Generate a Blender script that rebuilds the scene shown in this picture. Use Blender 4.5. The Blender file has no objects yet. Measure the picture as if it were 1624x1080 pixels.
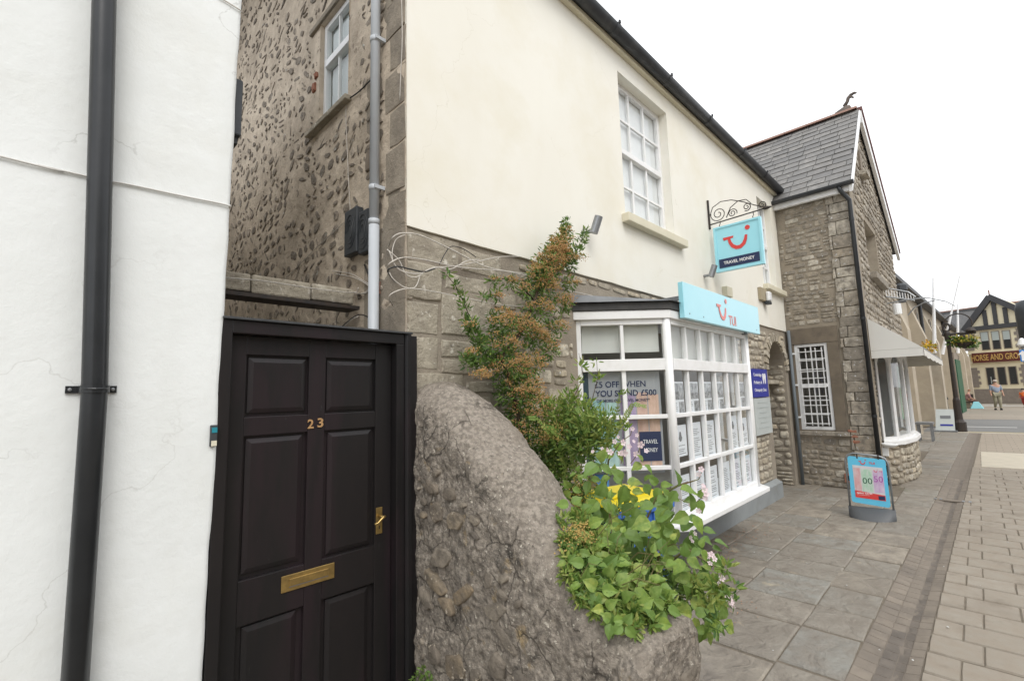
import bpy, bmesh, math, random
import numpy as np
from mathutils import Vector, Matrix, noise
R = math.radians
rnd = random.Random(23)
scene = bpy.context.scene
COL = scene.collection
# ---------------------------------------------------------------- camera, sky, sun, exposure
EYE = 1.68; FPX = 746.4
YAW, PITCH, ROLL = R(45.6), R(6.70), R(-1.56)
def cam_axes():
    cy, sy, cp, sp = math.cos(YAW), math.sin(YAW), math.cos(PITCH), math.sin(PITCH)
    f = np.array([sy*cp, cy*cp, sp]); r0 = np.array([cy, -sy, 0.0]); u0 = np.cross(r0, f)
    c, s = math.cos(ROLL), math.sin(ROLL)
    return c*r0+s*u0, -s*r0+c*u0, f
AR, AU, AF = cam_axes(); EYEP = np.array([0, 0, EYE])
cam_data = bpy.data.cameras.new('camera'); cam = bpy.data.objects.new('camera', cam_data); COL.objects.link(cam)
cam.matrix_world = Matrix(((AR[0], AU[0], -AF[0], 0), (AR[1], AU[1], -AF[1], 0), (AR[2], AU[2], -AF[2], EYE), (0, 0, 0, 1)))
cam_data.sensor_width = 36; cam_data.lens = 36*FPX/1624; cam_data.clip_start = .05; cam_data.clip_end = 2000
scene.camera = cam
world = bpy.data.worlds.new('World'); scene.world = world; world.use_nodes = True
wn = world.node_tree.nodes; wl = world.node_tree.links; wn.clear()
SUN_EL, SUN_AZ = R(52), R(200)
sky = wn.new('ShaderNodeTexSky'); sky.sky_type = 'NISHITA'; sky.sun_disc = False; sky.sun_elevation = SUN_EL; sky.sun_rotation = SUN_AZ
sky.air_density = 1.0; sky.dust_density = 3.0
hsv = wn.new('ShaderNodeHueSaturation'); hsv.inputs['Saturation'].default_value = .10
mixc = wn.new('ShaderNodeMixRGB'); mixc.inputs[0].default_value = .62; mixc.inputs[2].default_value = (10.2, 10.4, 10.7, 1)
bg = wn.new('ShaderNodeBackground'); bg.inputs[1].default_value = .15; wo = wn.new('ShaderNodeOutputWorld')
wl.new(sky.outputs[0], hsv.inputs['Color']); wl.new(hsv.outputs[0], mixc.inputs[1]); wl.new(mixc.outputs[0], bg.inputs[0]); wl.new(bg.outputs[0], wo.inputs[0])
sl = bpy.data.lights.new('sun', 'SUN'); sl.energy = 1.1; sl.angle = R(30); sl.color = (1, .965, .91)
sun = bpy.data.objects.new('sun', sl); COL.objects.link(sun)
SDIR = Vector((-.55*math.cos(SUN_EL), -.83*math.cos(SUN_EL), math.sin(SUN_EL)))
sun.rotation_euler = SDIR.to_track_quat('Z', 'Y').to_euler(); sun.location = (0, -10, 20)
scene.view_settings.view_transform = 'Standard'; scene.view_settings.look = 'None'
scene.view_settings.exposure = .38; scene.view_settings.gamma = 1
scene.render.engine = 'CYCLES'
try: scene.cycles.max_bounces = 8; scene.cycles.transparent_max_bounces = 12
except Exception: pass

# measurements taken from the photograph, turned into points of the place
def ray(x, y): return AR*(x-812)+AU*(540-y)+AF*FPX
def onY(x, y, Y): d = ray(x, y); return EYEP+d*(Y/d[1])
def onX(x, y, X): d = ray(x, y); return EYEP+d*(X/d[0])
def onZ(x, y, Z=0): d = ray(x, y); return EYEP+d*((Z-EYE)/d[2])
def onPl(x, y, P, N): d = ray(x, y); P = np.array(P); N = np.array(N); return EYEP+d*(((P-EYEP)@N)/(d@N))
def dist(p): return float(np.linalg.norm(np.array(p)-EYEP))

# ---------------------------------------------------------------- materials
MATS = {}
def mat(name, c1, c2=None, sc=6, rough=.8, bump=.2, bsc=60, rand=None, isl=False, spots=None, ssc=20, smin=.6, metal=0, coat=0, trans=0, stain=None, stsc=1.2, spec=.4, bdist=.01, aniso=None, extra=(), lo=.32, hi=.68, b2=None):
    m = bpy.data.materials.new(name); m.use_nodes = True; n = m.node_tree.nodes; l = m.node_tree.links; n.clear()
    out = n.new('ShaderNodeOutputMaterial'); p = n.new('ShaderNodeBsdfPrincipled'); l.new(p.outputs[0], out.inputs[0])
    geo = n.new('ShaderNodeNewGeometry'); vec = geo.outputs['Position']
    if aniso:
        mp = n.new('ShaderNodeMapping'); mp.inputs['Scale'].default_value = aniso; l.new(vec, mp.inputs[0]); vec = mp.outputs[0]
    def tex(s, det=6, r=.6):
        t = n.new('ShaderNodeTexNoise'); t.inputs['Scale'].default_value = s; t.inputs['Detail'].default_value = det; t.inputs['Roughness'].default_value = r
        l.new(vec, t.inputs['Vector']); return t.outputs['Fac']
    def ramp(src, a, b):
        r = n.new('ShaderNodeMapRange'); r.inputs[1].default_value = a; r.inputs[2].default_value = b; l.new(src, r.inputs[0]); return r.outputs[0]
    def mix(f, a, b, mode='MIX'):
        x = n.new('ShaderNodeMixRGB'); x.blend_type = mode
        for i, v in ((0, f), (1, a), (2, b)):
            if isinstance(v, (tuple, list)): x.inputs[i].default_value = (*v[:3], 1)
            elif isinstance(v, (int, float)): x.inputs[i].default_value = v
            else: l.new(v, x.inputs[i])
        return x.outputs[0]
    c = c1
    if rand:
        if isl: src = geo.outputs['Random Per Island']
        else: src = n.new('ShaderNodeObjectInfo').outputs['Random']
        cr = n.new('ShaderNodeValToRGB'); cr.color_ramp.interpolation = 'LINEAR'
        cs = [c1]+list(rand); e = cr.color_ramp.elements
        while len(e) < len(cs): e.new(.5)
        for i, q in enumerate(cs): e[i].position = i/(len(cs)-1); e[i].color = (*q, 1)
        l.new(src, cr.inputs[0]); c = cr.outputs[0]
    if c2 is not None: c = mix(ramp(tex(sc), lo, hi), c, c2)
    if stain: c = mix(ramp(tex(stsc, 8, .65), .5, .72), c, stain)
    for (ec, es, em) in extra: c = mix(ramp(tex(es, 5), em, em+.10), c, ec)
    if spots: c = mix(ramp(tex(ssc, 5), smin, smin+.08), c, spots)
    if isinstance(c, tuple): p.inputs['Base Color'].default_value = (*c, 1)
    else: l.new(c, p.inputs['Base Color'])
    p.inputs['Roughness'].default_value = rough; p.inputs['Metallic'].default_value = metal
    p.inputs['Specular IOR Level'].default_value = spec; p.inputs['Coat Weight'].default_value = coat
    if bump:
        b = n.new('ShaderNodeBump'); b.inputs['Strength'].default_value = bump; b.inputs['Distance'].default_value = bdist
        l.new(tex(bsc, 8, .65), b.inputs['Height']); l.new(b.outputs[0], p.inputs['Normal'])
        if b2:
            bb = n.new('ShaderNodeBump'); bb.inputs['Strength'].default_value = b2[0]; bb.inputs['Distance'].default_value = b2[2]; tt = n.new('ShaderNodeTexNoise'); tt.inputs['Scale'].default_value = b2[1]; tt.inputs['Detail'].default_value = 4; tt.inputs['Distortion'].default_value = 1.2; l.new(vec, tt.inputs['Vector']); l.new(tt.outputs['Fac'], bb.inputs['Height']); l.new(bb.outputs[0], b.inputs['Normal'])
    if trans:
        t = n.new('ShaderNodeBsdfTranslucent'); ms = n.new('ShaderNodeMixShader'); ms.inputs[0].default_value = trans
        if isinstance(c, tuple): t.inputs[0].default_value = (*c, 1)
        else: l.new(c, t.inputs[0])
        l.new(p.outputs[0], ms.inputs[1]); l.new(t.outputs[0], ms.inputs[2]); l.new(ms.outputs[0], out.inputs[0])
    MATS[name] = m; return m
def glass(name, tint=(.9, .95, .95), dark=.0):
    m = bpy.data.materials.new(name); m.use_nodes = True; n = m.node_tree.nodes; l = m.node_tree.links; n.clear()
    out = n.new('ShaderNodeOutputMaterial'); g = n.new('ShaderNodeBsdfGlossy'); g.inputs['Roughness'].default_value = .02
    t = n.new('ShaderNodeBsdfTransparent'); t.inputs[0].default_value = (*tint, 1); f = n.new('ShaderNodeFresnel'); f.inputs[0].default_value = 1.5
    tx = n.new('ShaderNodeTexNoise'); tx.inputs['Scale'].default_value = 3.5; b = n.new('ShaderNodeBump'); b.inputs['Strength'].default_value = .06; b.inputs['Distance'].default_value = .02
    geo = n.new('ShaderNodeNewGeometry'); l.new(geo.outputs['Position'], tx.inputs['Vector']); l.new(tx.outputs[0], b.inputs['Height']); l.new(b.outputs[0], g.inputs['Normal'])
    inv = n.new('ShaderNodeMath'); inv.operation = 'SUBTRACT'; inv.inputs[0].default_value = 1; l.new(geo.outputs['Backfacing'], inv.inputs[1]); mu = n.new('ShaderNodeMath'); mu.operation = 'MULTIPLY'; l.new(inv.outputs[0], mu.inputs[0]); l.new(f.outputs[0], mu.inputs[1]); ms = n.new('ShaderNodeMixShader'); l.new(mu.outputs[0], ms.inputs[0]); l.new(t.outputs[0], ms.inputs[1]); l.new(g.outputs[0], ms.inputs[2]); l.new(ms.outputs[0], out.inputs[0])
    MATS[name] = m; return m
def cracks(m, scale, width, col, lo=.5, amt=.8, warp=.35, bump=0):
    n = m.node_tree.nodes; l = m.node_tree.links; p = [x for x in n if x.type == 'BSDF_PRINCIPLED'][0]; geo = [x for x in n if x.type == 'NEW_GEOMETRY'][0]
    w = n.new('ShaderNodeTexNoise'); w.inputs['Scale'].default_value = 5; w.inputs['Detail'].default_value = 6; l.new(geo.outputs['Position'], w.inputs['Vector'])
    ad = n.new('ShaderNodeVectorMath'); ad.operation = 'MULTIPLY_ADD'; ad.inputs[1].default_value = (warp, warp, warp); l.new(w.outputs['Color'], ad.inputs[0]); l.new(geo.outputs['Position'], ad.inputs[2])
    v = n.new('ShaderNodeTexVoronoi'); v.feature = 'DISTANCE_TO_EDGE'; v.inputs['Scale'].default_value = scale; l.new(ad.outputs[0], v.inputs['Vector'])
    mr = n.new('ShaderNodeMapRange'); mr.inputs[1].default_value = .0; mr.inputs[2].default_value = width; mr.inputs[3].default_value = 1; mr.inputs[4].default_value = 0; l.new(v.outputs[0], mr.inputs[0])
    gt = n.new('ShaderNodeTexNoise'); gt.inputs['Scale'].default_value = scale*1.2; l.new(geo.outputs['Position'], gt.inputs['Vector'])
    m2 = n.new('ShaderNodeMapRange'); m2.inputs[1].default_value = lo; m2.inputs[2].default_value = lo+.08; m2.inputs[4].default_value = amt; l.new(gt.outputs[0], m2.inputs[0])
    mu = n.new('ShaderNodeMath'); mu.operation = 'MULTIPLY'; l.new(mr.outputs[0], mu.inputs[0]); l.new(m2.outputs[0], mu.inputs[1])
    mx = n.new('ShaderNodeMixRGB'); mx.inputs[2].default_value = (*col, 1); l.new(mu.outputs[0], mx.inputs[0])
    l.new(p.inputs['Base Color'].links[0].from_socket, mx.inputs[1]); l.new(mx.outputs[0], p.inputs['Base Color'])
    return m
def streaks(m, col, amt=.5, sc=(9, 9, .35)):
    n = m.node_tree.nodes; l = m.node_tree.links; p = [x for x in n if x.type == 'BSDF_PRINCIPLED'][0]; geo = [x for x in n if x.type == 'NEW_GEOMETRY'][0]
    mp = n.new('ShaderNodeMapping'); mp.inputs['Scale'].default_value = sc; l.new(geo.outputs['Position'], mp.inputs[0]); t = n.new('ShaderNodeTexNoise'); t.inputs['Scale'].default_value = 1; t.inputs['Detail'].default_value = 7; l.new(mp.outputs[0], t.inputs['Vector'])
    mr = n.new('ShaderNodeMapRange'); mr.inputs[1].default_value = .52; mr.inputs[2].default_value = .75; mr.inputs[4].default_value = amt; l.new(t.outputs['Fac'], mr.inputs[0])
    mx = n.new('ShaderNodeMixRGB'); mx.inputs[2].default_value = (*col, 1); l.new(mr.outputs[0], mx.inputs[0]); l.new(p.inputs['Base Color'].links[0].from_socket, mx.inputs[1]); l.new(mx.outputs[0], p.inputs['Base Color']); return m
def crackwall():
    m = mat('white_render', (.765, .785, .775), (.725, .745, .73), sc=2.2, rough=.75, bump=.22, bsc=22, stain=(.70, .71, .68), stsc=1.6, bdist=.012)
    n = m.node_tree.nodes; l = m.node_tree.links; p = [x for x in n if x.type == 'BSDF_PRINCIPLED'][0]
    geo = [x for x in n if x.type == 'NEW_GEOMETRY'][0]
    w = n.new('ShaderNodeTexNoise'); w.inputs['Scale'].default_value = 5; w.inputs['Detail'].default_value = 6; l.new(geo.outputs['Position'], w.inputs['Vector'])
    ad = n.new('ShaderNodeVectorMath'); ad.operation = 'MULTIPLY_ADD'; ad.inputs[1].default_value = (.35, .35, .35); l.new(w.outputs['Color'], ad.inputs[0]); l.new(geo.outputs['Position'], ad.inputs[2])
    v = n.new('ShaderNodeTexVoronoi'); v.feature = 'DISTANCE_TO_EDGE'; v.inputs['Scale'].default_value = 1.15; l.new(ad.outputs[0], v.inputs['Vector'])
    mr = n.new('ShaderNodeMapRange'); mr.inputs[1].default_value = .0; mr.inputs[2].default_value = .0042; mr.inputs[3].default_value = 1; mr.inputs[4].default_value = 0; l.new(v.outputs[0], mr.inputs[0])
    gt = n.new('ShaderNodeTexNoise'); gt.inputs['Scale'].default_value = 1.3; l.new(geo.outputs['Position'], gt.inputs['Vector'])
    m2 = n.new('ShaderNodeMapRange'); m2.inputs[1].default_value = .50; m2.inputs[2].default_value = .60; m2.inputs[4].default_value = .6; l.new(gt.outputs[0], m2.inputs[0])
    mu = n.new('ShaderNodeMath'); mu.operation = 'MULTIPLY'; l.new(mr.outputs[0], mu.inputs[0]); l.new(m2.outputs[0], mu.inputs[1])
    mx = n.new('ShaderNodeMixRGB'); mx.inputs[2].default_value = (.33, .33, .30, 1); l.new(mu.outputs[0], mx.inputs[0])
    src = p.inputs['Base Color'].links[0].from_socket; l.new(src, mx.inputs[1]); l.new(mx.outputs[0], p.inputs['Base Color'])
    # trowel marks as a second, larger relief
    b0 = [x for x in n if x.type == 'BUMP'][0]; b1 = n.new('ShaderNodeBump'); b1.inputs['Strength'].default_value = .28; b1.inputs['Distance'].default_value = .01
    tx = n.new('ShaderNodeTexNoise'); tx.inputs['Scale'].default_value = 4; tx.inputs['Detail'].default_value = 8; l.new(geo.outputs['Position'], tx.inputs['Vector']); l.new(tx.outputs[0], b1.inputs['Height'])
    l.new(b1.outputs[0], b0.inputs['Normal'])
    return m
M_white = crackwall()
M_white = cracks(M_white, .6, .003, (.48, .48, .45), .50, .45)
M_cream = mat('cream_render', (.79, .772, .70), (.765, .742, .665), sc=1.1, rough=.8, bump=.15, bsc=70, stain=(.725, .69, .58), stsc=.9, bdist=.004)
cracks(M_cream, .9, .0025, (.60, .565, .46), .52, .6)
streaks(M_cream, (.68, .64, .54), .22, (3, 3, .5)); streaks(M_white, (.62, .63, .60), .35, (4, 4, .5))
M_creamtrim = mat('cream_trim', (.66, .62, .49), (.60, .56, .43), sc=4, rough=.7, bump=.1, bsc=40, bdist=.004)
M_mortar = mat('lime_mortar', (.33, .288, .228), (.265, .23, .185), sc=5, rough=.95, bump=.9, bsc=70, stain=(.20, .17, .135), stsc=1.5, bdist=.008)
STC = [(.60, .54, .43), (.42, .37, .29), (.74, .68, .56), (.56, .47, .34), (.37, .335, .275), (.68, .585, .43)]
def stonemat(name, cols, isl=False, k=1.0, bump=.9):
    cc = [tuple(v*k for v in c) for c in cols]
    return mat(name, cc[0], tuple(v*.58 for v in cc[1]), sc=13, rough=.92, bump=bump, bsc=42, b2=(.6, 14, .012), extra=((tuple(v*.55 for v in cc[0]), 24, .60),), rand=cc[1:], isl=isl, spots=tuple(min(.62, v*1.4) for v in cc[2]), ssc=24, smin=.62, bdist=.012)
M_stone = stonemat('limestone', STC); M_stone_i = stonemat('limestone_joined', STC, True)
GST = [(.46, .41, .335), (.31, .275, .225), (.60, .55, .46), (.42, .355, .27), (.27, .243, .205), (.52, .455, .36)]
M_gstone = stonemat('gable_stone', GST); M_gstone_i = stonemat('gable_stone_joined', GST, True)
M_gmortar = mat('gable_mortar', (.32, .275, .215), (.25, .215, .165), sc=4, rough=.95, bump=.8, bsc=60, bdist=.008)
M_quoin = mat('quoin_stone', (.44, .395, .315), (.31, .275, .215), sc=6, rough=.92, bump=1.0, bsc=34, spots=(.66, .62, .54), ssc=17, smin=.60, stain=(.235, .205, .165), stsc=2.6, bdist=.014, b2=(.6, 10, .015), extra=(((.54, .50, .41), 5, .57), ((.19, .165, .13), 30, .62)))
M_allmort = mat('alley_mortar', (.66, .57, .455), (.47, .395, .31), sc=7, rough=.95, bump=.6, bsc=34, b2=(.35, 9, .02), stain=(.34, .285, .22), stsc=1.4, spots=(.27, .22, .17), ssc=17, smin=.60, bdist=.015)
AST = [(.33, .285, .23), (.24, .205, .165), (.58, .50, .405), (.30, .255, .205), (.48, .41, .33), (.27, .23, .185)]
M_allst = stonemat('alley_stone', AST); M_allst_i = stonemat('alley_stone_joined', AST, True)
M_rough = mat('weathered_wall', (.36, .315, .262), (.19, .165, .137), sc=34, rough=.95, bump=1.0, bsc=55, lo=.40, hi=.60, spots=(.60, .55, .46), ssc=52, smin=.60, stain=(.155, .135, .112), stsc=6.5, bdist=.02, extra=(((.36, .27, .15), 7, .60), ((.10, .088, .075), 13, .60)), b2=(.9, 16, .02))
M_coping = mat('cement_coping', (.35, .307, .257), (.205, .178, .148), sc=44, rough=.95, bump=1.0, bsc=80, lo=.40, hi=.60, spots=(.60, .56, .48), ssc=58, smin=.63, stain=(.24, .205, .165), stsc=4, bdist=.014, extra=(((.13, .112, .095), 46, .62), ((.20, .17, .14), 9, .63)), b2=(.7, 22, .010))
cracks(M_coping, 2.6, .02, (.06, .05, .04), .52, .9, .25); cracks(M_rough, 5.0, .03, (.05, .042, .034), .45, .9, .2)
RST = [(.31, .265, .21), (.21, .18, .145), (.38, .33, .26), (.31, .235, .145), (.18, .16, .14)]
M_rst = stonemat('embedded_stone', RST, bump=1.0)
M_black = mat('black_gloss_paint', (.010, .010, .0105), (.018, .015, .015), sc=3, rough=.36, bump=.2, bsc=24, spots=(.045, .045, .045), ssc=60, smin=.70, spec=.3, bdist=.004, aniso=(1, 1, .18), extra=(((.020, .014, .016), 4, .52),))
M_pipe = mat('black_pipe_plastic', (.016, .018, .020), (.024, .026, .029), sc=5, rough=.3, bump=.05, bsc=30, spots=(.07, .07, .07), ssc=50, smin=.74)
M_gpipe = mat('grey_pipe_plastic', (.52, .55, .58), (.47, .50, .53), sc=3, rough=.45, bump=.03)
M_gut = mat('gutter_plastic', (.028, .031, .036), (.04, .043, .048), sc=4, rough=.45, bump=.05, stain=(.07, .07, .07), stsc=5)
M_wpaint = mat('white_window_paint', (.80, .80, .80), (.75, .75, .745), sc=4, rough=.4, bump=.05, bsc=30, stain=(.70, .70, .68), stsc=6)
M_upvc = mat('white_upvc', (.78, .79, .79), None, rough=.3, bump=0)
M_glass = glass('window_glass', (.975, .985, .985))
M_brass = mat('aged_brass', (.52, .36, .13), (.36, .25, .10), sc=30, rough=.35, bump=.15, bsc=60, metal=.85, bdist=.002)
M_gold = mat('gilt_number', (.62, .38, .18), (.5, .3, .14), sc=60, rough=.4, bump=.1, metal=.5)
M_dark = mat('dark_void', (.012, .012, .012), None, rough=.9, bump=0)
M_plinth = mat('grey_plinth_paint', (.27, .29, .295), (.235, .25, .255), sc=5, rough=.7, bump=.3, bsc=30, stain=(.22, .23, .225), stsc=4, bdist=.006)
M_lead = mat('lead_sheet', (.20, .21, .22), (.14, .145, .15), sc=6, rough=.6, bump=.2, bsc=15)
M_felt = mat('dark_roof_edge', (.045, .045, .046), (.07, .068, .066), sc=8, rough=.85, bump=.4, bsc=40)
M_cyan = mat('sign_cyan', (.30, .66, .76), (.34, .69, .785), sc=2, rough=.28, bump=.02, bsc=6, coat=.5)
M_cyan2 = mat('sign_cyan_edge', (.20, .55, .66), None, rough=.4, bump=0)
M_red = mat('sign_red', (.62, .055, .05), None, rough=.4, bump=0)
M_pinkred = mat('sign_pale_red', (.72, .24, .22), None, rough=.4, bump=0)  # lighter red for the fascia sign's mark and letters
M_navy = mat('sign_navy', (.018, .03, .085), None, rough=.4, bump=0)
M_wink = mat('white_lettering', (.82, .82, .82), None, rough=.5, bump=0)
M_iron = mat('wrought_iron', (.02, .02, .021), (.05, .035, .025), sc=20, rough=.6, bump=.2, bsc=40)
M_steel = mat('grey_metal', (.30, .31, .32), (.24, .25, .26), sc=8, rough=.4, bump=.05, metal=.6)
M_blue = mat('plaque_blue', (.025, .035, .30), None, rough=.3, bump=0)
M_plaq = mat('plaque_white', (.52, .56, .55), (.48, .52, .51), sc=4, rough=.25, bump=0)
M_ink = mat('grey_print', (.16, .17, .18), None, rough=.6, bump=0)
M_paper = mat('white_paper', (.76, .78, .82), (.72, .745, .79), sc=5, rough=.7, bump=.1, bsc=3)
M_room = mat('room_wall', (.42, .41, .37), (.36, .35, .32), sc=1.5, rough=.9, bump=0)
M_blind = mat('roller_blind', (.62, .62, .58), (.56, .56, .53), sc=.8, rough=.8, bump=.05, aniso=(6, 6, .4))
M_cable = mat('pale_cable', (.60, .56, .50), (.42, .39, .35), sc=30, rough=.6, bump=0)
M_bcable = mat('dark_cable', (.02, .02, .02), None, rough=.5, bump=0)
M_box = mat('dark_grey_plastic', (.035, .04, .046), (.05, .055, .06), sc=5, rough=.5, bump=.1, bsc=15)
FLC = [(.285, .255, .21), (.235, .215, .182), (.33, .29, .232), (.225, .225, .205), (.265, .232, .185), (.25, .253, .23), (.305, .278, .232)]
M_flag = mat('sandstone_flag', FLC[0], (.19, .165, .135), sc=6, rough=.7, bump=.7, bsc=22, b2=(1.0, 5.5, .03), rand=FLC[1:], stain=(.185, .162, .132), stsc=1.9, spots=(.42, .38, .32), ssc=60, smin=.70, bdist=.012, extra=(((.19, .168, .138), 11, .60), ((.35, .30, .22), 3.1, .64)))
PVC = [(.288, .258, .212), (.262, .234, .192), (.31, .278, .23), (.28, .253, .212)]
M_paver = mat('block_paver', PVC[0], (.255, .215, .17), sc=9, rough=.85, bump=.5, bsc=90, rand=PVC[1:], stain=(.215, .182, .145), stsc=1.1, spots=(.50, .47, .41), ssc=150, smin=.68, bdist=.005, extra=(((.21, .18, .145), 60, .62), ((.215, .183, .145), 3.5, .56)))
M_sett = mat('channel_sett', (.225, .19, .152), (.18, .152, .122), sc=6, rough=.75, bump=.5, bsc=60, rand=[(.20, .17, .137), (.25, .212, .17)], stain=(.135, .115, .095), stsc=2.2, bdist=.006)
M_joint = mat('sandy_joint', (.19, .16, .122), (.13, .11, .083), sc=14, rough=.95, bump=.6, bsc=120, spots=(.06, .08, .025), ssc=6, smin=.66)
M_road = mat('asphalt', (.19, .19, .185), (.165, .165, .16), sc=30, rough=.9, bump=.3, bsc=200)
M_yline = mat('yellow_line', (.46, .36, .14), (.36, .28, .12), sc=10, rough=.7, bump=.1)
M_wline = mat('white_line', (.55, .55, .53), (.42, .42, .40), sc=10, rough=.7, bump=.1)
M_slab = mat('pale_slab', (.50, .45, .36), (.44, .40, .32), sc=4, rough=.8, bump=.3, bsc=50)
M_slate = mat('roof_slate', (.19, .183, .175), (.13, .127, .122), sc=9, rough=.6, bump=.4, bsc=25, rand=[(.135, .132, .13), (.235, .225, .21), (.165, .155, .145)], spots=(.34, .33, .29), ssc=9, smin=.66, bdist=.006)
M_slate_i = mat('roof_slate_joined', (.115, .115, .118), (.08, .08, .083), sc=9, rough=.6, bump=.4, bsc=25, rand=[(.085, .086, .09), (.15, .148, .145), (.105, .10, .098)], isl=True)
M_ridge = mat('red_ridge_tile', (.31, .18, .14), (.22, .14, .11), sc=6, rough=.8, bump=.3)
M_canvas = mat('white_canvas', (.74, .73, .69), (.70, .69, .65), sc=1.2, rough=.8, bump=.1, bsc=6, trans=.15)
M_beige = mat('beige_stone', (.46, .40, .31), (.38, .33, .255), sc=1.5, rough=.9, bump=.3, bsc=20, stain=(.32, .275, .215), stsc=.8)
M_beiged = mat('brown_stone_dressing', (.25, .21, .165), (.20, .165, .13), sc=3, rough=.9, bump=.3)
M_pubcream = mat('pub_cream', (.72, .65, .47), (.68, .61, .44), sc=2, rough=.8, bump=0)
M_pubstone = mat('pub_stone', (.25, .215, .185), (.19, .165, .14), sc=5, rough=.9, bump=.6, bsc=9, spots=(.24, .21, .18), ssc=5, smin=.6)
M_timber = mat('black_timber', (.045, .045, .048), None, rough=.6, bump=0)
M_brown = mat('sign_maroon', (.10, .022, .018), None, rough=.5, bump=0)
M_signgold = mat('sign_gold', (.50, .32, .10), None, rough=.5, bump=0)
M_green = mat('green_paint', (.015, .09, .045), None, rough=.5, bump=0)
M_binb = mat('blue_bin', (.06, .17, .52), (.05, .14, .45), sc=5, rough=.4, bump=.1, bsc=12)
M_biny = mat('yellow_lid', (.72, .60, .02), (.66, .52, .02), sc=4, rough=.4, bump=.1, bsc=12)
M_leaf = mat('shrub_leaf', (.085, .165, .035), None, rough=.45, bump=0, rand=[(.15, .25, .05), (.055, .12, .035), (.23, .31, .07)], isl=True, trans=.3)
M_leafy = mat('fresh_leaf', (.20, .30, .06), None, rough=.5, bump=0, rand=[(.13, .23, .05), (.29, .37, .09), (.33, .35, .10)], isl=True, trans=.35)
M_bleaf = mat('bramble_leaf', (.20, .31, .06), (.15, .25, .05), sc=40, rough=.45, bump=.4, bsc=70, rand=[(.31, .41, .08), (.12, .21, .055), (.42, .46, .10), (.22, .32, .09), (.14, .24, .07)], trans=.3, bdist=.004)
M_vein = mat('leaf_vein', (.34, .44, .17), None, rough=.5, bump=0)
M_berry = mat('orange_flower_head', (.46, .25, .10), None, rough=.8, bump=0, rand=[(.54, .31, .12), (.34, .20, .08), (.48, .36, .14)], isl=True, trans=.1)
M_berry2 = mat('ochre_flower_head', (.42, .31, .09), None, rough=.8, bump=0, rand=[(.48, .32, .10), (.30, .28, .09)], isl=True, trans=.1)
M_bark = mat('shrub_bark', (.085, .06, .038), (.05, .036, .025), sc=30, rough=.9, bump=.5)
M_gstem = mat('green_stem', (.13, .17, .05), (.16, .10, .05), sc=9, rough=.6, bump=0)
M_petal = mat('pink_petal', (.76, .58, .62), (.80, .70, .72), sc=60, rough=.6, bump=0, trans=.25)
M_dead = mat('dead_leaf', (.32, .16, .10), (.42, .27, .17), sc=40, rough=.7, bump=.2, trans=.1)
M_grassm = mat('weed_green', (.09, .16, .03), None, rough=.6, bump=0, rand=[(.13, .20, .04)], isl=True, trans=.2)

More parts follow.
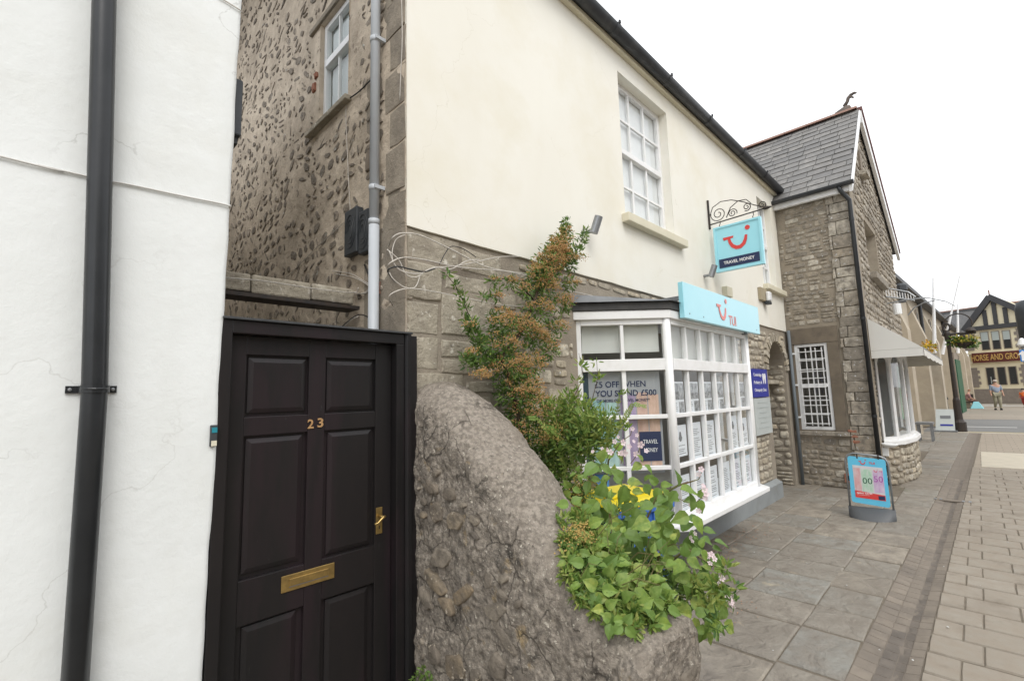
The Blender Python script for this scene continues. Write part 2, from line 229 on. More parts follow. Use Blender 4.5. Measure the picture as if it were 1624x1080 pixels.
# ---------------------------------------------------------------- mesh helpers
class Frame:
    def __init__(s, o=(0, 0, 0), u=(1, 0, 0), v=(0, 0, 1), n=(0, -1, 0)):
        s.o, s.u, s.v, s.n = (np.array(q, float) for q in (o, u, v, n))
    def __call__(s, a, b, c=0): return s.o+s.u*a+s.v*b+s.n*c
WORLD = Frame((0, 0, 0), (1, 0, 0), (0, 1, 0), (0, 0, 1))
def wloc(o):
    t = Vector((0, 0, 0))
    while o: t += o.location; o = o.parent
    return t
class MB:
    def __init__(s, fr=WORLD): s.v = []; s.f = []; s.fr = fr
    def add(s, vs, fs):
        b = len(s.v); s.v += [tuple(s.fr(*p)) for p in vs]; s.f += [tuple(i+b for i in f) for f in fs]; return s
    def box(s, x0, y0, z0, x1, y1, z1):
        return s.add([(x0, y0, z0), (x1, y0, z0), (x1, y1, z0), (x0, y1, z0), (x0, y0, z1), (x1, y0, z1), (x1, y1, z1), (x0, y1, z1)],
                     [(0, 3, 2, 1), (4, 5, 6, 7), (0, 1, 5, 4), (1, 2, 6, 5), (2, 3, 7, 6), (3, 0, 4, 7)])
    def prism(s, poly, z0, z1, taper=1):
        n = len(poly); cx = sum(p[0] for p in poly)/n; cy = sum(p[1] for p in poly)/n
        return s.add([(x, y, z0) for x, y in poly]+[(cx+(x-cx)*taper, cy+(y-cy)*taper, z1) for x, y in poly],
                     [tuple(range(n))[::-1], tuple(range(n, 2*n))]+[(i, (i+1) % n, n+(i+1) % n, n+i) for i in range(n)])
    def tube(s, pts, r, seg=8, caps=True):
        pts = [np.array(p, float) for p in pts]; n = len(pts); rs = r if isinstance(r, (list, tuple)) else [r]*n
        vs = []; fs = []; up = None
        for i, p in enumerate(pts):
            t = pts[min(i+1, n-1)]-pts[max(i-1, 0)]; t = t/(np.linalg.norm(t)+1e-12)
            if up is None: up = np.array([0, 0, 1.]) if abs(t[2]) < .9 else np.array([1., 0, 0])
            a = np.cross(t, up); a /= np.linalg.norm(a)+1e-12; b = np.cross(t, a); up = -b if False else np.cross(a, t)
            for k in range(seg):
                q = 2*math.pi*k/seg; vs.append(p+rs[i]*(math.cos(q)*a+math.sin(q)*b))
        for i in range(n-1):
            for k in range(seg): fs.append((i*seg+k, i*seg+(k+1) % seg, (i+1)*seg+(k+1) % seg, (i+1)*seg+k))
        if caps: fs += [tuple(range(seg)), tuple(range((n-1)*seg, n*seg))[::-1]]
        return s.add(vs, fs)
    def lathe(s, c, prof, seg=20):
        vs = []; fs = []; m = len(prof)
        for r, z in prof:
            for k in range(seg): q = 2*math.pi*k/seg; vs.append((c[0]+r*math.cos(q), c[1]+r*math.sin(q), c[2]+z))
        for i in range(m-1):
            for k in range(seg): fs.append((i*seg+k, i*seg+(k+1) % seg, (i+1)*seg+(k+1) % seg, (i+1)*seg+k))
        fs += [tuple(range(seg))[::-1], tuple(range((m-1)*seg, m*seg))]
        return s.add(vs, fs)
    def build(s, name, m, parent=None, bevel=0, smooth=False, kind=None, label=None, loc=None, fix=True):
        if parent is not None: off = wloc(parent)
        else: off = Vector(loc) if loc is not None else Vector((0, 0, 0))
        me = bpy.data.meshes.new(name)
        me.from_pydata([(x-off[0], y-off[1], z-off[2]) for x, y, z in s.v], [], s.f)
        if fix:
            bm = bmesh.new(); bm.from_mesh(me); bmesh.ops.recalc_face_normals(bm, faces=bm.faces); bm.to_mesh(me); bm.free()
        me.materials.append(m)
        if smooth: me.polygons.foreach_set('use_smooth', [True]*len(me.polygons))
        o = bpy.data.objects.new(name, me); COL.objects.link(o)
        if parent is not None: o.parent = parent
        elif loc is not None: o.location = off
        if bevel:
            b = o.modifiers.new('bevel', 'BEVEL'); b.width = bevel; b.segments = 2; b.limit_method = 'ANGLE'
        if kind: o['kind'] = kind
        if label: o['label'] = label
        return o
def thing(name, label, cat, loc, group=None):
    o = bpy.data.objects.new(name, None); COL.objects.link(o); o.location = loc; o.empty_display_size = .1
    o['label'] = label; o['category'] = cat
    if group: o['group'] = group
    return o
def tag(o, label, cat, group=None):
    o['label'] = label; o['category'] = cat
    if group: o['group'] = group
    return o
def struct(mb, name, m, **k): return mb.build(name, m, kind='structure', **k)
def inst(mesh, name, parent, M):
    o = bpy.data.objects.new(name, mesh); COL.objects.link(o); o.parent = parent
    o.matrix_basis = Matrix.Translation(-wloc(parent)) @ M if parent is not None else M
    return o
def basis(fr, a, b, c, sx, sy, sz, rot=0):
    cs, sn = math.cos(rot), math.sin(rot); u = fr.u*cs+fr.v*sn; v = -fr.u*sn+fr.v*cs; n = fr.n; o = fr(a, b, c)
    return Matrix(((u[0]*sx, v[0]*sy, n[0]*sz, o[0]), (u[1]*sx, v[1]*sy, n[1]*sz, o[1]), (u[2]*sx, v[2]*sy, n[2]*sz, o[2]), (0, 0, 0, 1)))
FONT = {}
def text(s, fr, x, y, h, m, name='lettering', parent=None, w=None, depth=.002, z=0, align='LEFT', bold=0, label=None, shear=0, spacing=1):
    cu = bpy.data.curves.new('lettering', 'FONT'); cu.body = s; cu.extrude = .02; cu.offset = bold; cu.shear = shear; cu.align_x = 'LEFT'; cu.space_character = spacing; cu.resolution_u = 3
    ob = bpy.data.objects.new('lettering', cu); COL.objects.link(ob); bpy.context.view_layer.update()
    me = bpy.data.meshes.new_from_object(ob); bpy.data.objects.remove(ob)
    co = [v.co.copy() for v in me.vertices]; x0 = min(c.x for c in co); x1 = max(c.x for c in co); y0 = min(c.y for c in co); y1 = max(c.y for c in co)
    k = h/(y1-y0); kx = (w/(x1-x0)) if w else k; W = (x1-x0)*kx
    ox = x-(W/2 if align == 'CENTER' else 0)
    mb = MB(fr); mb.add([(ox+(c.x-x0)*kx, y+(c.y-y0)*k, z+depth*(c.z/.04+.5)) for c in co], [tuple(p.vertices) for p in me.polygons])
    bpy.data.meshes.remove(me)
    return mb.build(name, m, parent, label=label, fix=False)

# unit stones shared by every masonry wall
def stone_mesh(i, m, sq=.65, tag_='stone'):
    r = random.Random(i*7+3); n = 10; mb = MB(); out = []
    for k in range(n):
        a = 2*math.pi*(k+.5)/n+r.uniform(-.12, .12); c, s_ = math.cos(a), math.sin(a)
        e = sq; x = math.copysign(abs(c)**e, c)*.5; y = math.copysign(abs(s_)**e, s_)*.5; q = r.uniform(.80 if sq < .7 else .66, 1.0); out.append((x*q, y*q))
    L = [(1.0, -1.2), (.98, .62), (.86, .94)]; vs = []
    for sc, z in L: vs += [(x*sc, y*sc, z+(r.uniform(-.16, .10) if z > .6 else 0)) for x, y in out]
    vs.append((r.uniform(-.15, .15), r.uniform(-.15, .15), .94+r.uniform(-.05, .12))); fs = []
    for j in range(2):
        for k in range(n): fs.append((j*n+k, j*n+(k+1) % n, (j+1)*n+(k+1) % n, (j+1)*n+k))
    for k in range(n): fs.append((2*n+k, 2*n+(k+1) % n, 3*n))
    me = bpy.data.meshes.new(tag_); me.from_pydata(vs, [], fs); me.materials.append(m)
    me.polygons.foreach_set('use_smooth', [True]*len(me.polygons)); return me
POOL = {}
def pool(m, n=10, sq=.65):
    k = (m.name, sq)
    if k not in POOL: POOL[k] = [stone_mesh(i, m, sq) for i in range(n)]
    return POOL[k]
def masonry(fr, W, H, m, mi, parent, rows=(.08, .16), wid=(.12, .34), joint=.014, proud=.02, mask=None, seed=1, limit=300, name='stone', sq=.65, rot=.03, drop=0, u0=0, v0=0, off=0, sag=.035):
    r = random.Random(seed); cells = []; v = v0
    def ok(a, b, w, h): return mask is None or all(mask(a+x*w*.46, b+y*h*.46) for x in (-1, 0, 1) for y in (-1, 0, 1))
    while v < v0+H-.02:
        h = min(r.uniform(*rows), v0+H-v); u = u0-r.uniform(0, wid[0])
        while u < u0+W:
            w = r.uniform(*wid); a0 = max(u, u0); a1 = min(u+w, u0+W); u += w
            if a1-a0 < .04: continue
            if r.random() < drop: continue
            parts = [(a0, v, a1-a0, h)]
            if r.random() < .13 and h > rows[0]*1.25: parts = [(a0, v, a1-a0, h/2), (a0, v+h/2, a1-a0, h/2)]
            for (x, y, ww, hh) in parts:
                a, b = x+ww/2, y+hh/2
                if ok(a, b, ww, hh): cells.append((a, b, ww, hh))
                else:
                    for i in (-1, 1):
                        for j in (-1, 1):
                            if hh > .1 and ok(a+i*ww/4, b+j*hh/4, ww/2, hh/2): cells.append((a+i*ww/4, b+j*hh/4, ww/2, hh/2))
        v += h
    info = []
    for a, b, w, h in cells:
        p = fr(a, b); d = dist(p); info.append((max(w, h)/d, a, b, w, h))
    info.sort(key=lambda t: -t[0]); P = pool(m, sq=sq)
    rest = MB(); rv = []; rf = []
    for i, (_, a, b, w, h) in enumerate(info):
        b += sag*noise.noise(Vector((a*1.6, b*1.3, seed))); h *= r.uniform(.86, 1.12)
        M = basis(fr, a, b, off, max(.02, w-joint*r.uniform(.7, 1.6)), max(.02, h-joint*r.uniform(.7, 1.5)), proud*r.uniform(.6, 1.35), r.uniform(-rot, rot))
        me = r.choice(P)
        if r.random() < .5: M = M @ Matrix.Rotation(math.pi, 4, 'Z')
        if i < limit: inst(me, name, parent, M)
        else:
            base = len(rv); rv += [tuple(M @ v_.co) for v_ in me.vertices]; rf += [tuple(q+base for q in p_.vertices) for p_ in me.polygons]
    if rv:
        rest.v = rv; rest.f = rf; rest.build('small_stones', mi, parent, smooth=True, kind='stuff', fix=False)

# ================================================================= GROUND
g = MB(); g.add([(-200, -300, -.03), (500, -300, -.03), (500, 300, -.03), (-200, 300, -.03)], [(0, 1, 2, 3)]); 
ground = struct(g, 'ground', mat('distant_paving', (.26, .23, .19), (.22, .19, .155), sc=2.5, rough=.85, bump=.3, bsc=30, stain=(.20, .175, .145), stsc=.5))
def chL(x): return .72-.0183*(x-3.4)
def chR(x): return .415-.0183*(x-3.4)*.9
pv = MB(); pv.add([(-3, chL(-3), -.0085), (23.0, chL(23), -.0085), (23.0, 2.6, -.0085), (-3, 2.6, -.0085)], [(0, 1, 2, 3)]); pv.add([(-3, -.9, -.0085), (23.0, -.9, -.0085), (23.0, chR(23), -.0085), (-3, chR(-3), -.0085)], [(0, 1, 2, 3)])
pavement = struct(pv, 'pavement', M_joint)
def brickmat(name, c, c2, mort, w, h):
    m = mat(name, c, c2, sc=3, rough=.85, bump=0); n = m.node_tree.nodes; l = m.node_tree.links; p = [x for x in n if x.type == 'BSDF_PRINCIPLED'][0]
    geo = [x for x in n if x.type == 'NEW_GEOMETRY'][0]; mp = n.new('ShaderNodeMapping'); mp.inputs['Rotation'].default_value = (0, 0, R(90)); l.new(geo.outputs['Position'], mp.inputs[0])
    b = n.new('ShaderNodeTexBrick'); b.inputs['Scale'].default_value = 1; b.inputs['Brick Width'].default_value = w; b.inputs['Row Height'].default_value = h; b.inputs['Mortar Size'].default_value = .007
    b.inputs['Color1'].default_value = (*c, 1); b.inputs['Color2'].default_value = (*c2, 1); b.inputs['Mortar'].default_value = (*mort, 1); b.offset = .4; l.new(mp.outputs[0], b.inputs[0]); l.new(b.outputs[0], p.inputs['Base Color']); return m
st = MB(); st.add([(-6, -14, -.012), (23.0, -14, -.012), (23.0, -.9, -.012), (-6, -.9, -.012)], [(0, 1, 2, 3)])
street = struct(st, 'paved_street', brickmat('paver_pattern', (.31, .265, .21), (.28, .24, .19), (.20, .17, .135), .29, .3))
st = MB(); st.add([(13.3, -.9, -.003), (23.0, -.9, -.003), (23.0, .06, -.003), (13.3, .23, -.003)], [(0, 1, 2, 3)])
struct(st, 'street_paving', MATS['paver_pattern'])
# individual paver blocks
def slab_mesh(i, m, name):
    r = random.Random(i+91); e = .022; vs = []; q = lambda s: r.uniform(-s, s)
    o = [(-.5, -.5), (0, -.5+q(.01)), (.5, -.5), (.5+q(.01), 0), (.5, .5), (0, .5+q(.01)), (-.5, .5), (-.5+q(.01), 0)]
    vs = [(x, y, -1) for x, y in o]+[(x, y, -.30+q(.05)) for x, y in o]+[(x*(1-2*e), y*(1-2*e), q(.06)) for x, y in o]+[(q(.1), q(.1), q(.08))]
    fs = []
    for j in range(2):
        for k in range(8): fs.append((j*8+k, j*8+(k+1) % 8, (j+1)*8+(k+1) % 8, (j+1)*8+k))
    for k in range(8): fs.append((16+k, 16+(k+1) % 8, 24))
    me = bpy.data.meshes.new(name); me.from_pydata(vs, [], fs); me.materials.append(m); return me
paver_pool = [slab_mesh(i, M_paver, 'paver') for i in range(6)]
flag_pool = [slab_mesh(i+20, M_flag, 'flagstone') for i in range(8)]
sett_pool = [slab_mesh(i+40, M_sett, 'sett') for i in range(5)]
M_settd = mat('damp_sett', (.145, .122, .10), (.11, .093, .077), sc=6, rough=.6, bump=.5, bsc=60, rand=[(.165, .14, .115)], stain=(.09, .077, .064), stsc=2.2, bdist=.006)
settd_pool = [slab_mesh(i+60, M_settd, 'sett') for i in range(4)]
def place(me, name, parent, x, y, z, sx, sy, sz, rz=0, rx=0, ry=0):
    inst(me, name, parent, Matrix.Translation((x, y, z)) @ Matrix.Rotation(rz, 4, 'Z') @ Matrix.Rotation(ry, 4, 'Y') @ Matrix.Rotation(rx, 4, 'X') @ Matrix.Diagonal((sx, sy, sz, 1)))
x = 2.9; row = 0
while x < 13.3:
    pw = .302; yl = chR(x+.15)-.004; first = .24 if row % 2 else .14; ys = [yl]; y = first
    while y > yl-.06: y -= .295
    while y > -.88: ys.append(y); y -= .295
    ys.append(-.9)
    for a, b in zip(ys[:-1], ys[1:]):
        if a-b > .03: place(rnd.choice(paver_pool), 'paver', street, x+pw/2, (a+b)/2, rnd.uniform(-.002, .002), pw-.022, a-b-.005, .03, rnd.uniform(-.006, .006), rnd.uniform(-.005, .005))
    x += pw; row += 1
# dished drainage channel of small setts
chn = MB()
for i in range(80):
    a = 2.6+i*.26
    if a > 22.7: break
    b = a+.26; L = lambda x, t: chL(x)+(chR(x)-chL(x))*t
    pr = [(0, -.006), (.25, -.021), (.5, -.027), (.78, -.024), (1, -.008)]
    vs = [(a, L(a, t), z+.002) for t, z in pr]+[(b, L(b, t), z+.002) for t, z in pr]
    chn.add(vs, [(k, k+1, k+6, k+5) for k in range(4)])
channel = struct(chn, 'drainage_channel', mat('channel_bed', (.19, .16, .13), (.15, .127, .102), sc=5, rough=.8, bump=.5, bsc=60))
x = 2.9
while x < 11.8:
    p = .122; yl, yr = chL(x+.06), chR(x+.06); w = yl-yr
    for (t0, t1, z0, z1, wet) in ((0, .34, -.002, -.019, 0), (.34, .60, -.019, -.024, 0), (.60, .76, -.024, -.020, 1), (.76, 1, -.020, -.004, 0)):
        a = yl-w*t0; b = yl-w*t1; ang = math.atan2(z1-z0, a-b)
        place(rnd.choice(settd_pool if wet or (t0 < .5 and x < 4.3 and t0 > .2) else sett_pool), 'sett', channel, x+p/2, (a+b)/2, (z0+z1)/2+rnd.uniform(-.001, .0015), p-.005, (a-b)-.002, .022, 0, -ang, rnd.uniform(-.01, .01))
    x += p
# flagstones: strips along the street, each cut to its own lengths
def flags():
    bands = [(.74, 1.07), (1.07, 1.61), (1.61, 2.08), (2.08, 2.62)]
    for bi, (y0, y1) in enumerate(bands):
        r = random.Random(400+bi); x = {0: 2.78, 1: 2.84, 2: 2.7, 3: 2.5}[bi]; seq = {0: [.60, .60, .43, .50, .47, .50], 1: [.50, .62, .44, .60, .47, .55]}.get(bi, [])
        k = 0
        while x < 22.6:
            w = seq[k] if k < len(seq) else r.uniform(.34, .66); k += 1
            bnd = lambda q, i: q+(.045*math.sin(i*5.1+math.floor(x/1.25)*2.7) if x > 4.9 else 0)
            a = bnd(y1, bi+1) if bi < 3 else y1; b = bnd(y0, bi) if bi else chL(x+w/2)+.006
            # stones of the buildings stand on the ground there
            cx, cy = x+w/2, (a+b)/2
            if x > 9.3 and bi >= 1:
                if cy > 1.15 and x < 15.9: x += w; continue
            h = r.uniform(-.002, .003)
            place(r.choice(flag_pool), 'flagstone', pavement, cx, cy, h, w-.028, (a-b)-.007, .028, r.uniform(-.008, .008), r.uniform(-.004, .004), r.uniform(-.004, .004))
            x += w
flags()
# floor flags by the door and behind the wall
x = -2.5
for j in range(4):
    for i in range(9):
        place(rnd.choice(flag_pool), 'flagstone', pavement, -2.2+i*.56+(j % 2)*.2, .9+j*.42, rnd.uniform(-.002, .002), .54, .405, .028, 0) if (-2.2+i*.56+(j % 2)*.2) < 1.3 else None
# litter: petals and specks
lm = MB(); rr = random.Random(5)
for i in range(46):
    x = rr.uniform(3.4, 9); y = rr.uniform(-.2, 2.2); s = rr.uniform(.004, .012); a = rr.uniform(0, 6)
    lm.add([(x+s*math.cos(a+q)*(1 if k % 2 else .6), y+s*math.sin(a+q)*.7, .006+.003*(k % 2)) for k, q in enumerate((0, 1.3, 2.6, 3.9, 5.2))], [(0, 1, 2, 3, 4)])
tag(lm.build('litter', M_wline, kind='stuff', fix=False), 'tiny pale petals and specks scattered over the paving', 'litter')
lm = MB()
for i in range(420):
    t = rr.random(); x = 4.9+rr.gauss(0, .55)+t*.6; y = 2.12+rr.gauss(0, .14); s = rr.uniform(.004, .016); a = rr.uniform(0, 6)
    if y > 2.3: continue
    lm.add([(x+s*math.cos(a+q), y+s*.6*math.sin(a+q), .004+rr.uniform(0, .008)) for q in (0, 2, 4)], [(0, 1, 2)])
for i in range(160):
    x = 3.9+rr.gauss(0, .12); y = 1.62+rr.gauss(0, .10); s = rr.uniform(.004, .012); a = rr.uniform(0, 6)
    lm.add([(x+s*math.cos(a+q), y+s*.6*math.sin(a+q), .005+rr.uniform(0, .01)) for q in (0, 2, 4)], [(0, 1, 2)])
tag(lm.build('fallen_leaves', M_dead, kind='stuff', fix=False), 'brown crumbled leaf litter along the grey plinth', 'leaf litter')
# slot drain across the channel
dr = thing('drain_grate', 'short slotted metal drain set across the dished channel', 'drain', (9.5, .4, 0))
b = MB(); b.box(9.44, .20, -.012, 9.56, .62, .002); b.build('drain_body', M_sett, dr)
for y in (.23, .30, .54, .60):
    b = MB(); b.box(9.45, y, .003, 9.55, y+.03, .006); b.build('drain_plate', M_steel, dr)
b = MB(); b.box(13.6, -3.5, -.006, 16.5, .11, .004); struct(b, 'pale_street_slab', M_slab)
# crossing street
b = MB(); b.add([(23.0, -60, -.024), (31.5, -60, -.024), (31.5, 1.6, -.024), (23.0, 1.6, -.024)], [(0, 1, 2, 3)]); struct(b, 'road', M_road)
b = MB(); b.box(22.75, -60, -.02, 23.0, 1.4, -.002); struct(b, 'kerb', M_slab)
for i, (xa, xb) in enumerate(((23.15, 23.28), (23.42, 23.55))):
    b = MB(); b.add([(xa, -60, -.02), (xb, -60, -.02), (xb, .7, -.02), (xa, .7, -.02)], [(0, 1, 2, 3)]); struct(b, 'yellow_road_line', M_yline)
b = MB(); b.add([(26.0, -.9, -.02), (26.3, -.9, -.02), (26.3, 2.4, -.02), (26.0, 2.4, -.02)], [(0, 1, 2, 3)]); struct(b, 'white_road_line', M_wline)
b = MB(); b.add([(31.5, -60, -.018), (75, -60, -.018), (75, 14, -.018), (31.5, 14, -.018)], [(0, 1, 2, 3)]); struct(b, 'far_paving', brickmat('far_pattern', (.28, .245, .20), (.24, .21, .17), (.20, .175, .145), 1.2, .9))
for (x0, y0, x1, y1) in ((49.5, -3.6, 50.6, .1), (52, -1.4, 53, .5)):
    b = MB(); b.add([(x0, y0, -.013), (x1, y0, -.013), (x1, y1, -.013), (x0, y1, -.013)], [(0, 1, 2, 3)]); struct(b, 'white_paint_patch', M_wline)

# ================================================================= WHITE BUILDING (left)
wb = thing('white_building', 'white rendered building filling the left edge beside the black door', 'building', (-1.5, 3, 0))
def wavy(z): return .553+.0113*z+.007*noise.noise(Vector((0, 3.1, z*1.7)))+.004*noise.noise(Vector((5, 1, z*6)))
fv = MB(); NX, NZ = 60, 100; Z1 = 4.3  # unseen wall top kept low to let more light into the alley
cols = []
for j in range(NZ+1):
    z = Z1*j/NZ; xe = wavy(z); rowp = []
    for i in range(NX+1):
        x = -5+(xe-.02+5)*(i/NX)**.55; rowp.append((x, 2.33+.004*noise.noise(Vector((x*2.3, 9, z*2.3)))+.0015*noise.noise(Vector((x*9, 4, z*9))), z))
    rowp += [(xe-.006, 2.334, z), (xe, 2.35, z), (xe+.002, 2.42, z), (xe+.004, 12, z)]
    cols.append(rowp)
n = len(cols[0]); fv.add([p for r_ in cols for p in r_], [(j*n+i, j*n+i+1, (j+1)*n+i+1, (j+1)*n+i) for j in range(NZ) for i in range(n-1)])
fv.build('wall', M_white, wb, smooth=True)
b = MB(); b.box(-5, 2.5, Z1+.001, .6, 12, Z1+.3); b.build('roof', M_slate_i, wb)
dp = thing('drainpipe', 'thick black drainpipe running down the white wall', 'drainpipe', (.165, 2.26, 0))
b = MB(); b.tube([(.172, 2.272, 0), (.160, 2.272, 1.74), (.088, 2.272, 3.6), (.03, 2.272, 5.2), (-.02, 2.272, 7.2)], .0375, 24); b.build('pipe', M_pipe, dp, smooth=True)
b = MB(); zc = 1.745; xc = .160
b.tube([(xc-.039*math.cos(a), 2.272-.042*math.sin(a), zc) for a in np.linspace(0, math.pi, 13)], .004, 6)
pts = [(xc-.042*math.cos(a), 2.272-.042*math.sin(a)) for a in np.linspace(0, math.pi, 15)]
pts2 = [(xc-.038*math.cos(a), 2.272-.038*math.sin(a)) for a in np.linspace(0, math.pi, 15)]
vs = [(x, y, z) for z in (zc-.013, zc+.013) for x, y in pts]; n = 15
b.add(vs, [(i, i+1, n+i+1, n+i) for i in range(n-1)])
b.box(xc-.076, 2.320, zc-.013, xc-.042, 2.328, zc+.013); b.box(xc+.042, 2.320, zc-.013, xc+.066, 2.328, zc+.013)
for sx in (-.042, .038): b.box(xc+sx, 2.272, zc-.013, xc+sx+.004, 2.326, zc+.013)
br = b.build('bracket', M_pipe, dp)
for sx in (-.064, .055):
    b = MB(Frame((xc+sx, 2.3195, zc))); b.lathe((0, 0, 0), [(.006, -.002), (.006, .003), (.002, .004)], 10); b.build('screw', M_steel, br)
def cable(pts, r, m, label, name='cable', seg=6, sub=6, group=None):
    # smooth curve through the points
    P = [np.array(p, float) for p in pts]; Q = [2*P[0]-P[1]]+P+[2*P[-1]-P[-2]]; out = []
    for i in range(1, len(Q)-2):
        for k in range(sub):
            t = k/sub; a, b_, c, d = Q[i-1], Q[i], Q[i+1], Q[i+2]
            out.append(.5*((2*b_)+(-a+c)*t+(2*a-5*b_+4*c-d)*t*t+(-a+3*b_-3*c+d)*t**3))
    out.append(P[-1]); mb = MB(); mb.tube(out, r, seg)
    o = mb.build(name, m, loc=tuple(P[0]), smooth=True); return tag(o, label, 'cable', group)
cable([(-2, 2.322, 2.60)]+[tuple(onY(x_, y_, 2.322)) for x_, y_ in ((0, 248), (60, 262), (165, 286), (205, 293), (290, 311), (345, 322), (361, 326))]+[(.578, 2.345, 2.566), (.575, 2.6, 2.58)], .0042, mat('painted_cable', (.62, .61, .58), None, rough=.7, bump=0), 'thin painted cable clipped across the white wall behind the drainpipe')
cable([tuple(onY(x_, y_, 2.324)) for x_, y_ in ((340, -8), (362, 5), (381, 17))]+[(.60, 2.35, 3.55)], .003, M_cable, 'short thin cable at the top corner of the white wall')

# ================================================================= CREAM BUILDING
YF = 2.40; XR = 9.65
cb = thing('cream_building', 'cream rendered stone building with white bay shop window', 'building', (5.6, 3, 0))
FRONT = Frame((0, YF+.022, 0), (1, 0, 0), (0, 0, 1), (0, -1, 0))
# arched passage and shop opening in the stone wall
AX0, AX1, AZS = 8.42, 9.43, 1.98
def arch_in(x, z, g_=0):
    if x < AX0-g_ or x > AX1+g_: return False
    if z < AZS: return True
    return ((x-(AX0+AX1)/2)/((AX1-AX0)/2+g_))**2+((z-AZS)/(.50+g_))**2 < 1
def cream_bot(x): return 2.745-.004*x+.008*noise.noise(Vector((x*2.5, 0, 7)))+.004*noise.noise(Vector((x*9, 0, 7)))
def wallpoly(fr, W0, W1, H0, H1, m, name, parent, hole, res=.05, depth=.5):
    mb = MB(fr); nx = int((W1-W0)/res); nz = int((H1-H0)/res); q = {}
    return mb, nx, nz
# stone wall core, built as boxes around the openings
core = MB(); Y0 = YF+.022
core.box(1.553, Y0, 0, 3.27, Y0+.5, 2.80); core.box(3.27, Y0, 2.40, 6.34, Y0+.5, 2.80); core.box(3.27, Y0, 0, 6.34, Y0+.5, .52); core.box(6.34, Y0, 0, AX0, Y0+.5, 2.80); core.box(AX1, Y0, 0, XR-.002, Y0+.5, 2.80)
N = 14; cx_ = (AX0+AX1)/2; ra = (AX1-AX0)/2
arc = [(cx_-ra*math.cos(math.pi*i/N), AZS+.5*math.sin(math.pi*i/N)) for i in range(N+1)]
vs = []; fs = []
for i, (x, z) in enumerate(arc): vs += [(x, Y0, z), (x, Y0, 2.80), (x, Y0+.5, z), (x, Y0+.5, 2.8)]
for i in range(N): a = i*4; fs += [(a, a+4, a+5, a+1), (a, a+2, a+6, a+4)]
core.add(vs, fs); core.build('wall', M_mortar, cb)
# passage behind the arch
b = MB(); b.box(AX0-.25, Y0+.5, 0, AX0, 7, 2.8); b.box(AX1, Y0+.5, 0, AX1+.2, 7, 2.8); b.box(AX0, 7, 0, AX1, 7.2, 2.8); b.box(AX0, Y0+.5, 2.6, AX1, 7, 2.8); b.build('passage_wall', M_mortar, cb)
JAMB = Frame((AX1-.001, Y0+.02, 0), (0, 1, 0), (0, 0, 1), (-1, 0, 0))
masonry(JAMB, 1.6, 2.1, M_stone, M_stone_i, cb, rows=(.08, .17), wid=(.16, .4), proud=.018, seed=12, name='jamb_stone', limit=60)
b = MB(); b.box(AX0+.02, Y0+.10, 1.76, AX1-.02, Y0+.30, 1.83); b.build('stone_lintel', M_quoin, cb, bevel=.01)
def fmask(x, z):
    if z > cream_bot(x)-.012: return False
    if 1.553 < x < 2.38 and .9 < z and not (x > 2.27 and z < 2.4): return False
    if 3.22 < x < 6.45 and z < 2.56: return False
    if arch_in(x, z, .17): return False
    if 7.46 < x < 8.26 and 1.0 < z < 1.97: return z < 2.5
    if x > AX1 and False: return False
    if x > XR-.07: return False
    return z > .24 if x > 6.3 else True
masonry(FRONT, XR-1.56, 2.8, M_stone, M_stone_i, cb, rows=(.07, .145), wid=(.10, .28), joint=.012, proud=.014, mask=fmask, seed=4, u0=1.56, rot=.07, sq=.45)
# long flat courses of the corner: dressed quoins measured from the photo
QM = pool(M_quoin, 6, .35)
quoins = [(1.553, 2.545, 1.98, 2.735), (2.0, 2.53, 2.38, 2.70), (1.553, 2.29, 1.83, 2.53), (1.86, 2.39, 2.24, 2.50), (1.553, 2.08, 1.80, 2.275), (1.82, 2.08, 2.27, 2.35), (1.553, 1.86, 1.80, 2.06), (1.82, 1.94, 2.34, 2.06), (1.82, 1.83, 2.06, 1.93), (2.08, 1.80, 2.27, 1.92), (1.553, 1.46, 2.00, 1.84), (2.02, 1.70, 2.27, 1.79), (2.02, 1.46, 2.25, 1.68), (1.553, 1.1, 1.95, 1.44), (1.97, 1.15, 2.25, 1.44), (1.553, .90, 2.25, 1.09)]
def solid(fr, x0, z0, x1, z1, d, seed, back=.1):
    r = random.Random(seed); q = lambda: r.uniform(-.007, .007); mb = MB(fr); g_ = .0055; e = .007
    pr = [(x0+g_+q(), z0+g_+q()), ((x0+x1)/2, z0+g_+q()), (x1-g_+q(), z0+g_+q()), (x1-g_+q(), (z0+z1)/2), (x1-g_+q(), z1-g_+q()), ((x0+x1)/2, z1-g_+q()), (x0+g_+q(), z1-g_+q()), (x0+g_+q(), (z0+z1)/2)]
    cx, cz = (x0+x1)/2, (z0+z1)/2; ins = [(x-math.copysign(e, x-cx) if abs(x-cx) > .02 else x, z-math.copysign(e, z-cz) if abs(z-cz) > .02 else z) for x, z in pr]
    vs = [(x, z, -back) for x, z in pr]+[(x, z, d*.5) for x, z in pr]+[(x, z, d+r.uniform(-.004, .004)) for x, z in ins]+[(cx, cz, d+.004)]
    fs = [(j*8+k, j*8+(k+1) % 8, (j+1)*8+(k+1) % 8, (j+1)*8+k) for j in range(2) for k in range(8)]+[(16+k, 16+(k+1) % 8, 24) for k in range(8)]
    mb.add(vs, fs); return mb
for i, q in enumerate(quoins): solid(FRONT, *q, .004+.004*(i % 3), i).build('quoin', M_quoin, cb)
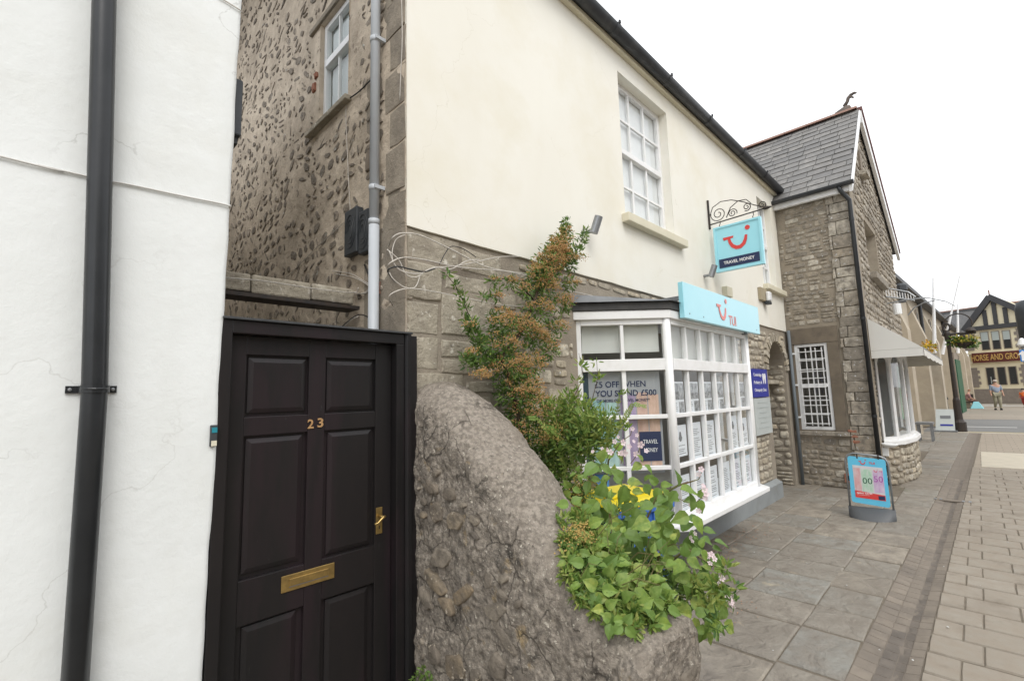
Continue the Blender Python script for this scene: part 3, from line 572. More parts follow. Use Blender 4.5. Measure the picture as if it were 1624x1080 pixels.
# voussoirs round the arch
for i in range(17):
    a0 = math.pi*i/17; a1 = math.pi*(i+1)/17; am = (a0+a1)/2; L = rnd.uniform(.12, .19)
    P = lambda a, k: (cx_-(ra+k)*math.cos(a), AZS+(.5+k)*math.sin(a))
    if cx_-(ra+L)*math.cos(am) > XR-.03: continue
    g_ = .02; mb = MB(FRONT); po = [P(a0+g_, .005), P(a1-g_, .005), P(a1-g_, L), P(a0+g_, L)]
    mb.prism(po, -.1, .03+rnd.uniform(0, .012), .94); mb.build('voussoir', M_stone, cb)
# plinth
b = MB(); b.box(3.0, 2.335, 0, 8.37, Y0+.01, .225); b.add([(3.0, 2.335, .225), (8.37, 2.335, .225), (8.37, Y0, .27), (3.0, Y0, .27)], [(0, 1, 2, 3)]); b.box(8.345, 2.345, 0, 8.37, Y0+.3, .24)
b.build('plinth', M_plinth, cb)
# cream render with window openings
def panel(fr, x0, x1, zb, zt, holes, t, m, name, parent, top=None):
    xs = sorted(set([x0, x1]+[h[0] for h in holes]+[h[1] for h in holes]+list(np.arange(x0+.12, x1, .12)))); xs2 = [xs[0]]
    for x in xs[1:]:
        if x-xs2[-1] > .004: xs2.append(x)
    zs = sorted(set([zt]+[h[2] for h in holes]+[h[3] for h in holes])); mb = MB(fr)
    for xa, xb in zip(xs2[:-1], xs2[1:]):
        zz = [None]+zs
        for k in range(len(zs)):
            lo = None if k == 0 else zs[k-1]; hi = zs[k]; xm = (xa+xb)/2
            if any(h[0] <= xm <= h[1] and lo is not None and h[2]-1e-4 <= lo and hi <= h[3]+1e-4 for h in holes): continue
            za, zb_ = (zb(xa), zb(xb)) if lo is None else (lo, lo)
            mb.add([(xa, za, t), (xb, zb_, t), (xb, hi, t), (xa, hi, t)], [(0, 1, 2, 3)])
            if lo is None: mb.add([(xa, za, t), (xb, zb_, t), (xb, zb_, -.02), (xa, za, -.02)], [(0, 1, 2, 3)])
    for h in holes:
        d = h[4]
        mb.add([(h[0], h[2], t), (h[0], h[3], t), (h[0], h[3], -d), (h[0], h[2], -d)], [(0, 1, 2, 3)]); mb.add([(h[1], h[2], t), (h[1], h[3], t), (h[1], h[3], -d), (h[1], h[2], -d)], [(0, 1, 2, 3)])
        mb.add([(h[0], h[3], t), (h[1], h[3], t), (h[1], h[3], -d), (h[0], h[3], -d)], [(0, 1, 2, 3)]); mb.add([(h[0], h[2], t), (h[1], h[2], t), (h[1], h[2], -d), (h[0], h[2], -d)], [(0, 1, 2, 3)])
    return mb.build(name, m, parent, fix=False)
W1 = (4.165, 5.275, 3.485, 5.09); W2 = (8.585, 9.33, 3.44, 5.0)
CF = Frame((0, YF, 0), (1, 0, 0), (0, 0, 1), (0, -1, 0))
panel(CF, 1.553, XR-.002, cream_bot, 5.36, [(*W1, .13), (*W2, .13)], 0, M_cream, 'render', cb)
b = MB(); b.box(1.56, Y0+.0, 2.8, W1[0]-.002, Y0+.5, 5.4); b.box(W1[1]+.002, Y0, 2.8, W2[0]-.002, Y0+.5, 5.4); b.box(W2[1]+.002, Y0, 2.8, XR-.004, Y0+.5, 5.4)
b.box(W1[0], Y0+.2, 2.8, W1[1], Y0+.5, 3.48); b.box(W2[0], Y0+.2, 2.8, W2[1], Y0+.5, 3.43); b.build('upper_wall', M_mortar, cb)
b = MB(); b.box(1.556, YF, 2.9, 1.5568, YF+.022, 5.3); b.build('render_edge', M_cream, cb)
def sash(fr, x0, x1, z0, z1, cols, rows, parent, name='window', bar=.022, fw=.05, d0=-.10, mat_=M_wpaint, glz=M_glass, mid=None, blind=True, inner=.03, th=.05):
    """window > frame is the part; panes, bars and blind are its sub-parts"""
    f = MB(fr); f.box(x0, z0, d0-th, x0+fw, z1, d0); f.box(x1-fw, z0, d0-th, x1, z1, d0); f.box(x0+fw, z0, d0-th, x1-fw, z0+fw, d0-.001); f.box(x0+fw, z1-fw, d0-th, x1-fw, z1, d0-.001)
    if mid: f.box(x0+fw, mid-.03, d0-th, x1-fw, mid+.03, d0+.012)
    w = f.build(name, mat_, parent, bevel=.004)
    xs = np.linspace(x0+fw, x1-fw, cols+1); spans = [(z0+fw, mid-.03, rows//2), (mid+.03, z1-fw, rows-rows//2)] if mid else [(z0+fw, z1-fw, rows)]
    for (a, b_, nr) in spans:
        zs = np.linspace(a, b_, nr+1)
        for x in xs[1:-1]: m_ = MB(fr); m_.box(x-bar/2, a, d0-.035, x+bar/2, b_, d0-.008); m_.build('glazing_bar', mat_, w)
        for z in zs[1:-1]: m_ = MB(fr); m_.box(x0+fw, z-bar/2, d0-.034, x1-fw, z+bar/2, d0-.009); m_.build('glazing_bar', mat_, w)
        for i in range(cols):
            for j in range(nr): m_ = MB(fr); m_.box(xs[i]+bar/2, zs[j]+bar/2, d0-.026, xs[i+1]-bar/2, zs[j+1]-bar/2, d0-.022); m_.build('pane', glz, w)
    if blind: m_ = MB(fr); m_.box(x0+fw*.6, z0+fw*.6, d0-.062, x1-fw*.6, z1-fw*.6, d0-.056); m_.build('blind', M_blind if blind is True else blind, w)
    return w
M_skyblind = mat('sky_white_blind', (.80, .80, .79), (.74, .75, .76), sc=1.2, rough=.9, bump=0)  # blind's white stands in for bright sky reflected in the panes
sash(CF, *W1, 3, 4, cb, mid=4.29, blind=M_skyblind, fw=.055, bar=.026)
sash(CF, *W2, 3, 4, cb, mid=4.22, blind=M_skyblind, fw=.05, bar=.026)
for (a, b_, z) in ((4.09, 5.455, 3.395), (8.52, 9.60, 3.345)):
    m_ = MB(CF); m_.box(a, z, .0, b_, z+.092, .085); m_.build('window_sill', M_creamtrim, cb, bevel=.008)
# eaves, gutter and a roof behind it
b = MB(CF); b.box(1.5, 5.30, .002, XR+.02, 5.345, .055); b.build('soffit', M_creamtrim, cb)
gt = MB(); X0_ = .6; pr = [(2.345-.07*math.cos(a)-.055, 5.40-.075*math.sin(a)) for a in np.linspace(0, math.pi, 13)]
vs = [(X, y, z) for X in (X0_, XR+.05) for y, z in pr]; n = 13; gt.add(vs, [(i, i+1, n+i+1, n+i) for i in range(n-1)]+[tuple(range(n)), tuple(range(n, 2*n))])
gut = gt.build('gutter', M_gut, cb, smooth=True)
b = MB(); b.box(X0_, 2.355, 5.33, XR+.03, 2.38, 5.47); b.build('fascia_board', M_gut, cb)
for X in (2.6, 3.95, 5.1, 6.3, 7.6, 8.7):
    m_ = MB(); q = [(2.29-.075*math.cos(a), 5.40-.08*math.sin(a)) for a in np.linspace(0, math.pi, 13)]
    m_.add([(xx, y, z) for xx in (X-.035, X+.035) for y, z in q], [(i, i+1, 14+i, 13+i) for i in range(12)]); m_.box(X-.012, 2.205, 5.40, X+.012, 2.222, 5.43); m_.build('gutter_joint', M_gut, cb, smooth=False)
b = MB(); b.add([(.6, 2.32, 5.46), (XR+.4, 2.32, 5.46), (XR+.4, 6.0, 7.6), (.6, 6.0, 7.6), (.6, 9.6, 5.46), (XR+.4, 9.6, 5.46)], [(0, 1, 2, 3), (3, 2, 5, 4)]); b.build('roof', M_slate_i, cb)
# alley side wall of the same building
SIDE = Frame((1.553, YF+.0, 0), (0, 1, 0), (0, 0, 1), (-1, 0, 0))
AW = (.80, 1.33, 3.97, 4.90)   # window opening (distance along the alley, height)
b = MB(); yy = YF+.022
sv = MB(SIDE); NU, NV = 130, 110
G = [[None]*(NU+1) for _ in range(NV+1)]; vs = []; idx = {}
us = np.linspace(.0, 8.5, NU+1); vz = np.linspace(0, 7.6, NV+1)
us = np.array(sorted(set(list(us)+[AW[0], AW[1]]))); vz = np.array(sorted(set(list(vz)+[AW[2], AW[3]])))
for j, z in enumerate(vz):
    for i, u in enumerate(us): vs.append((u, z, .010*noise.noise(Vector((u*3, z*3, 2)))+.006*noise.noise(Vector((u*9, z*9, 5)))-.004 if u > .03 else -.002))
nU = len(us)
fs = [(j*nU+i, j*nU+i+1, (j+1)*nU+i+1, (j+1)*nU+i) for j in range(len(vz)-1) for i in range(nU-1) if not (AW[0]-1e-6 <= us[i] and us[i+1] <= AW[1]+1e-6 and AW[2]-1e-6 <= vz[j] and vz[j+1] <= AW[3]+1e-6)]
sv.add(vs, fs)
for q in ([(AW[0], AW[2]), (AW[0], AW[3])], [(AW[1], AW[2]), (AW[1], AW[3])], [(AW[0], AW[3]), (AW[1], AW[3])], [(AW[0], AW[2]), (AW[1], AW[2])]):
    (a, c), (d, e) = q; sv.add([(a, c, .002), (d, e, .002), (d, e, -.3), (a, c, -.3)], [(0, 1, 2, 3)])
sv.build('side_wall', M_allmort, cb, smooth=False)
def amask(u, z):
    if u < .26: return False
    return not (AW[0]-.14 < u < AW[1]+.1 and AW[2]-.16 < z < AW[3]+.1)
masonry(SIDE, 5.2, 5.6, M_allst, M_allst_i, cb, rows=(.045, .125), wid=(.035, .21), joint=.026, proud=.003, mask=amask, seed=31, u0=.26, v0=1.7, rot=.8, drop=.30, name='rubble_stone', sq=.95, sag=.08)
for i, (a, c, d, e) in enumerate([(0.0, 2.53, .24, 2.74), (0, 2.28, .20, 2.52), (0, 2.02, .25, 2.27), (0, 2.75, .21, 2.98), (0, 3.0, .25, 3.3), (0, 3.31, .2, 3.56), (0, 3.57, .26, 3.84), (0, 3.85, .2, 4.1), (0, 4.11, .25, 4.36), (0, 4.37, .2, 4.62), (0, 4.63, .25, 4.9), (0, 4.9, .2, 5.2), (0, 1.7, .2, 2.01)]):
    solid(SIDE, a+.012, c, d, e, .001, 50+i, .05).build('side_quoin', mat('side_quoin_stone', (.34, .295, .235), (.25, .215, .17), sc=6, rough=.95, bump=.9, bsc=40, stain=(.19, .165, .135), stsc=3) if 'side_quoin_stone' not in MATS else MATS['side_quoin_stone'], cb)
M_brick = mat('red_brick', (.36, .16, .10), (.27, .13, .09), sc=12, rough=.9, bump=.5)
for (a, c, d, e) in ((1.37, 4.44, 1.43, 4.50), (1.40, 4.34, 1.47, 4.42), (.30, 2.36, .37, 2.44), (.36, 3.25, .50, 3.42)):
    solid(SIDE, a, c, d, e, .014, int(a*100)).build('brick', M_brick if e-c < .15 else M_beiged, cb)
aw = sash(Frame((1.553, YF, 0), (0, 1, 0), (0, 0, 1), (-1, 0, 0)), AW[0], AW[1], AW[2], AW[3], 2, 2, cb, bar=.014, fw=.045, d0=-.035, mat_=M_upvc, mid=4.52, blind=mat('net_curtain', (.5, .55, .55), (.42, .47, .47), sc=2, rough=.9, bump=.2, bsc=4, aniso=(1, 14, .5)))
m_ = MB(SIDE); m_.box(AW[0]-.05, AW[2]-.045, -.06, AW[1]+.17, AW[2]-.004, .05); m_.build('window_sill', M_quoin, cb, bevel=.006)
m_ = MB(SIDE); m_.box(AW[0]-.05, AW[3]+.004, -.08, AW[1]+.2, AW[3]+.05, .02); m_.build('window_lintel', M_mortar, cb, bevel=.006)
b = MB(); b.box(.62, 12, 0, 1.6, 12.3, 7.5); b.build('alley_end_wall', M_allmort, cb)

# ---- bay shopfront
YB = 1.86; BX0, BX1 = 3.84, 5.79; SW = (BX0-3.27)*2**.5
bay = cb
BF = Frame((0, YB, 0), (1, 0, 0), (0, 0, 1), (0, -1, 0))
s2 = 2**-.5
BL = Frame((3.27, YB+(BX0-3.27), 0), (s2, -s2, 0), (0, 0, 1), (-s2, -s2, 0))
BR = Frame((BX1, YB, 0), (s2, s2, 0), (0, 0, 1), (s2, -s2, 0))
def bayface(fr, W, xl, xr, cols, name, split=None, topinset=.05, x_off=0):
    t = .05; f = MB(fr)
    lv = [.60, 1.045, 1.47, 1.90, 2.31]
    f.box(xl, .60, -t, xl+.045, 2.31, 0); f.box(xr-.045, .60, -t, xr, 2.31, 0)
    for z0, z1, d in ((.60, .66, 0), (1.030, 1.064, -.004), (1.455, 1.490, -.004), (1.865, 1.965, .012), (2.265, 2.31, .004)): f.box(xl+.045, z0, -t, xr-.045, z1, d)
    w = f.build(name, M_wpaint, bay, bevel=.004)
    xs = np.linspace(xl+.03, xr-.03, cols+1)
    for x in xs[1:-1]:
        wd = .036; m_ = MB(fr); m_.box(x-wd/2, .66, -t+.004, x+wd/2, 1.865, -.006); m_.build('glazing_bar', M_wpaint, w, bevel=.003)
        wt = .055 if (split and abs(x-split) < .05) else .03; m_ = MB(fr); m_.box(x-wt/2, 1.965, -t+.004, x+wt/2, 2.265, -.003); m_.build('glazing_bar', M_wpaint, w, bevel=.003)
    for i in range(cols):
        a = xs[i]+.017 if i else xl+.045; c = xs[i+1]-.017 if i < cols-1 else xr-.045
        for z0, z1 in ((.66, 1.03), (1.064, 1.455), (1.49, 1.865), (1.965, 2.265)):
            m_ = MB(fr); m_.box(a, z0, -.034, c, z1, -.030); m_.build('pane', M_glass, w)
    return w
bayface(BF, BX1-BX0, BX0+.005, BX1-.005, 6, 'bay_front', split=4.815)
bayface(BL, SW, .0, SW-.005, 2, 'bay_side')
bayface(BR, SW, .005, SW, 2, 'bay_side')
for (x, y) in ((BX0, YB), (BX1, YB)):
    m_ = MB(); m_.lathe((x, y+.02, 0), [(.036, .60), (.036, 2.31)], 12); m_.build('corner_post', M_wpaint, bay, smooth=True)
def ringpoly(o):   # outline of the bay pushed out by o
    t = o*math.tan(R(22.5)); return [(3.27-o*s2*2+.0, YF+.02), (BX0-t, YB-o), (BX1+t, YB-o), (6.36+o*s2*2, YF+.02)]
def ringslab(o, z0, z1, name, m, bev=.006, inner=None):
    m_ = MB(); m_.prism(ringpoly(o), z0, z1); return m_.build(name, m, bay, bevel=bev)
ringslab(.10, .555, .600, 'bay_sill', M_wpaint)
ringslab(.0, .51, .555, 'bay_base', M_plinth)
ringslab(.030, 2.311, 2.385, 'bay_cornice', M_wpaint)
ringslab(.042, 2.387, 2.455, 'bay_roof_edge', M_felt)
m_ = MB(); P = ringpoly(.07); m_.add([(x, y, 2.457) for x, y in P]+[(3.25, YF+.01, 2.535), (6.35, YF+.01, 2.535)], [(0, 1, 4), (1, 2, 5, 4), (2, 3, 5), (0, 4, 5, 3)]); m_.build('lead_roof', M_lead, bay)
# shop interior
b = MB(); b.box(3.2, 2.95, .1, 7.2, 6.2, .55); b.box(3.1, 2.95, .55, 3.2, 6.2, 2.8); b.box(7.2, 2.95, .5, 7.3, 6.2, 2.8); b.box(3.2, 6.2, .5, 7.2, 6.3, 2.8); b.box(3.2, 2.95, 2.75, 7.2, 6.2, 2.85)
b.build('shop_interior', M_room, cb)
for x in (4.2, 5.6):
    m_ = MB(); m_.box(x-.3, 3.6, 2.72, x+.3, 3.8, 2.745)
    em = MATS.get('lamp_panel')
    if not em:
        em = bpy.data.materials.new('lamp_panel'); em.use_nodes = True; nn = em.node_tree.nodes; nn.clear(); e_ = nn.new('ShaderNodeEmission'); e_.inputs[1].default_value = 9; o_ = nn.new('ShaderNodeOutputMaterial'); em.node_tree.links.new(e_.outputs[0], o_.inputs[0]); MATS['lamp_panel'] = em
    tag(m_.build('ceiling_light', em), 'lit strip light on the shop ceiling nearest the %s' % ('side window' if x < 5 else 'stone wall'), 'ceiling light')
# roller blinds in the top lights
for fr, a, c, z0, w_ in ((BL, .06, .74, 2.03, 'side'), (BF, BX0+.06, BX1-.06, 1.97, 'front')):
    m_ = MB(fr); m_.box(a, z0, -.085, c, 2.29, -.080); tag(m_.build('roller_blind', M_blind), 'pale roller blind behind the top lights of the %s of the bay window' % w_, 'blind')
# posters and notices behind the glass
pos = thing('window_poster', 'large poster reading £5 OFF WHEN YOU SPEND £500 behind side bay window', 'poster', tuple(BL(.4, 1.0, -.06)))
M_pgrey = mat('poster_grey', (.36, .37, .38), (.30, .31, .33), sc=3, rough=.5, bump=0)
m_ = MB(BL); m_.box(.10, 1.0, -.062, .72, 1.862, -.058); m_.build('sheet', M_pgrey, pos)
for i, (a, c, z0, z1, colr) in enumerate([(.13, .235, 1.02, 1.62, (.20, .36, .36)), (.245, .335, 1.02, 1.60, (.30, .44, .42)), (.37, .50, 1.02, 1.66, (.27, .20, .32)), (.51, .60, 1.02, 1.68, (.44, .28, .22)), (.61, .70, 1.02, 1.66, (.50, .33, .25))]):
    m_ = MB(BL); m_.box(a, z0, -.0575, c, z1, -.0565); m_.build('banknote_strip', mat('note_%d' % i, colr, tuple(min(.8, v*1.15+.1) for v in colr), sc=22, rough=.6, bump=0, aniso=(1, 1, .35)), pos)
text('£5 OFF WHEN', BL, .155, 1.728, .052, M_navy, 'lettering', pos, w=.44, z=-.056, bold=.012)
text('YOU SPEND £500', BL, .155, 1.652, .052, M_navy, 'lettering', pos, w=.53, z=-.055, bold=.012)
text('OR MORE ON TRAVEL MONEY*', BL, .165, 1.603, .026, M_navy, 'lettering', pos, w=.46, z=-.055, bold=.006)
pos = thing('window_poster', 'navy poster reading TRAVEL MONEY behind side bay window', 'poster', tuple(BL(.6, 1.2, -.05)))
m_ = MB(BL); m_.box(.515, 1.10, -.054, .70, 1.345, -.050); m_.build('sheet', M_navy, pos)
text('TRAVEL', BL, .607, 1.245, .034, M_wink, 'lettering', pos, w=.125, z=-.0495, align='CENTER'); text('MONEY', BL, .607, 1.175, .034, M_wink, 'lettering', pos, w=.115, z=-.0495, align='CENTER')
m_ = MB(BL); m_.box(.035, 1.04, -.10, .135, 1.862, -.06); tag(m_.build('display_banner', mat('dark_teal', (.012, .04, .06), None, rough=.5, bump=0)), 'dark teal display banner at left edge of side bay window', 'banner')
m_ = MB(BL); m_.box(.13, .70, -.10, .24, 1.22, -.07); tag(m_.build('leaflet_stand', mat('light_blue_card', (.13, .33, .62), None, rough=.5, bump=0)), 'light blue leaflet card low in side bay window', 'leaflet')
ORD = ['first', 'second', 'third', 'fourth', 'fifth', 'sixth']; ROWN = ['upper', 'middle', 'lowest']
xs = np.linspace(BX0+.035, BX1-.035, 7)
for ri, (z0, z1) in enumerate(((1.49, 1.865), (1.064, 1.455), (.66, 1.03))):
    for ci in range(6):
        r = random.Random(ri*10+ci); a = xs[ci]+.035; c = xs[ci+1]-.035
        if ri == 1 and ci == 3: continue
        if ri == 0 and ci == 4: continue
        lo = z0-.02 if ri != 1 or ci else z0+.05; hi = z1-r.uniform(.045, .09)
        if ri == 0: hi = z1-.10
        if ri == 2: lo = z0+.0; hi = z1-.075
        tl = r.uniform(-.006, .006)
        no = thing('window_notice', 'white notice with %s, %s pane from left, %s notice row' % ('dark picture' if ri == 0 else 'grey emblem' if (ri == 1 and ci in (0, 4, 5)) else 'typed lines', ORD[ci], ROWN[ri]), 'notice', tuple(BF((a+c)/2, lo, -.05)), 'notices behind the bay front panes')
        m_ = MB(BF); m_.box(a+tl, lo, -.050, c+tl, hi, -.048); m_.build('sheet', M_paper, no)
        W_ = c-a; m_ = MB(BF); m2 = None
        if ri == 0:
            k = MB(BF); k.box(a+.006+tl, lo+(hi-lo)*.46, -.0478, c-.006+tl, hi-.012, -.0472); k.build('picture', mat('notice_picture', (.10, .105, .11), (.50, .51, .53), sc=26, rough=.6, bump=0) if 'notice_picture' not in MATS else MATS['notice_picture'], no)
            k = MB(BF); k.box(a+W_*.55+tl, lo+.02, -.0478, c-.008+tl, lo+(hi-lo)*.40, -.0472); k.build('small_picture', MATS['notice_picture'], no)
            zt = lo+(hi-lo)*.40; xr_ = a+W_*.5
        else: zt = hi-.03; xr_ = c-.015
        if ri == 1 and ci in (0, 4, 5):
            k = MB(BF); zc = hi-.10; k.prism([(a+W_*.5+.028*math.sin(t)*(1+.3*math.cos(3*t))+tl, zc+.045*math.cos(t)) for t in np.linspace(0, 2*math.pi, 11)[:-1]], -.0478, -.0472); k.build('emblem', M_ink, no); zt = hi-.165
        z = zt
        while z > lo+.03:
            z -= r.uniform(.013, .02) if r.random() < .8 else .034
            ww = (xr_-a-.03)*r.uniform(.35, .95); cx = (a+xr_)/2+.005
            m_.box(cx-ww/2+tl, z, -.0478, cx+ww/2+tl, z+.005, -.0472)
        if m_.v: m_.build('printed_lines', M_ink, no, fix=False)
# ---- signs
def smile(fr, x, z, s, m, parent, zz, depth=.004):
    """curved mark: hooked bowl with a dot"""
    P = [(-.50, .22), (-.30, .22), (-.27, .08), (-.18, -.14), (-.02, -.27), (.14, -.27), (.28, -.16), (.36, .02), (.385, .16)]
    Pi = [(-.30, .22)]
    th = .055; mb = MB(fr); pts = [(-.29, .17), (-.26, .02), (-.18, -.13), (-.05, -.22), (.09, -.22), (.21, -.13), (.28, .02), (.31, .17)]
    for k in range(len(pts)):
        pass
    L = []; Rr = []
    for k, (a, c) in enumerate(pts):
        a0, c0 = pts[max(0, k-1)]; a1, c1 = pts[min(len(pts)-1, k+1)]; dx, dy = a1-a0, c1-c0; q = math.hypot(dx, dy); t = th*(.75+.5*math.sin(math.pi*k/(len(pts)-1)))
        L.append((a-dy/q*t, c+dx/q*t)); Rr.append((a+dy/q*t, c-dx/q*t))
    for k in range(len(pts)-1):
        mb.prism([(x+p[0]*s, z+p[1]*s) for p in (L[k], L[k+1], Rr[k+1], Rr[k])], zz, zz+depth)
    mb.prism([(x+p[0]*s, z+p[1]*s) for p in ((-.50, .24), (-.47, .13), (-.14, .17), (-.12, .24))], zz-.0005, zz+depth+.0005)
    mb.prism([(x+(.37+.085*math.cos(t))*s, z+(.42+.085*math.sin(t))*s) for t in np.linspace(0, 2*math.pi, 15)[:-1]], zz, zz+depth)
    return mb.build('smile_mark', m, parent)
fs_ = thing('fascia_sign', 'long pale cyan fascia sign lettered TUI above the bay window', 'sign', (5.26, YB, 2.52))
SGN = Frame((0, 1.765, 0), (1, 0, 0), (0, 0, 1), (0, -1, 0)); kx = 1.765/1.86
sx0, sx1, sz0, sz1 = 4.185*kx, 6.31*kx, 1.68+(2.353-1.68)*kx, 1.68+(2.694-1.68)*kx
m_ = MB(SGN); m_.box(sx0, sz0, -.045, sx1, sz1, 0); m_.build('panel', M_cyan, fs_, bevel=.004)
for x in (sx0+.1, sx0+.4, sx1-.12): m_ = MB(SGN); m_.lathe((0, 0, 0), [(.006, 0), (.006, .003)], 8); m_.fr = SGN; mm = MB(SGN); mm.box(x, sz0+.04, 0, x+.012, sz0+.052, .003); mm.build('bolt', M_steel, fs_)
smile(SGN, onY(1145.5, 494, 1.765)[0], onY(1145.5, 495, 1.765)[2], .29, M_pinkred, fs_, .001)
tx = onY(1156, 509, 1.765); text('TUI', SGN, tx[0], tx[2]-.04, .10, M_pinkred, 'lettering', fs_, w=.20, z=.001, bold=.01)
m_ = MB(); m_.box(sx1-.35, 1.812, sz0-.02, sx1-.30, YF, sz0+.02); m_.build('support_arm', M_lead, fs_); m_ = MB(); m_.box(sx0+.3, 1.812, sz1-.1, sx0+.34, YF, sz1-.06); m_.build('support_arm', M_lead, fs_)
# hanging sign
HX = 6.355; HF = Frame((HX-.022, 0, 0), (0, -1, 0), (0, 0, 1), (-1, 0, 0))
hb = thing('sign_bracket', 'black wrought iron scroll bracket fixed to the cream wall', 'bracket', (HX, YF, 4.05))
m_ = MB(); m_.box(HX-.012, YF-.025, 3.86, HX+.012, YF-.002, 4.27); m_.build('wall_bar', M_iron, hb, bevel=.003)
m_ = MB(); m_.tube([(HX, YF-.02, 3.92), (HX, 1.66, 3.945)], .009, 8); m_.build('arm', M_iron, hb, smooth=True)
m_ = MB(); m_.tube([(HX, 1.72, 3.945), (HX, 1.69, 3.945), (HX, 1.65, 3.945), (HX, 1.60, 3.945)], [.008, .022, .02, .002], 8); m_.build('spear_tip', M_iron, hb, smooth=True)
def spiral(cy, cz, r0, r1, a0, a1, n=26): return [(HX, cy+(r0+(r1-r0)*k/n)*math.cos(a0+(a1-a0)*k/n), cz+(r0+(r1-r0)*k/n)*math.sin(a0+(a1-a0)*k/n)) for k in range(n+1)]
scr = [spiral(2.26, 4.04, .105, .02, R(20), R(-620)), spiral(2.08, 4.0, .06, .012, R(200), R(-420)), spiral(1.90, 4.03, .055, .012, R(-60), R(-640)), spiral(1.72, 4.0, .05, .01, R(250), R(-300)),
       [(HX, 2.37, 4.05), (HX, 2.33, 4.15), (HX, 2.22, 4.20), (HX, 2.08, 4.18), (HX, 1.94, 4.11), (HX, 1.80, 4.02), (HX, 1.68, 3.955)], [(HX, 2.16, 3.96), (HX, 2.10, 4.08), (HX, 2.0, 4.14), (HX, 1.90, 4.13), (HX, 1.845, 4.06)]]
for s_ in scr: m_ = MB(); m_.tube(s_, .006, 6); m_.build('scroll', M_iron, hb, smooth=True)
hs = thing('hanging_sign', 'square cyan hanging sign with red smile over TRAVEL MONEY strip', 'sign', (HX, 2.03, 3.24))
m_ = MB(); m_.box(HX-.022, 1.74, 3.235, HX+.022, 2.337, 3.852); m_.build('panel', M_cyan, hs, bevel=.005)
for q in ((-2.337, 3.235, -2.305, 3.852), (-1.772, 3.235, -1.74, 3.852), (-2.305, 3.235, -1.772, 3.262), (-2.305, 3.825, -1.772, 3.852)):
    m_ = MB(HF); m_.box(q[0], q[1], 0.0, q[2], q[3], .012); m_.build('frame_edge', M_cyan, hs, bevel=.003)
m_ = MB(HF); m_.box(-2.29, 3.285, .001, -1.79, 3.405, .006); m_.build('strip', M_navy, hs)
text('TRAVEL MONEY', HF, -2.04, 3.325, .042, M_wink, 'lettering', hs, w=.38, z=.007, align='CENTER', bold=.012)
smile(HF, -2.04, 3.60, .36, M_red, hs, .001)
for y in (1.83, 2.25):
    m_ = MB(); m_.tube([(HX, y, 3.85), (HX, y+.01, 3.88), (HX, y-.005, 3.90), (HX, y, 3.93)], .005, 6); m_.build('hook', M_iron, hs)
# lights, boxes and plaques on the wall
def flood(x, z, lab):
    t = thing('floodlight', lab, 'light', (x, YF, z), 'floodlights on the cream wall')
    m_ = MB(); m_.tube([(x, YF, z-.03), (x, YF-.08, z-.03)], .018, 8); m_.build('arm', M_steel, t)
    m_ = MB(); m_.tube([(x, YF-.09, z-.055), (x+.02, YF-.14, z+.09)], .038, 14); m_.build('lamp_head', M_steel, t, smooth=False)
flood(3.44, 3.16, 'grey cylinder floodlight above the orange flowering shrub'); flood(6.06, 3.19, 'grey cylinder floodlight left of the hanging sign')
m_ = MB(CF); m_.box(6.66, 2.97, 0, 6.86, 3.11, .07); tag(m_.build('junction_box', M_creamtrim, bevel=.006), 'cream box on the wall just above the fascia sign', 'box')
al = thing('alarm_light', 'beige backed bulkhead lamp below the small upper window', 'light', (8.43, YF, 3.23))
m_ = MB(CF); m_.box(8.20, 3.12, 0, 8.52, 3.33, .05); m_.build('back_plate', mat('beige_plastic', (.34, .29, .20), None, rough=.6, bump=0), al, bevel=.006)
m_ = MB(CF); m_.box(8.42, 3.12, .05, 8.56, 3.28, .11); m_.build('lamp_cover', M_upvc, al, bevel=.02)
m_ = MB(CF); m_.box(8.42, 3.07, .02, 8.56, 3.12, .10); m_.build('sensor', M_box, al, bevel=.01)
PF = Frame((0, YF-.03, 0), (1, 0, 0), (0, 0, 1), (0, -1, 0))
pl = thing('blue_plaque', 'blue plaque lettered Cowbridge Podiatry & Chiropody Clinic beside the arch', 'sign', (7.85, YF, 1.56))
m_ = MB(PF); m_.box(7.49, 1.56, -.03, 8.20, 1.985, 0); m_.build('panel', M_blue, pl)
for i, s_ in enumerate(('Cowbridge', 'Podiatry &', 'Chiropody Clinic')): text(s_, PF, 7.55, 1.86-.115*i, .062, M_wink, 'lettering', pl, w=(.36, .36, .55)[i], z=.001)
m_ = MB(PF)
for sx in (7.99, 8.075): m_.prism([(sx+.034*math.cos(t)*(1.2 if math.sin(t) > 0 else .75), 1.84+.085*math.sin(t)) for t in np.linspace(0, 2*math.pi, 15)[:-1]], .001, .004)
m_.build('feet_symbol', M_wink, pl)
pw_ = thing('white_plaque', 'pale grey plaque with faint lettering below the blue plaque', 'sign', (7.85, YF, 1.0))
m_ = MB(PF); m_.box(7.49, 1.0, -.028, 8.24, 1.545, -.002); m_.build('panel', M_plaq, pw_)
for i in range(6): m_ = MB(PF); w_ = (.42, .5, .34, .46, .3, .5)[i]; m_.box(7.87-w_/2, 1.47-.075*i, -.001, 7.87+w_/2, 1.485-.075*i, .001); m_.build('faint_line', mat('faint_print', (.40, .44, .43), None, rough=.5, bump=0) if 'faint_print' not in MATS else MATS['faint_print'], pw_)
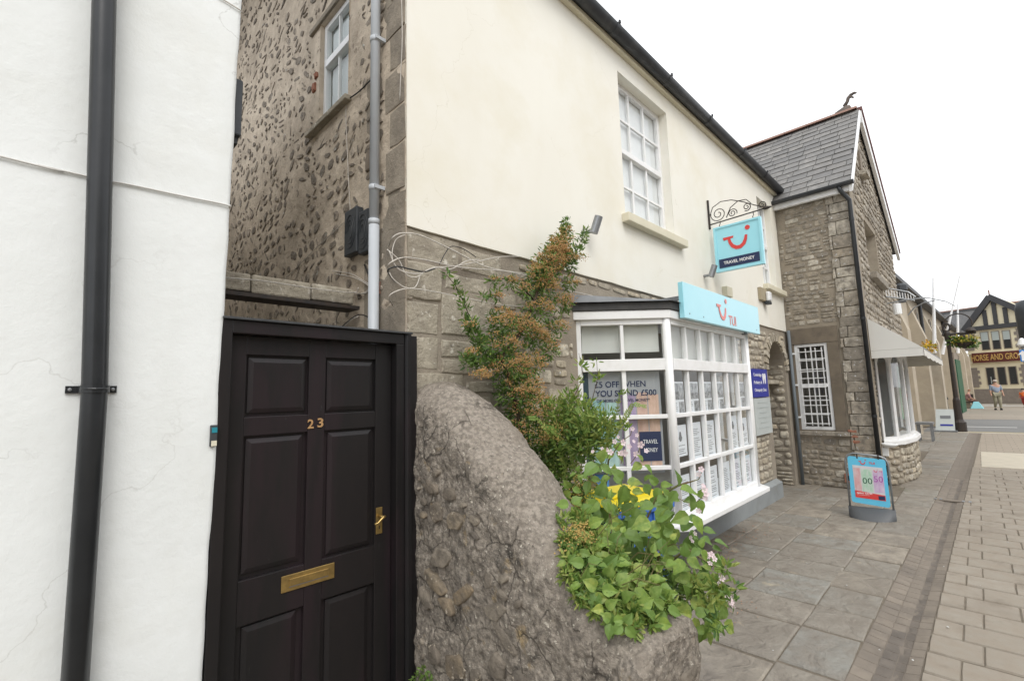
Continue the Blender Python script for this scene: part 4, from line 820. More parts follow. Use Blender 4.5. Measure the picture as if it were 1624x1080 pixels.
# grey pipes
p2 = thing('grey_pipe', 'thin grey pipe in the corner beside the arched passage', 'pipe', (9.6, 2.34, 0))
m_ = MB(); m_.tube([(9.595, 2.355, 0), (9.595, 2.355, 2.72)], .028, 10); m_.build('pipe', mat('blue_grey_pipe', (.13, .15, .165), None, rough=.6, bump=.1), p2, smooth=True)
gp = thing('grey_drainpipe', 'tall pale grey drainpipe on the stone side wall of alley', 'drainpipe', (1.50, 2.70, 0))
m_ = MB(); m_.tube([(1.500, 2.70, 0), (1.500, 2.70, 2.83)], .034, 18); m_.tube([(1.500, 2.70, 2.80), (1.500, 2.70, 7.2)], .0315, 18); m_.build('pipe', M_gpipe, gp, smooth=True)
for z in (2.83, 3.06, 4.12):
    m_ = MB(); m_.lathe((1.50, 2.70, z), [(.0355, -.018), (.0365, 0), (.0355, .018)], 18); m_.build('collar', M_gpipe, gp, smooth=True)
    if z > 3: m_ = MB(); m_.box(1.48, 2.655, z-.012, 1.553, 2.672, z+.012); m_.build('clip', M_gpipe, gp)
# stone beam over the alley
sb = thing('stone_beam', 'weathered stone beam spanning the alley above the black door', 'beam', (1.07, 2.98, 2.3))
for i, (a, c) in enumerate(((.57, .86), (.86, 1.21), (1.21, 1.50))):
    m_ = MB(Frame((0, 2.955, 0))); r = random.Random(i); m_.box(a+.003, 2.318+r.uniform(-.004, .004), -.16, c-.003, 2.425+r.uniform(-.004, .004), 0); m_.build('beam_block', M_quoin, sb, bevel=.012)
m_ = MB(); m_.box(.57, 2.94, 2.290, 1.53, 3.10, 2.312); m_.build('steel_strip', M_iron, sb)
# wall-mounted boxes in the alley
def wbox(y0, y1, z0, z1, d, x, lab, sgn=-1, sw=True):
    t = thing('cable_box', lab, 'box', (x, y0, z0)); m_ = MB(); m_.box(min(x, x+sgn*d), y0, z0, max(x, x+sgn*d), y1, z1); m_.build('case', M_box, t, bevel=.008)
    xx = x+sgn*d
    for k in range(3):
        m_ = MB(); m_.tube([(xx+sgn*.002, (y0+y1)/2+(.03+.02*k)*math.cos(a), (z0+z1)/2+(.05+.035*k)*math.sin(a)) for a in np.linspace(0, 5.2, 18)], .002, 5); m_.build('moulded_ring', M_box, t)
    return t
wbox(2.94, 3.12, 2.69, 3.02, .055, 1.553, 'dark grey cable box on the alley wall left of the grey drainpipe')
wbox(2.79, 2.92, 2.66, 2.96, .05, 1.553, 'narrower dark box half hidden behind the grey drainpipe')
t = thing('cable_box', 'slim dark box on the far edge of the white building above the alley', 'box', (.62, 2.4, 3.0))
q0 = onY(371, 128, 2.45); q1 = onY(372, 218, 2.45)
m_ = MB(); m_.box(.585, 2.42, q1[2], .635, 2.56, q0[2]); m_.build('case', M_box, t, bevel=.008)
m_ = MB(); m_.box(.59, 2.44, q1[2]-.035, .625, 2.52, q1[2]); m_.build('connector', M_bcable, t)
# cables over the stone corner
def fp(L, Y=2.368): return [tuple(onY(x_, y_, Y)) for x_, y_ in L]
cable([(1.50, 2.52, 2.62)]+fp([(622, 378), (637, 370), (668, 374), (720, 398), (765, 421), (800, 430), (838, 438)]), .0045, M_cable, 'upper white cable looping from the alley corner across the stones')
cable([(1.50, 2.5, 2.45)]+fp([(616, 420), (638, 409), (672, 412), (730, 424), (800, 430), (850, 437)]), .004, M_cable, 'middle white cable running right across the stones')
cable(fp([(617, 398), (626, 420), (640, 431), (665, 434), (690, 424), (715, 427), (740, 414), (760, 412)]), .004, M_cable, 'slack white cable drooping under the middle cable')
cable(fp([(614, 396), (632, 412), (645, 436), (662, 439), (678, 428), (700, 424), (735, 420), (790, 408), (825, 407)]), .0035, M_cable, 'white cable crossing over the others beside the shrub')
cable(fp([(666, 436), (662, 450), (655, 457), (640, 455), (624, 443), (617, 432)]), .0035, M_cable, 'small hanging loop of white cable at the corner stones')
cable([(1.52, 2.5, 2.25)]+fp([(617, 470), (634, 460), (655, 458), (690, 463), (730, 471), (790, 483), (830, 486)]), .0035, M_cable, 'lowest thin white cable along the stones')
cable([(1.52, 2.5, 2.41)]+fp([(615, 429), (630, 423), (650, 427), (672, 431), (690, 426)]), .005, M_bcable, 'short black cable across the corner stones')
cable(fp([(697, 420), (706, 402), (716, 391), (735, 395), (755, 408)]), .003, M_bcable, 'thin black wire arching above the cables')
cable(fp([(643, 372), (628, 380), (622, 400), (624, 420)], 2.37), .003, M_cable, 'thin white wire dropping down the corner edge')
def sp(L, X=1.545): return [tuple(onX(x_, y_, X)) for x_, y_ in L]
cable(sp([(549, 167), (549, 200), (553, 290), (556, 345)]), .003, M_cable, 'thin pale wire hanging below the alley window')
cable(sp([(555, 345), (500, 395), (455, 440), (440, 452)]), .003, M_cable, 'thin sagging wire slanting down the alley wall')
cable(sp([(528, 430), (555, 434), (572, 443), (585, 452), (580, 463), (560, 468), (540, 466)]), .0035, M_cable, 'loose coil of pale cable beside the dark cable box')
cable(sp([(530, 434), (560, 440), (580, 450), (586, 458), (575, 466), (545, 462)], 1.54), .0035, M_cable, 'second loose coil of pale cable below the cable box')
cable(sp([(578, 420), (586, 440), (592, 462), (593, 480)]), .005, M_bcable, 'black cables dropping from the cable box')
cable(sp([(540, 520), (558, 505), (572, 499), (586, 505), (593, 518)], 1.50), .004, M_bcable, 'dark cable arching just above the door frame')
cable(sp([(545, 518), (556, 508), (568, 502)], 1.495), .004, M_cable, 'pale cable tied to the dark one above the door frame')
cable(sp([(535, 520), (533, 508), (538, 494)], 1.49), .004, M_cable, 'short pale wire standing above the door frame')
cable(sp([(593, 122), (570, 145), (552, 158)], 1.545), .005, M_bcable, 'short black cable from the window to the grey drainpipe')
cable(sp([(637, -5), (638, 60), (636, 110), (634, 160)], 1.548), .0035, M_cable, 'thin white wire hanging by the grey drainpipe top')
cable([tuple(onY(x_, y_, 2.93)) for x_, y_ in ((355, 440), (420, 446), (500, 458), (560, 464))]+[(1.5, 2.9, 2.43)], .0035, M_cable, 'pale cable lying along the top of the stone beam')
cable(fp([(895, 455), (905, 462), (925, 466), (960, 474)], 2.36)+fp([(1000, 480)], 2.36), .004, M_cable, 'white cable above the lead roof of the bay')

# ================================================================= BLACK DOOR 23
DX, DY = 1.09, 2.39
dt = thing('front_door', 'glossy black six panel door numbered 23 between white wall and stone wall', 'door', (DX, DY, 0))
DF = Frame((0, 2.39, 0), (1, 0, 0), (0, 0, 1), (0, -1, 0)); dx0, dx1 = .615, 1.442
PAN = [(.687, .975, 1.62, 1.902), (1.060, 1.344, 1.616, 1.90), (.688, .966, .915, 1.53), (1.070, 1.338, .905, 1.53), (.70, .955, .12, .715), (1.072, 1.325, .12, .715)]
m_ = MB(DF); zs_ = sorted({.06, 1.989}|{p[2] for p in PAN}|{p[3] for p in PAN}); 
lf = MB(DF); lf.box(dx0, .06, -.045, dx1, 1.989, -.022)
lf.box(dx0, .06, -.022, .687, 1.989, 0); lf.box(1.344, .06, -.022, dx1, 1.989, 0); lf.box(.975, .06, -.022, 1.06, 1.989, -.0005)
for (z0, z1) in ((1.902, 1.989), (1.53, 1.616), (.715, .905), (.06, .12)): lf.box(.687, z0, -.022, .975, z1, -.001); lf.box(1.06, z0, -.022, 1.344, z1, -.001)
leaf = lf.build('door_leaf', M_black, dt, bevel=.003)
for p in PAN:
    x0, x1, z0, z1 = p; i1 = .012; i2 = .034; mb = MB(DF)
    o1 = [(x0+i1, z0+i1), (x1-i1, z0+i1), (x1-i1, z1-i1), (x0+i1, z1-i1)]; o2 = [(x0+i2, z0+i2), (x1-i2, z0+i2), (x1-i2, z1-i2), (x0+i2, z1-i2)]
    mb.add([(x, z, -.0215) for x, z in o1]+[(x, z, -.014) for x, z in o1]+[(x, z, -.006) for x, z in o2], [(j*4+k, j*4+(k+1) % 4, (j+1)*4+(k+1) % 4, (j+1)*4+k) for j in range(2) for k in range(4)]+[(8, 9, 10, 11)])
    mb.build('raised_panel', M_black, dt, bevel=.002)
fr_ = MB(); fr_.box(.562, 2.335, 0, .612, 2.45, 2.052); fr_.box(1.446, 2.338, 0, 1.497, 2.45, 1.992); fr_.box(.612, 2.338, 1.992, 1.497, 2.45, 2.052); fr_.build('frame', M_black, dt, bevel=.004)
m_ = MB(); m_.add([(1.497, 2.352, 0), (1.497, 2.352, 2.05), (1.513, 2.326, 2.05), (1.513, 2.326, 0), (1.535, 2.322, 0), (1.535, 2.322, 2.05), (1.535, 2.45, 0), (1.535, 2.45, 2.05), (1.497, 2.45, 0), (1.497, 2.45, 2.05)], [(0, 1, 2, 3), (3, 2, 5, 4), (4, 5, 7, 6), (6, 7, 9, 8), (1, 9, 7, 5, 2), (0, 1, 9, 8)]); m_.build('architrave', M_black, dt, bevel=.002)
m_ = MB(); m_.box(1.537, 2.335, 0, 1.582, 2.40, 2.045); m_.build('side_board', M_black, dt, bevel=.003)
m_ = MB(); m_.box(.570, 2.322, 2.053, 1.545, 2.45, 2.064); m_.build('head_drip', mat('dusty_black_paint', (.03, .032, .035), (.06, .062, .065), sc=20, rough=.6, bump=.2), dt, bevel=.002)
m_ = MB(); m_.box(.6, 2.33, 0, 1.45, 2.46, .055); m_.build('threshold', M_black, dt)
lp = MB(DF); lp.box(.868, .803, 0, 1.122, .877, .005)
lpo = lp.build('letter_plate', M_brass, dt, bevel=.002)
m_ = MB(DF); m_.box(.903, .824, .0055, 1.090, .858, .0095); m_.build('flap', M_brass, lpo, bevel=.002)
m_ = MB(DF); m_.box(.903, .8205, .0052, 1.090, .8235, .0075); m_.build('flap_edge', M_steel, lpo)
hd = MB(DF); hd.box(1.350, .960, 0, 1.388, 1.098, .005); hdo = hd.build('handle_plate', M_brass, dt, bevel=.002)
m_ = MB(DF); m_.tube([(1.369, 1.052, .004), (1.369, 1.052, .045)], .008, 10); m_.tube([(1.381, 1.056, .046), (1.369, 1.053, .048), (1.350, 1.040, .05), (1.335, 1.028, .05), (1.318, 1.026, .048)], [.007, .0085, .0065, .006, .0065], 10); m_.build('lever', M_brass, hdo, smooth=True)
m_ = MB(DF); m_.lathe((0, 0, 0), [(.001, 0)], 3); m_ = MB(DF); m_.box(1.3665, .985, .005, 1.3715, 1.003, .006); m_.build('keyhole', M_dark, hdo)
text('2', DF, .972, 1.546, .045, M_gold, 'door_number', dt, w=.030, z=.001, depth=.004, bold=.02); text('3', DF, 1.021, 1.549, .046, M_gold, 'door_number', dt, w=.030, z=.001, depth=.004, bold=.02)
dbx = thing('doorbell', 'small doorbell with teal and cream labels at the white wall edge', 'doorbell', (.58, 2.33, 1.5))
a = onY(342, 676, 2.325); c = onY(347, 704, 2.325)
m_ = MB(); m_.box(.540, 2.318, c[2]-.008, .566, 2.334, a[2]+.006); m_.build('case', M_box, dbx, bevel=.003)
m_ = MB(); m_.box(.544, 2.315, a[2]-.026, .564, 2.3175, a[2]-.004); m_.build('teal_label', mat('teal_label', (.02, .22, .28), None, rough=.4, bump=0), dbx)
m_ = MB(); m_.box(.544, 2.315, c[2]-.006, .564, 2.3175, c[2]+.016); m_.build('cream_label', M_creamtrim, dbx)
# ground under the gate is the pavement

# ================================================================= SLOPING STONE WALL
WT = [(2.42, 1.80), (2.36, 1.795), (2.15, 1.70), (1.84, 1.475), (1.58, 1.235), (1.43, 1.07), (1.27, .93), (1.10, .81), (.96, .745), (.90, .74)]
def ztop(y):
    for (a, za), (b_, zb_) in zip(WT[:-1], WT[1:]):
        if b_ <= y <= a: t = (a-y)/(a-b_); return za+(zb_-za)*t
    return WT[-1][1] if y < WT[-1][0] else WT[0][1]
def ztops(y): return sum(ztop(y+d) for d in (-.08, -.04, 0, .04, .08))/5
sw = thing('stone_boundary_wall', 'rough rubble wall with rounded coping sloping down beside the door', 'wall', (1.8, 1.7, 0))
XL, XRR, YE = 1.565, 2.05, .94
def disp(p):
    v = Vector(p); a = noise.noise_vector(v*2.2)*.018+noise.noise_vector(v*6)*.018+noise.noise_vector(v*15)*.009+noise.noise_vector(v*34)*.006+noise.noise_vector(v*70)*.003
    return v+a
sm = MB(); ny = 230; prof_n = 150; rows_ = []
for j in range(ny+1):
    y = 2.40-(2.40-YE)*j/ny; zt = ztops(y); rr_ = .035; sh = 0
    if y-YE < rr_: sh = rr_-math.sqrt(max(0, rr_**2-(rr_-(y-YE))**2)); 
    xl, xr = XL+sh, XRR-sh; zt -= sh*.5; cr = .23 if y > 1.3 else .23-.13*min(1, (1.3-y)/.3); rowp = []
    na, nb, nc = 130, 60, 40
    for i in range(na): rowp.append((xl, y, (zt-cr)*i/na))
    for i in range(nb+1): t = math.pi*i/nb; cx = (xl+xr)/2; rowp.append((cx-(xr-xl)/2*math.copysign(abs(math.cos(t))**.9, math.cos(t)), y, zt-cr+cr*abs(math.sin(t))**.9))
    for i in range(1, nc+1): rowp.append((xr, y, (zt-cr)*(1-i/nc)))
    rows_.append([tuple(disp(p)) for p in rowp])
# end face: fan rows shrinking towards a core line
last = [( (XL+XRR)/2+(p[0]-(XL+XRR)/2), p[1], p[2]) for p in rowp]
for k in range(1, 13):
    t = k/12; cx = (XL+XRR)/2; rows_.append([tuple(disp((cx+(p[0]-cx)*(1-t), YE-.004*math.sin(t*3), p[2]))) for p in rowp])
n = len(rows_[0]); sm.v = [p for r_ in rows_ for p in r_]; sm.f = [(j*n+i, j*n+i+1, (j+1)*n+i+1, (j+1)*n+i) for j in range(len(rows_)-1) for i in range(n-1)]
so = sm.build('core', M_rough, sw, smooth=True, fix=False); so.data.materials.append(M_coping)
for k, pf in enumerate(so.data.polygons):
    i_ = k % (n-1); j_ = k//(n-1)
    if j_ < ny and na+8+int(16*noise.noise(Vector((j_*.05, 3, 1)))+6*noise.noise(Vector((j_*.3, 7, 1)))) < i_ < na+nb: pf.material_index = 1
LF = Frame((XL-.004, 2.36, 0), (0, -1, 0), (0, 0, 1), (-1, 0, 0))
def lmask(u, z): y = 2.36-u; return z < ztops(y)-.28 and y > YE+.05 and u > .03
masonry(LF, 1.4, 1.6, M_rst, M_rst, sw, rows=(.08, .17), wid=(.09, .26), joint=.022, proud=.020, mask=lmask, seed=77, rot=.7, drop=.18, name='embedded_stone', sq=.9, off=-.004, sag=.07)
EF = Frame((XL+.03, YE-.008, 0), (1, 0, 0), (0, 0, 1), (0, -1, 0))
masonry(EF, .40, .60, M_rst, M_rst, sw, rows=(.12, .2), wid=(.15, .28), joint=.03, proud=.014, seed=78, name='embedded_stone', sq=.7, off=-.002)
# ================================================================= GABLED STONE BUILDING
GX, GY = 9.65, 1.24; GR = 15.8
gb = thing('gabled_stone_building', 'stone building with slate gable roof standing forward beyond the arch', 'building', (12.7, 3, 0))
GS = Frame((GX, 0, 0), (0, 1, 0), (0, 0, 1), (-1, 0, 0)); EZ = 5.16
GWin = (1.80, 2.305, .95, 2.455)
core = MB(GS)
T = -.03
core.box(GY, 0, -.4, GWin[0], EZ, T); core.box(GWin[1], 0, -.4, 9, EZ, T); core.box(GWin[0], 0, -.4, GWin[1], GWin[2], T); core.box(GWin[0], GWin[3], -.4, GWin[1], EZ, T); core.build('side_wall', M_gmortar, gb)
def gmask(u, z):
    if 1.62 < u < 2.42 and .84 < z < 2.72: return False
    return u > 1.52 and u < 2.42 and z < EZ-.03
masonry(Frame((GX+.03, 0, 0), (0, 1, 0), (0, 0, 1), (-1, 0, 0)), 1.2, EZ, M_gstone, M_gstone_i, gb, rows=(.065, .135), wid=(.10, .27), joint=.014, proud=.014, mask=gmask, seed=9, u0=GY, sq=.42, limit=265)
zq = 0.0; kq = 0
while zq < EZ-.12:
    hq = rnd.uniform(.13, .26); wq = (.27, .20, .30)[kq % 3]
    solid(Frame((GX-.0, 0, 0), (0, 1, 0), (0, 0, 1), (-1, 0, 0)), GY+.04, zq, GY+.04+wq, min(zq+hq, EZ-.05), .012, 300+kq, .04).build('quoin', M_gstone, gb)
    if wq < .29: solid(Frame((GX-.0, 0, 0), (0, 1, 0), (0, 0, 1), (-1, 0, 0)), GY+.04+wq, zq, 1.60, min(zq+hq, EZ-.05), .010, 400+kq, .04).build('stone', M_gstone, gb)
    zq += hq; kq += 1
# plaster patch round the window
PM = mat('brown_plaster', (.19, .155, .115), (.145, .12, .09), sc=4, rough=.9, bump=.4, bsc=40, stain=(.10, .085, .07), stsc=3)
m_ = MB(GS); m_.box(1.63, GWin[3]+.002, -.03, 2.41, 2.74, .008); m_.box(1.63, .86, -.03, GWin[0]-.002, GWin[3], .006); m_.box(GWin[1]+.002, .86, -.03, 2.41, GWin[3], .006); m_.build('plaster_surround', PM, gb, bevel=.006)
m_ = MB(GS); m_.box(1.60, .855, .01, 2.40, .925, .05); m_.build('window_sill', M_gstone, gb, bevel=.008)
# side sash window with an outer grille
gw = sash(GS, *GWin, 2, 6, gb, name='window', bar=.018, fw=.05, d0=-.02, mid=1.72, blind=False, th=.06)
m_ = MB(GS); m_.box(GWin[0]-.1, GWin[2]-.1, -.395, GWin[1]+.1, GWin[3]+.1, -.39); m_.build('dark_room', mat('dim_room', (.16, .15, .13), None, rough=.9, bump=0), gb)
for k in range(4): x = (1.88, 1.975, 2.125, 2.23)[k]; m_ = MB(GS); m_.box(x-.007, 1.02, .012, x+.007, 2.38, .022); m_.build('grille_bar', M_wpaint, gw)
for k in range(9): z = 1.06+k*.157; m_ = MB(GS); m_.box(1.86, z-.007, .0225, 2.25, z+.007, .032); m_.build('grille_bar', M_wpaint, gw)
for z in (1.15, 1.72, 2.28): m_ = MB(GS); m_.box(2.30, z, -.02, 2.335, z+.03, .04); m_.build('hinge', M_wpaint, gw)
m_ = MB(GS); m_.box(1.52, .10, -.01, 1.74, .24, .014); vt = m_.build('air_brick', M_brick, gb)
m_ = MB(GS); m_.box(1.57, .13, .015, 1.69, .21, .018); m_.build('vent_hole', M_dark, vt)
for (a, c, d, e) in ((1.50, .91, 1.63, .97), (1.46, .74, 1.60, .80), (1.48, .83, 1.60, .88)): solid(GS, a, c, d, e, .012, int(c*100)).build('brick', M_brick, gb)
# front gable wall
AP = (11.75, 7.42); GFm = Frame((0, GY+.03, 0), (1, 0, 0), (0, 0, 1), (0, -1, 0)); EZR = 5.28; XE = 16.3
def gtop(x): return EZ+(AP[1]-EZ)*(x-GX)/(AP[0]-GX) if x < AP[0] else AP[1]+(EZR-AP[1])*(x-AP[0])/(XE-AP[0])
FW = (11.25, 12.75, 3.86, 4.95)
m_ = MB(GFm); 
cols_ = sorted([GX+.035, AP[0], GR, FW[0], FW[1], 10.5, 14.5])
for a, c in zip(cols_[:-1], cols_[1:]):
    if a == FW[0] or (a > FW[0] and c <= FW[1]):
        m_.prism([(a, 0), (c, 0), (c, FW[2]), (a, FW[2])], -.4, 0); m_.prism([(a, FW[3]), (c, FW[3]), (c, gtop(c)), (a, gtop(a))], -.4, 0)
    else: m_.prism([(a, 0), (c, 0), (c, gtop(c)), (a, gtop(a))], -.4, 0)
m_.build('gable_wall', M_gmortar, gb)
masonry(GFm, GR-GX, 7.3, M_gstone, M_gstone_i, gb, rows=(.09, .17), wid=(.14, .36), joint=.02, proud=.02, mask=lambda x, z: z < gtop(x)-.05 and not (FW[0]-.05 < x < FW[1]+.05 and FW[2]-.12 < z < FW[3]+.05) and not (10.4 < x < 13.5 and z < 2.45), seed=14, u0=GX+.02, limit=120, name='front_stone')
sash(GFm, *FW, 3, 4, gb, bar=.03, fw=.08, d0=-.2, mid=4.4, blind=M_skyblind)
m_ = MB(GFm); m_.box(FW[0]-.1, FW[2]-.13, 0, FW[1]+.1, FW[2]-.005, .12); m_.build('window_sill', M_gstone, gb, bevel=.01)
m_ = MB(GFm); m_.box(11.35, 6.0, .01, 11.6, 6.35, .05); m_.build('slit_vent', M_beiged, gb); m_ = MB(GFm); m_.box(11.3, 5.86, .01, 11.7, 5.95, .14); m_.build('slit_sill', M_gstone, gb)
# roof: slates laid in courses
ez = EZ-.02; ex = GX-.13; sl = Vector((AP[0]-ex, 0, AP[1]-ez)); SLn = sl.length; su = np.array([0, 1, 0.]); svv = np.array(sl/SLn); sn_ = np.array([-svv[2], 0, svv[0]])
RF = Frame((ex, GY-.05, ez), su, svv, sn_)
m_ = MB(RF); m_.box(0, 0, -.06, 8.5, SLn, 0); m_.build('roof_deck', M_timber, gb)
# right-hand roof plane
s2_ = Vector((XE-AP[0], 0, EZR-AP[1])); L2 = s2_.length; RF2 = Frame((AP[0], GY-.05, AP[1]), (0, 1, 0), np.array(s2_/L2), np.array([-(s2_/L2)[2], 0, (s2_/L2)[0]])); m_ = MB(RF2); m_.box(0, 0, -.06, 8.5, L2, .01); m_.build('roof_far_slope', M_slate_i, gb)
slate_me = []
for i in range(6):
    r = random.Random(i); mb = MB(); mb.add([(-.5, -.5, 0), (.5, -.5, 0), (.5, .5, 0), (-.5, .5, 0), (-.49, -.5+r.uniform(-.03, .03), 1.2+r.uniform(-.2, .4)), (.49, -.5+r.uniform(-.03, .03), 1.2+r.uniform(-.2, .4)), (.49, .5, .3), (-.49, .5, .3)], [(0, 3, 2, 1), (4, 5, 6, 7), (0, 1, 5, 4), (1, 2, 6, 5), (2, 3, 7, 6), (3, 0, 4, 7)])
    me = bpy.data.meshes.new('slate'); me.from_pydata(mb.v, [], mb.f); me.materials.append(M_slate); slate_me.append(me)
SS = []; nr = 15; rh = SLn/nr
for j in range(nr):
    x = -rnd.uniform(0, .25)*(j % 2)
    while x < 6.6:
        w = rnd.uniform(.26, .34); a0 = max(0, x); a1 = x+w
        if a1-a0 > .05: SS.append(((a0+a1)/2, (j+.55)*rh, a1-a0-.006, rh*1.12))
        x += w
SS.sort(key=lambda s_: dist(RF(s_[0], s_[1]))-0)
rv = []; rf = []
for i, (a, c, w, h) in enumerate(SS):
    M = basis(RF, a, c, .002, w, h, .012+rnd.uniform(0, .004), rnd.uniform(-.006, .006)); me = rnd.choice(slate_me)
    if i < 290: inst(me, 'slate', gb, M)
    else: base = len(rv); rv += [tuple(M @ v_.co) for v_ in me.vertices]; rf += [tuple(q+base for q in p_.vertices) for p_ in me.polygons]
mb = MB(); mb.v = rv; mb.f = rf; mb.build('far_slates', M_slate_i, gb, kind='stuff', fix=False)
for i in range(17):
    y = GY-.03+i*.45; m_ = MB(); q = [(AP[0]+.09*math.cos(t), AP[1]+.01+.075*math.sin(t)) for t in np.linspace(0, math.pi, 7)]; m_.add([(x, yy_, z) for yy_ in (y+.005, y+.445) for x, z in q], [(k, k+1, 8+k, 7+k) for k in range(6)]+[tuple(range(7)), tuple(range(7, 14))]); m_.build('ridge_tile', M_ridge, gb)
# verges, eaves, gutter
m_ = MB(Frame((0, GY-.07, 0), (1, 0, 0), (0, 0, 1), (0, -1, 0))); m_.prism([(ex, ez-.03), (AP[0], AP[1]-.02), (AP[0], AP[1]-.19), (ex+.02, ez-.17)], -.05, 0); m_.build('bargeboard', M_wpaint, gb)
m_ = MB(Frame((0, GY-.09, 0), (1, 0, 0), (0, 0, 1), (0, -1, 0))); m_.prism([(XE, EZR-.01), (AP[0], AP[1]-.02), (AP[0], AP[1]-.30), (XE, EZR-.24)], -.06, 0); m_.build('bargeboard', M_wpaint, gb)
m_ = MB(Frame((0, GY-.11, 0), (1, 0, 0), (0, 0, 1), (0, -1, 0))); m_.prism([(XE+.05, EZR+.03), (AP[0], AP[1]+.05), (AP[0], AP[1]-.04), (XE+.05, EZR-.05)], -.3, 0); m_.build('verge_tiles', mat('verge_red', (.15, .075, .07), None, rough=.8, bump=.2), gb)
m_ = MB(); m_.box(GX-.09, GY-.02, EZ-.16, GX-.02, 9, EZ-.04); m_.build('soffit_board', M_wpaint, gb)
m_ = MB(); q = [(GX-.15-.055*math.cos(t), EZ-.02-.06*math.sin(t)) for t in np.linspace(0, math.pi, 9)]; m_.add([(x, yy_, z) for yy_ in (GY-.10, 9) for x, z in q], [(k, k+1, 10+k, 9+k) for k in range(8)]+[tuple(range(9)), tuple(range(9, 18))]); m_.build('gutter', M_gut, gb)
m_ = MB(); m_.tube([(GX-.15, GY+.12, EZ-.06), (GX-.14, GY+.10, EZ-.14), (GX-.06, GY+.0, EZ-.32), (GX-.06, GY-.0, EZ-.45), (GX-.06, GY-.0, .02)], .034, 12); dpp = m_.build('downpipe', M_pipe, gb, smooth=True)
for z in (1.2, 2.8, 4.5): m_ = MB(); m_.lathe((GX-.06, GY, z), [(.039, -.02), (.039, .02)], 12); m_.build('pipe_clip', M_pipe, dpp)
# finial
m_ = MB(); m_.prism([(-.28, -.06), (.30, -.06), (.20, .10), (.06, .16), (-.12, .17), (-.24, .06)], -.06, .06); 
fin = MB(Frame((AP[0], GY+.15, AP[1]+.06), (0, 1, 0), (0, 0, 1), (1, 0, 0))); fin.prism([(-.10, -.06), (.26, -.06), (.20, .03), (.10, .07), (.0, .11), (-.07, .08), (-.09, .02)], -.045, .045)
fin.tube([(.03, .12, 0), (-.03, .20, 0), (-.05, .27, 0), (-.11, .33, 0)], [.04, .035, .035, .025], 8); fin.tube([(-.05, .27, 0), (-.11, .27, 0), (-.14, .23, 0)], [.03, .025, .015], 8); fin.tube([(-.08, .31, 0), (-.16, .33, 0), (-.20, .31, 0)], [.03, .03, .015], 8)
fin.build('finial', mat('stone_finial', (.16, .13, .11), (.10, .085, .075), sc=12, rough=.9, bump=.6), gb, smooth=True)
# bow window of the shop
bx0, bx1 = 10.35, 13.2; K = 5
bp = [((bx0+bx1)/2-(bx1-bx0)/2*math.cos(math.pi*k/K), GY-.30*math.sin(math.pi*k/K)) for k in range(K+1)]
m_ = MB(); m_.prism(bp, 0, .66); m_.build('bow_base', M_gmortar, gb)
for k in range(K):
    (xa, ya), (xb, yb) = bp[k], bp[k+1]; L_ = math.hypot(xb-xa, yb-ya); u = ((xb-xa)/L_, (yb-ya)/L_, 0); fr = Frame((xa, ya, 0), u, (0, 0, 1), (u[1], -u[0], 0))
    masonry(fr, L_, .66, M_stone, M_stone_i, gb, rows=(.09, .17), wid=(.12, .26), proud=.025, seed=100+k, name='bow_stone', limit=30)
    f = MB(fr); f.box(0, .74, -.05, .04, 2.3, .0); f.box(L_-.04, .74, -.05, L_, 2.3, 0); f.box(.04, .74, -.05, L_-.04, .80, -.002); f.box(.04, 2.22, -.05, L_-.04, 2.3, -.002)
    # arched heads
    cxx = L_/2; rw = L_/2-.04
    if rw > .08:
        A_ = [(cxx-rw*math.cos(t), 2.22-.25+.24*math.sin(t)) for t in np.linspace(0, math.pi, 9)]
        for i in range(8): (x0, z0), (x1, z1) = A_[i], A_[i+1]; f.prism([(x0, z0), (x1, z1), (x1, 2.23), (x0, 2.23)], -.03, -.01)
    w = f.build('bow_light', M_wpaint, gb); p_ = MB(fr); p_.box(.04, .80, -.032, L_-.04, 2.22, -.028); p_.build('pane', M_glass, w)
def off(poly, o): return [(x, y-o) for x, y in poly]
m_ = MB(); m_.prism([(bx0-.06, GY)]+off(bp, .07)+[(bx1+.06, GY)], .661, .739); m_.build('bow_sill', M_wpaint, gb, bevel=.008)
m_ = MB(); m_.prism([(bx0-.06, GY)]+off(bp, .04)+[(bx1+.06, GY)], 2.301, 2.42); m_.build('bow_head', M_wpaint, gb)
m_ = MB(); m_.box(bx0, GY-.005+.02, .75, bx1, GY+.025, 2.3); m_.build('shop_back', mat('shop_dim', (.10, .10, .095), (.16, .155, .14), sc=1.5, rough=.9, bump=0), gb)
aw = thing('shop_awning', 'white canvas wedge awning over the bow window', 'awning', (11, 1.2, 2.1))
AX, AXE, AY = 9.93, 15.6, .56; zw, zf, zv = 2.83, 2.27, 2.13
m_ = MB(); m_.add([(AX, GY-.01, zw), (AXE, GY-.01, zw), (AXE, AY, zf), (AX, AY, zf)], [(0, 1, 2, 3)]); m_.add([(AX, GY-.01, zw-.004), (AXE, GY-.01, zw-.004), (AXE, AY, zf-.004), (AX, AY, zf-.004)], [(3, 2, 1, 0)]); m_.build('top_sheet', M_canvas, aw, fix=False)
for X in (AX, AXE): m_ = MB(); m_.add([(X, GY-.01, zw), (X, AY, zf), (X, GY-.01, zf+.0), (X+.004, GY-.01, zw), (X+.004, AY, zf), (X+.004, GY-.01, zf)], [(0, 1, 2), (5, 4, 3), (0, 2, 5, 3)]); m_.build('side_sheet', M_canvas, aw, fix=False)
for X in (AX-.003, AXE): m_ = MB(); m_.box(X, AY, zv+.01, X+.006, GY-.01, zf-.004); m_.build('side_valance', M_canvas, aw)
m_ = MB(); 
nv = 40; vs = []
for i in range(nv+1): x = AX+(AXE-AX)*i/nv; vs += [(x, AY-.004, zf), (x, AY-.008+.006*math.sin(i*1.9), zv+.012*math.sin(i*.8))]
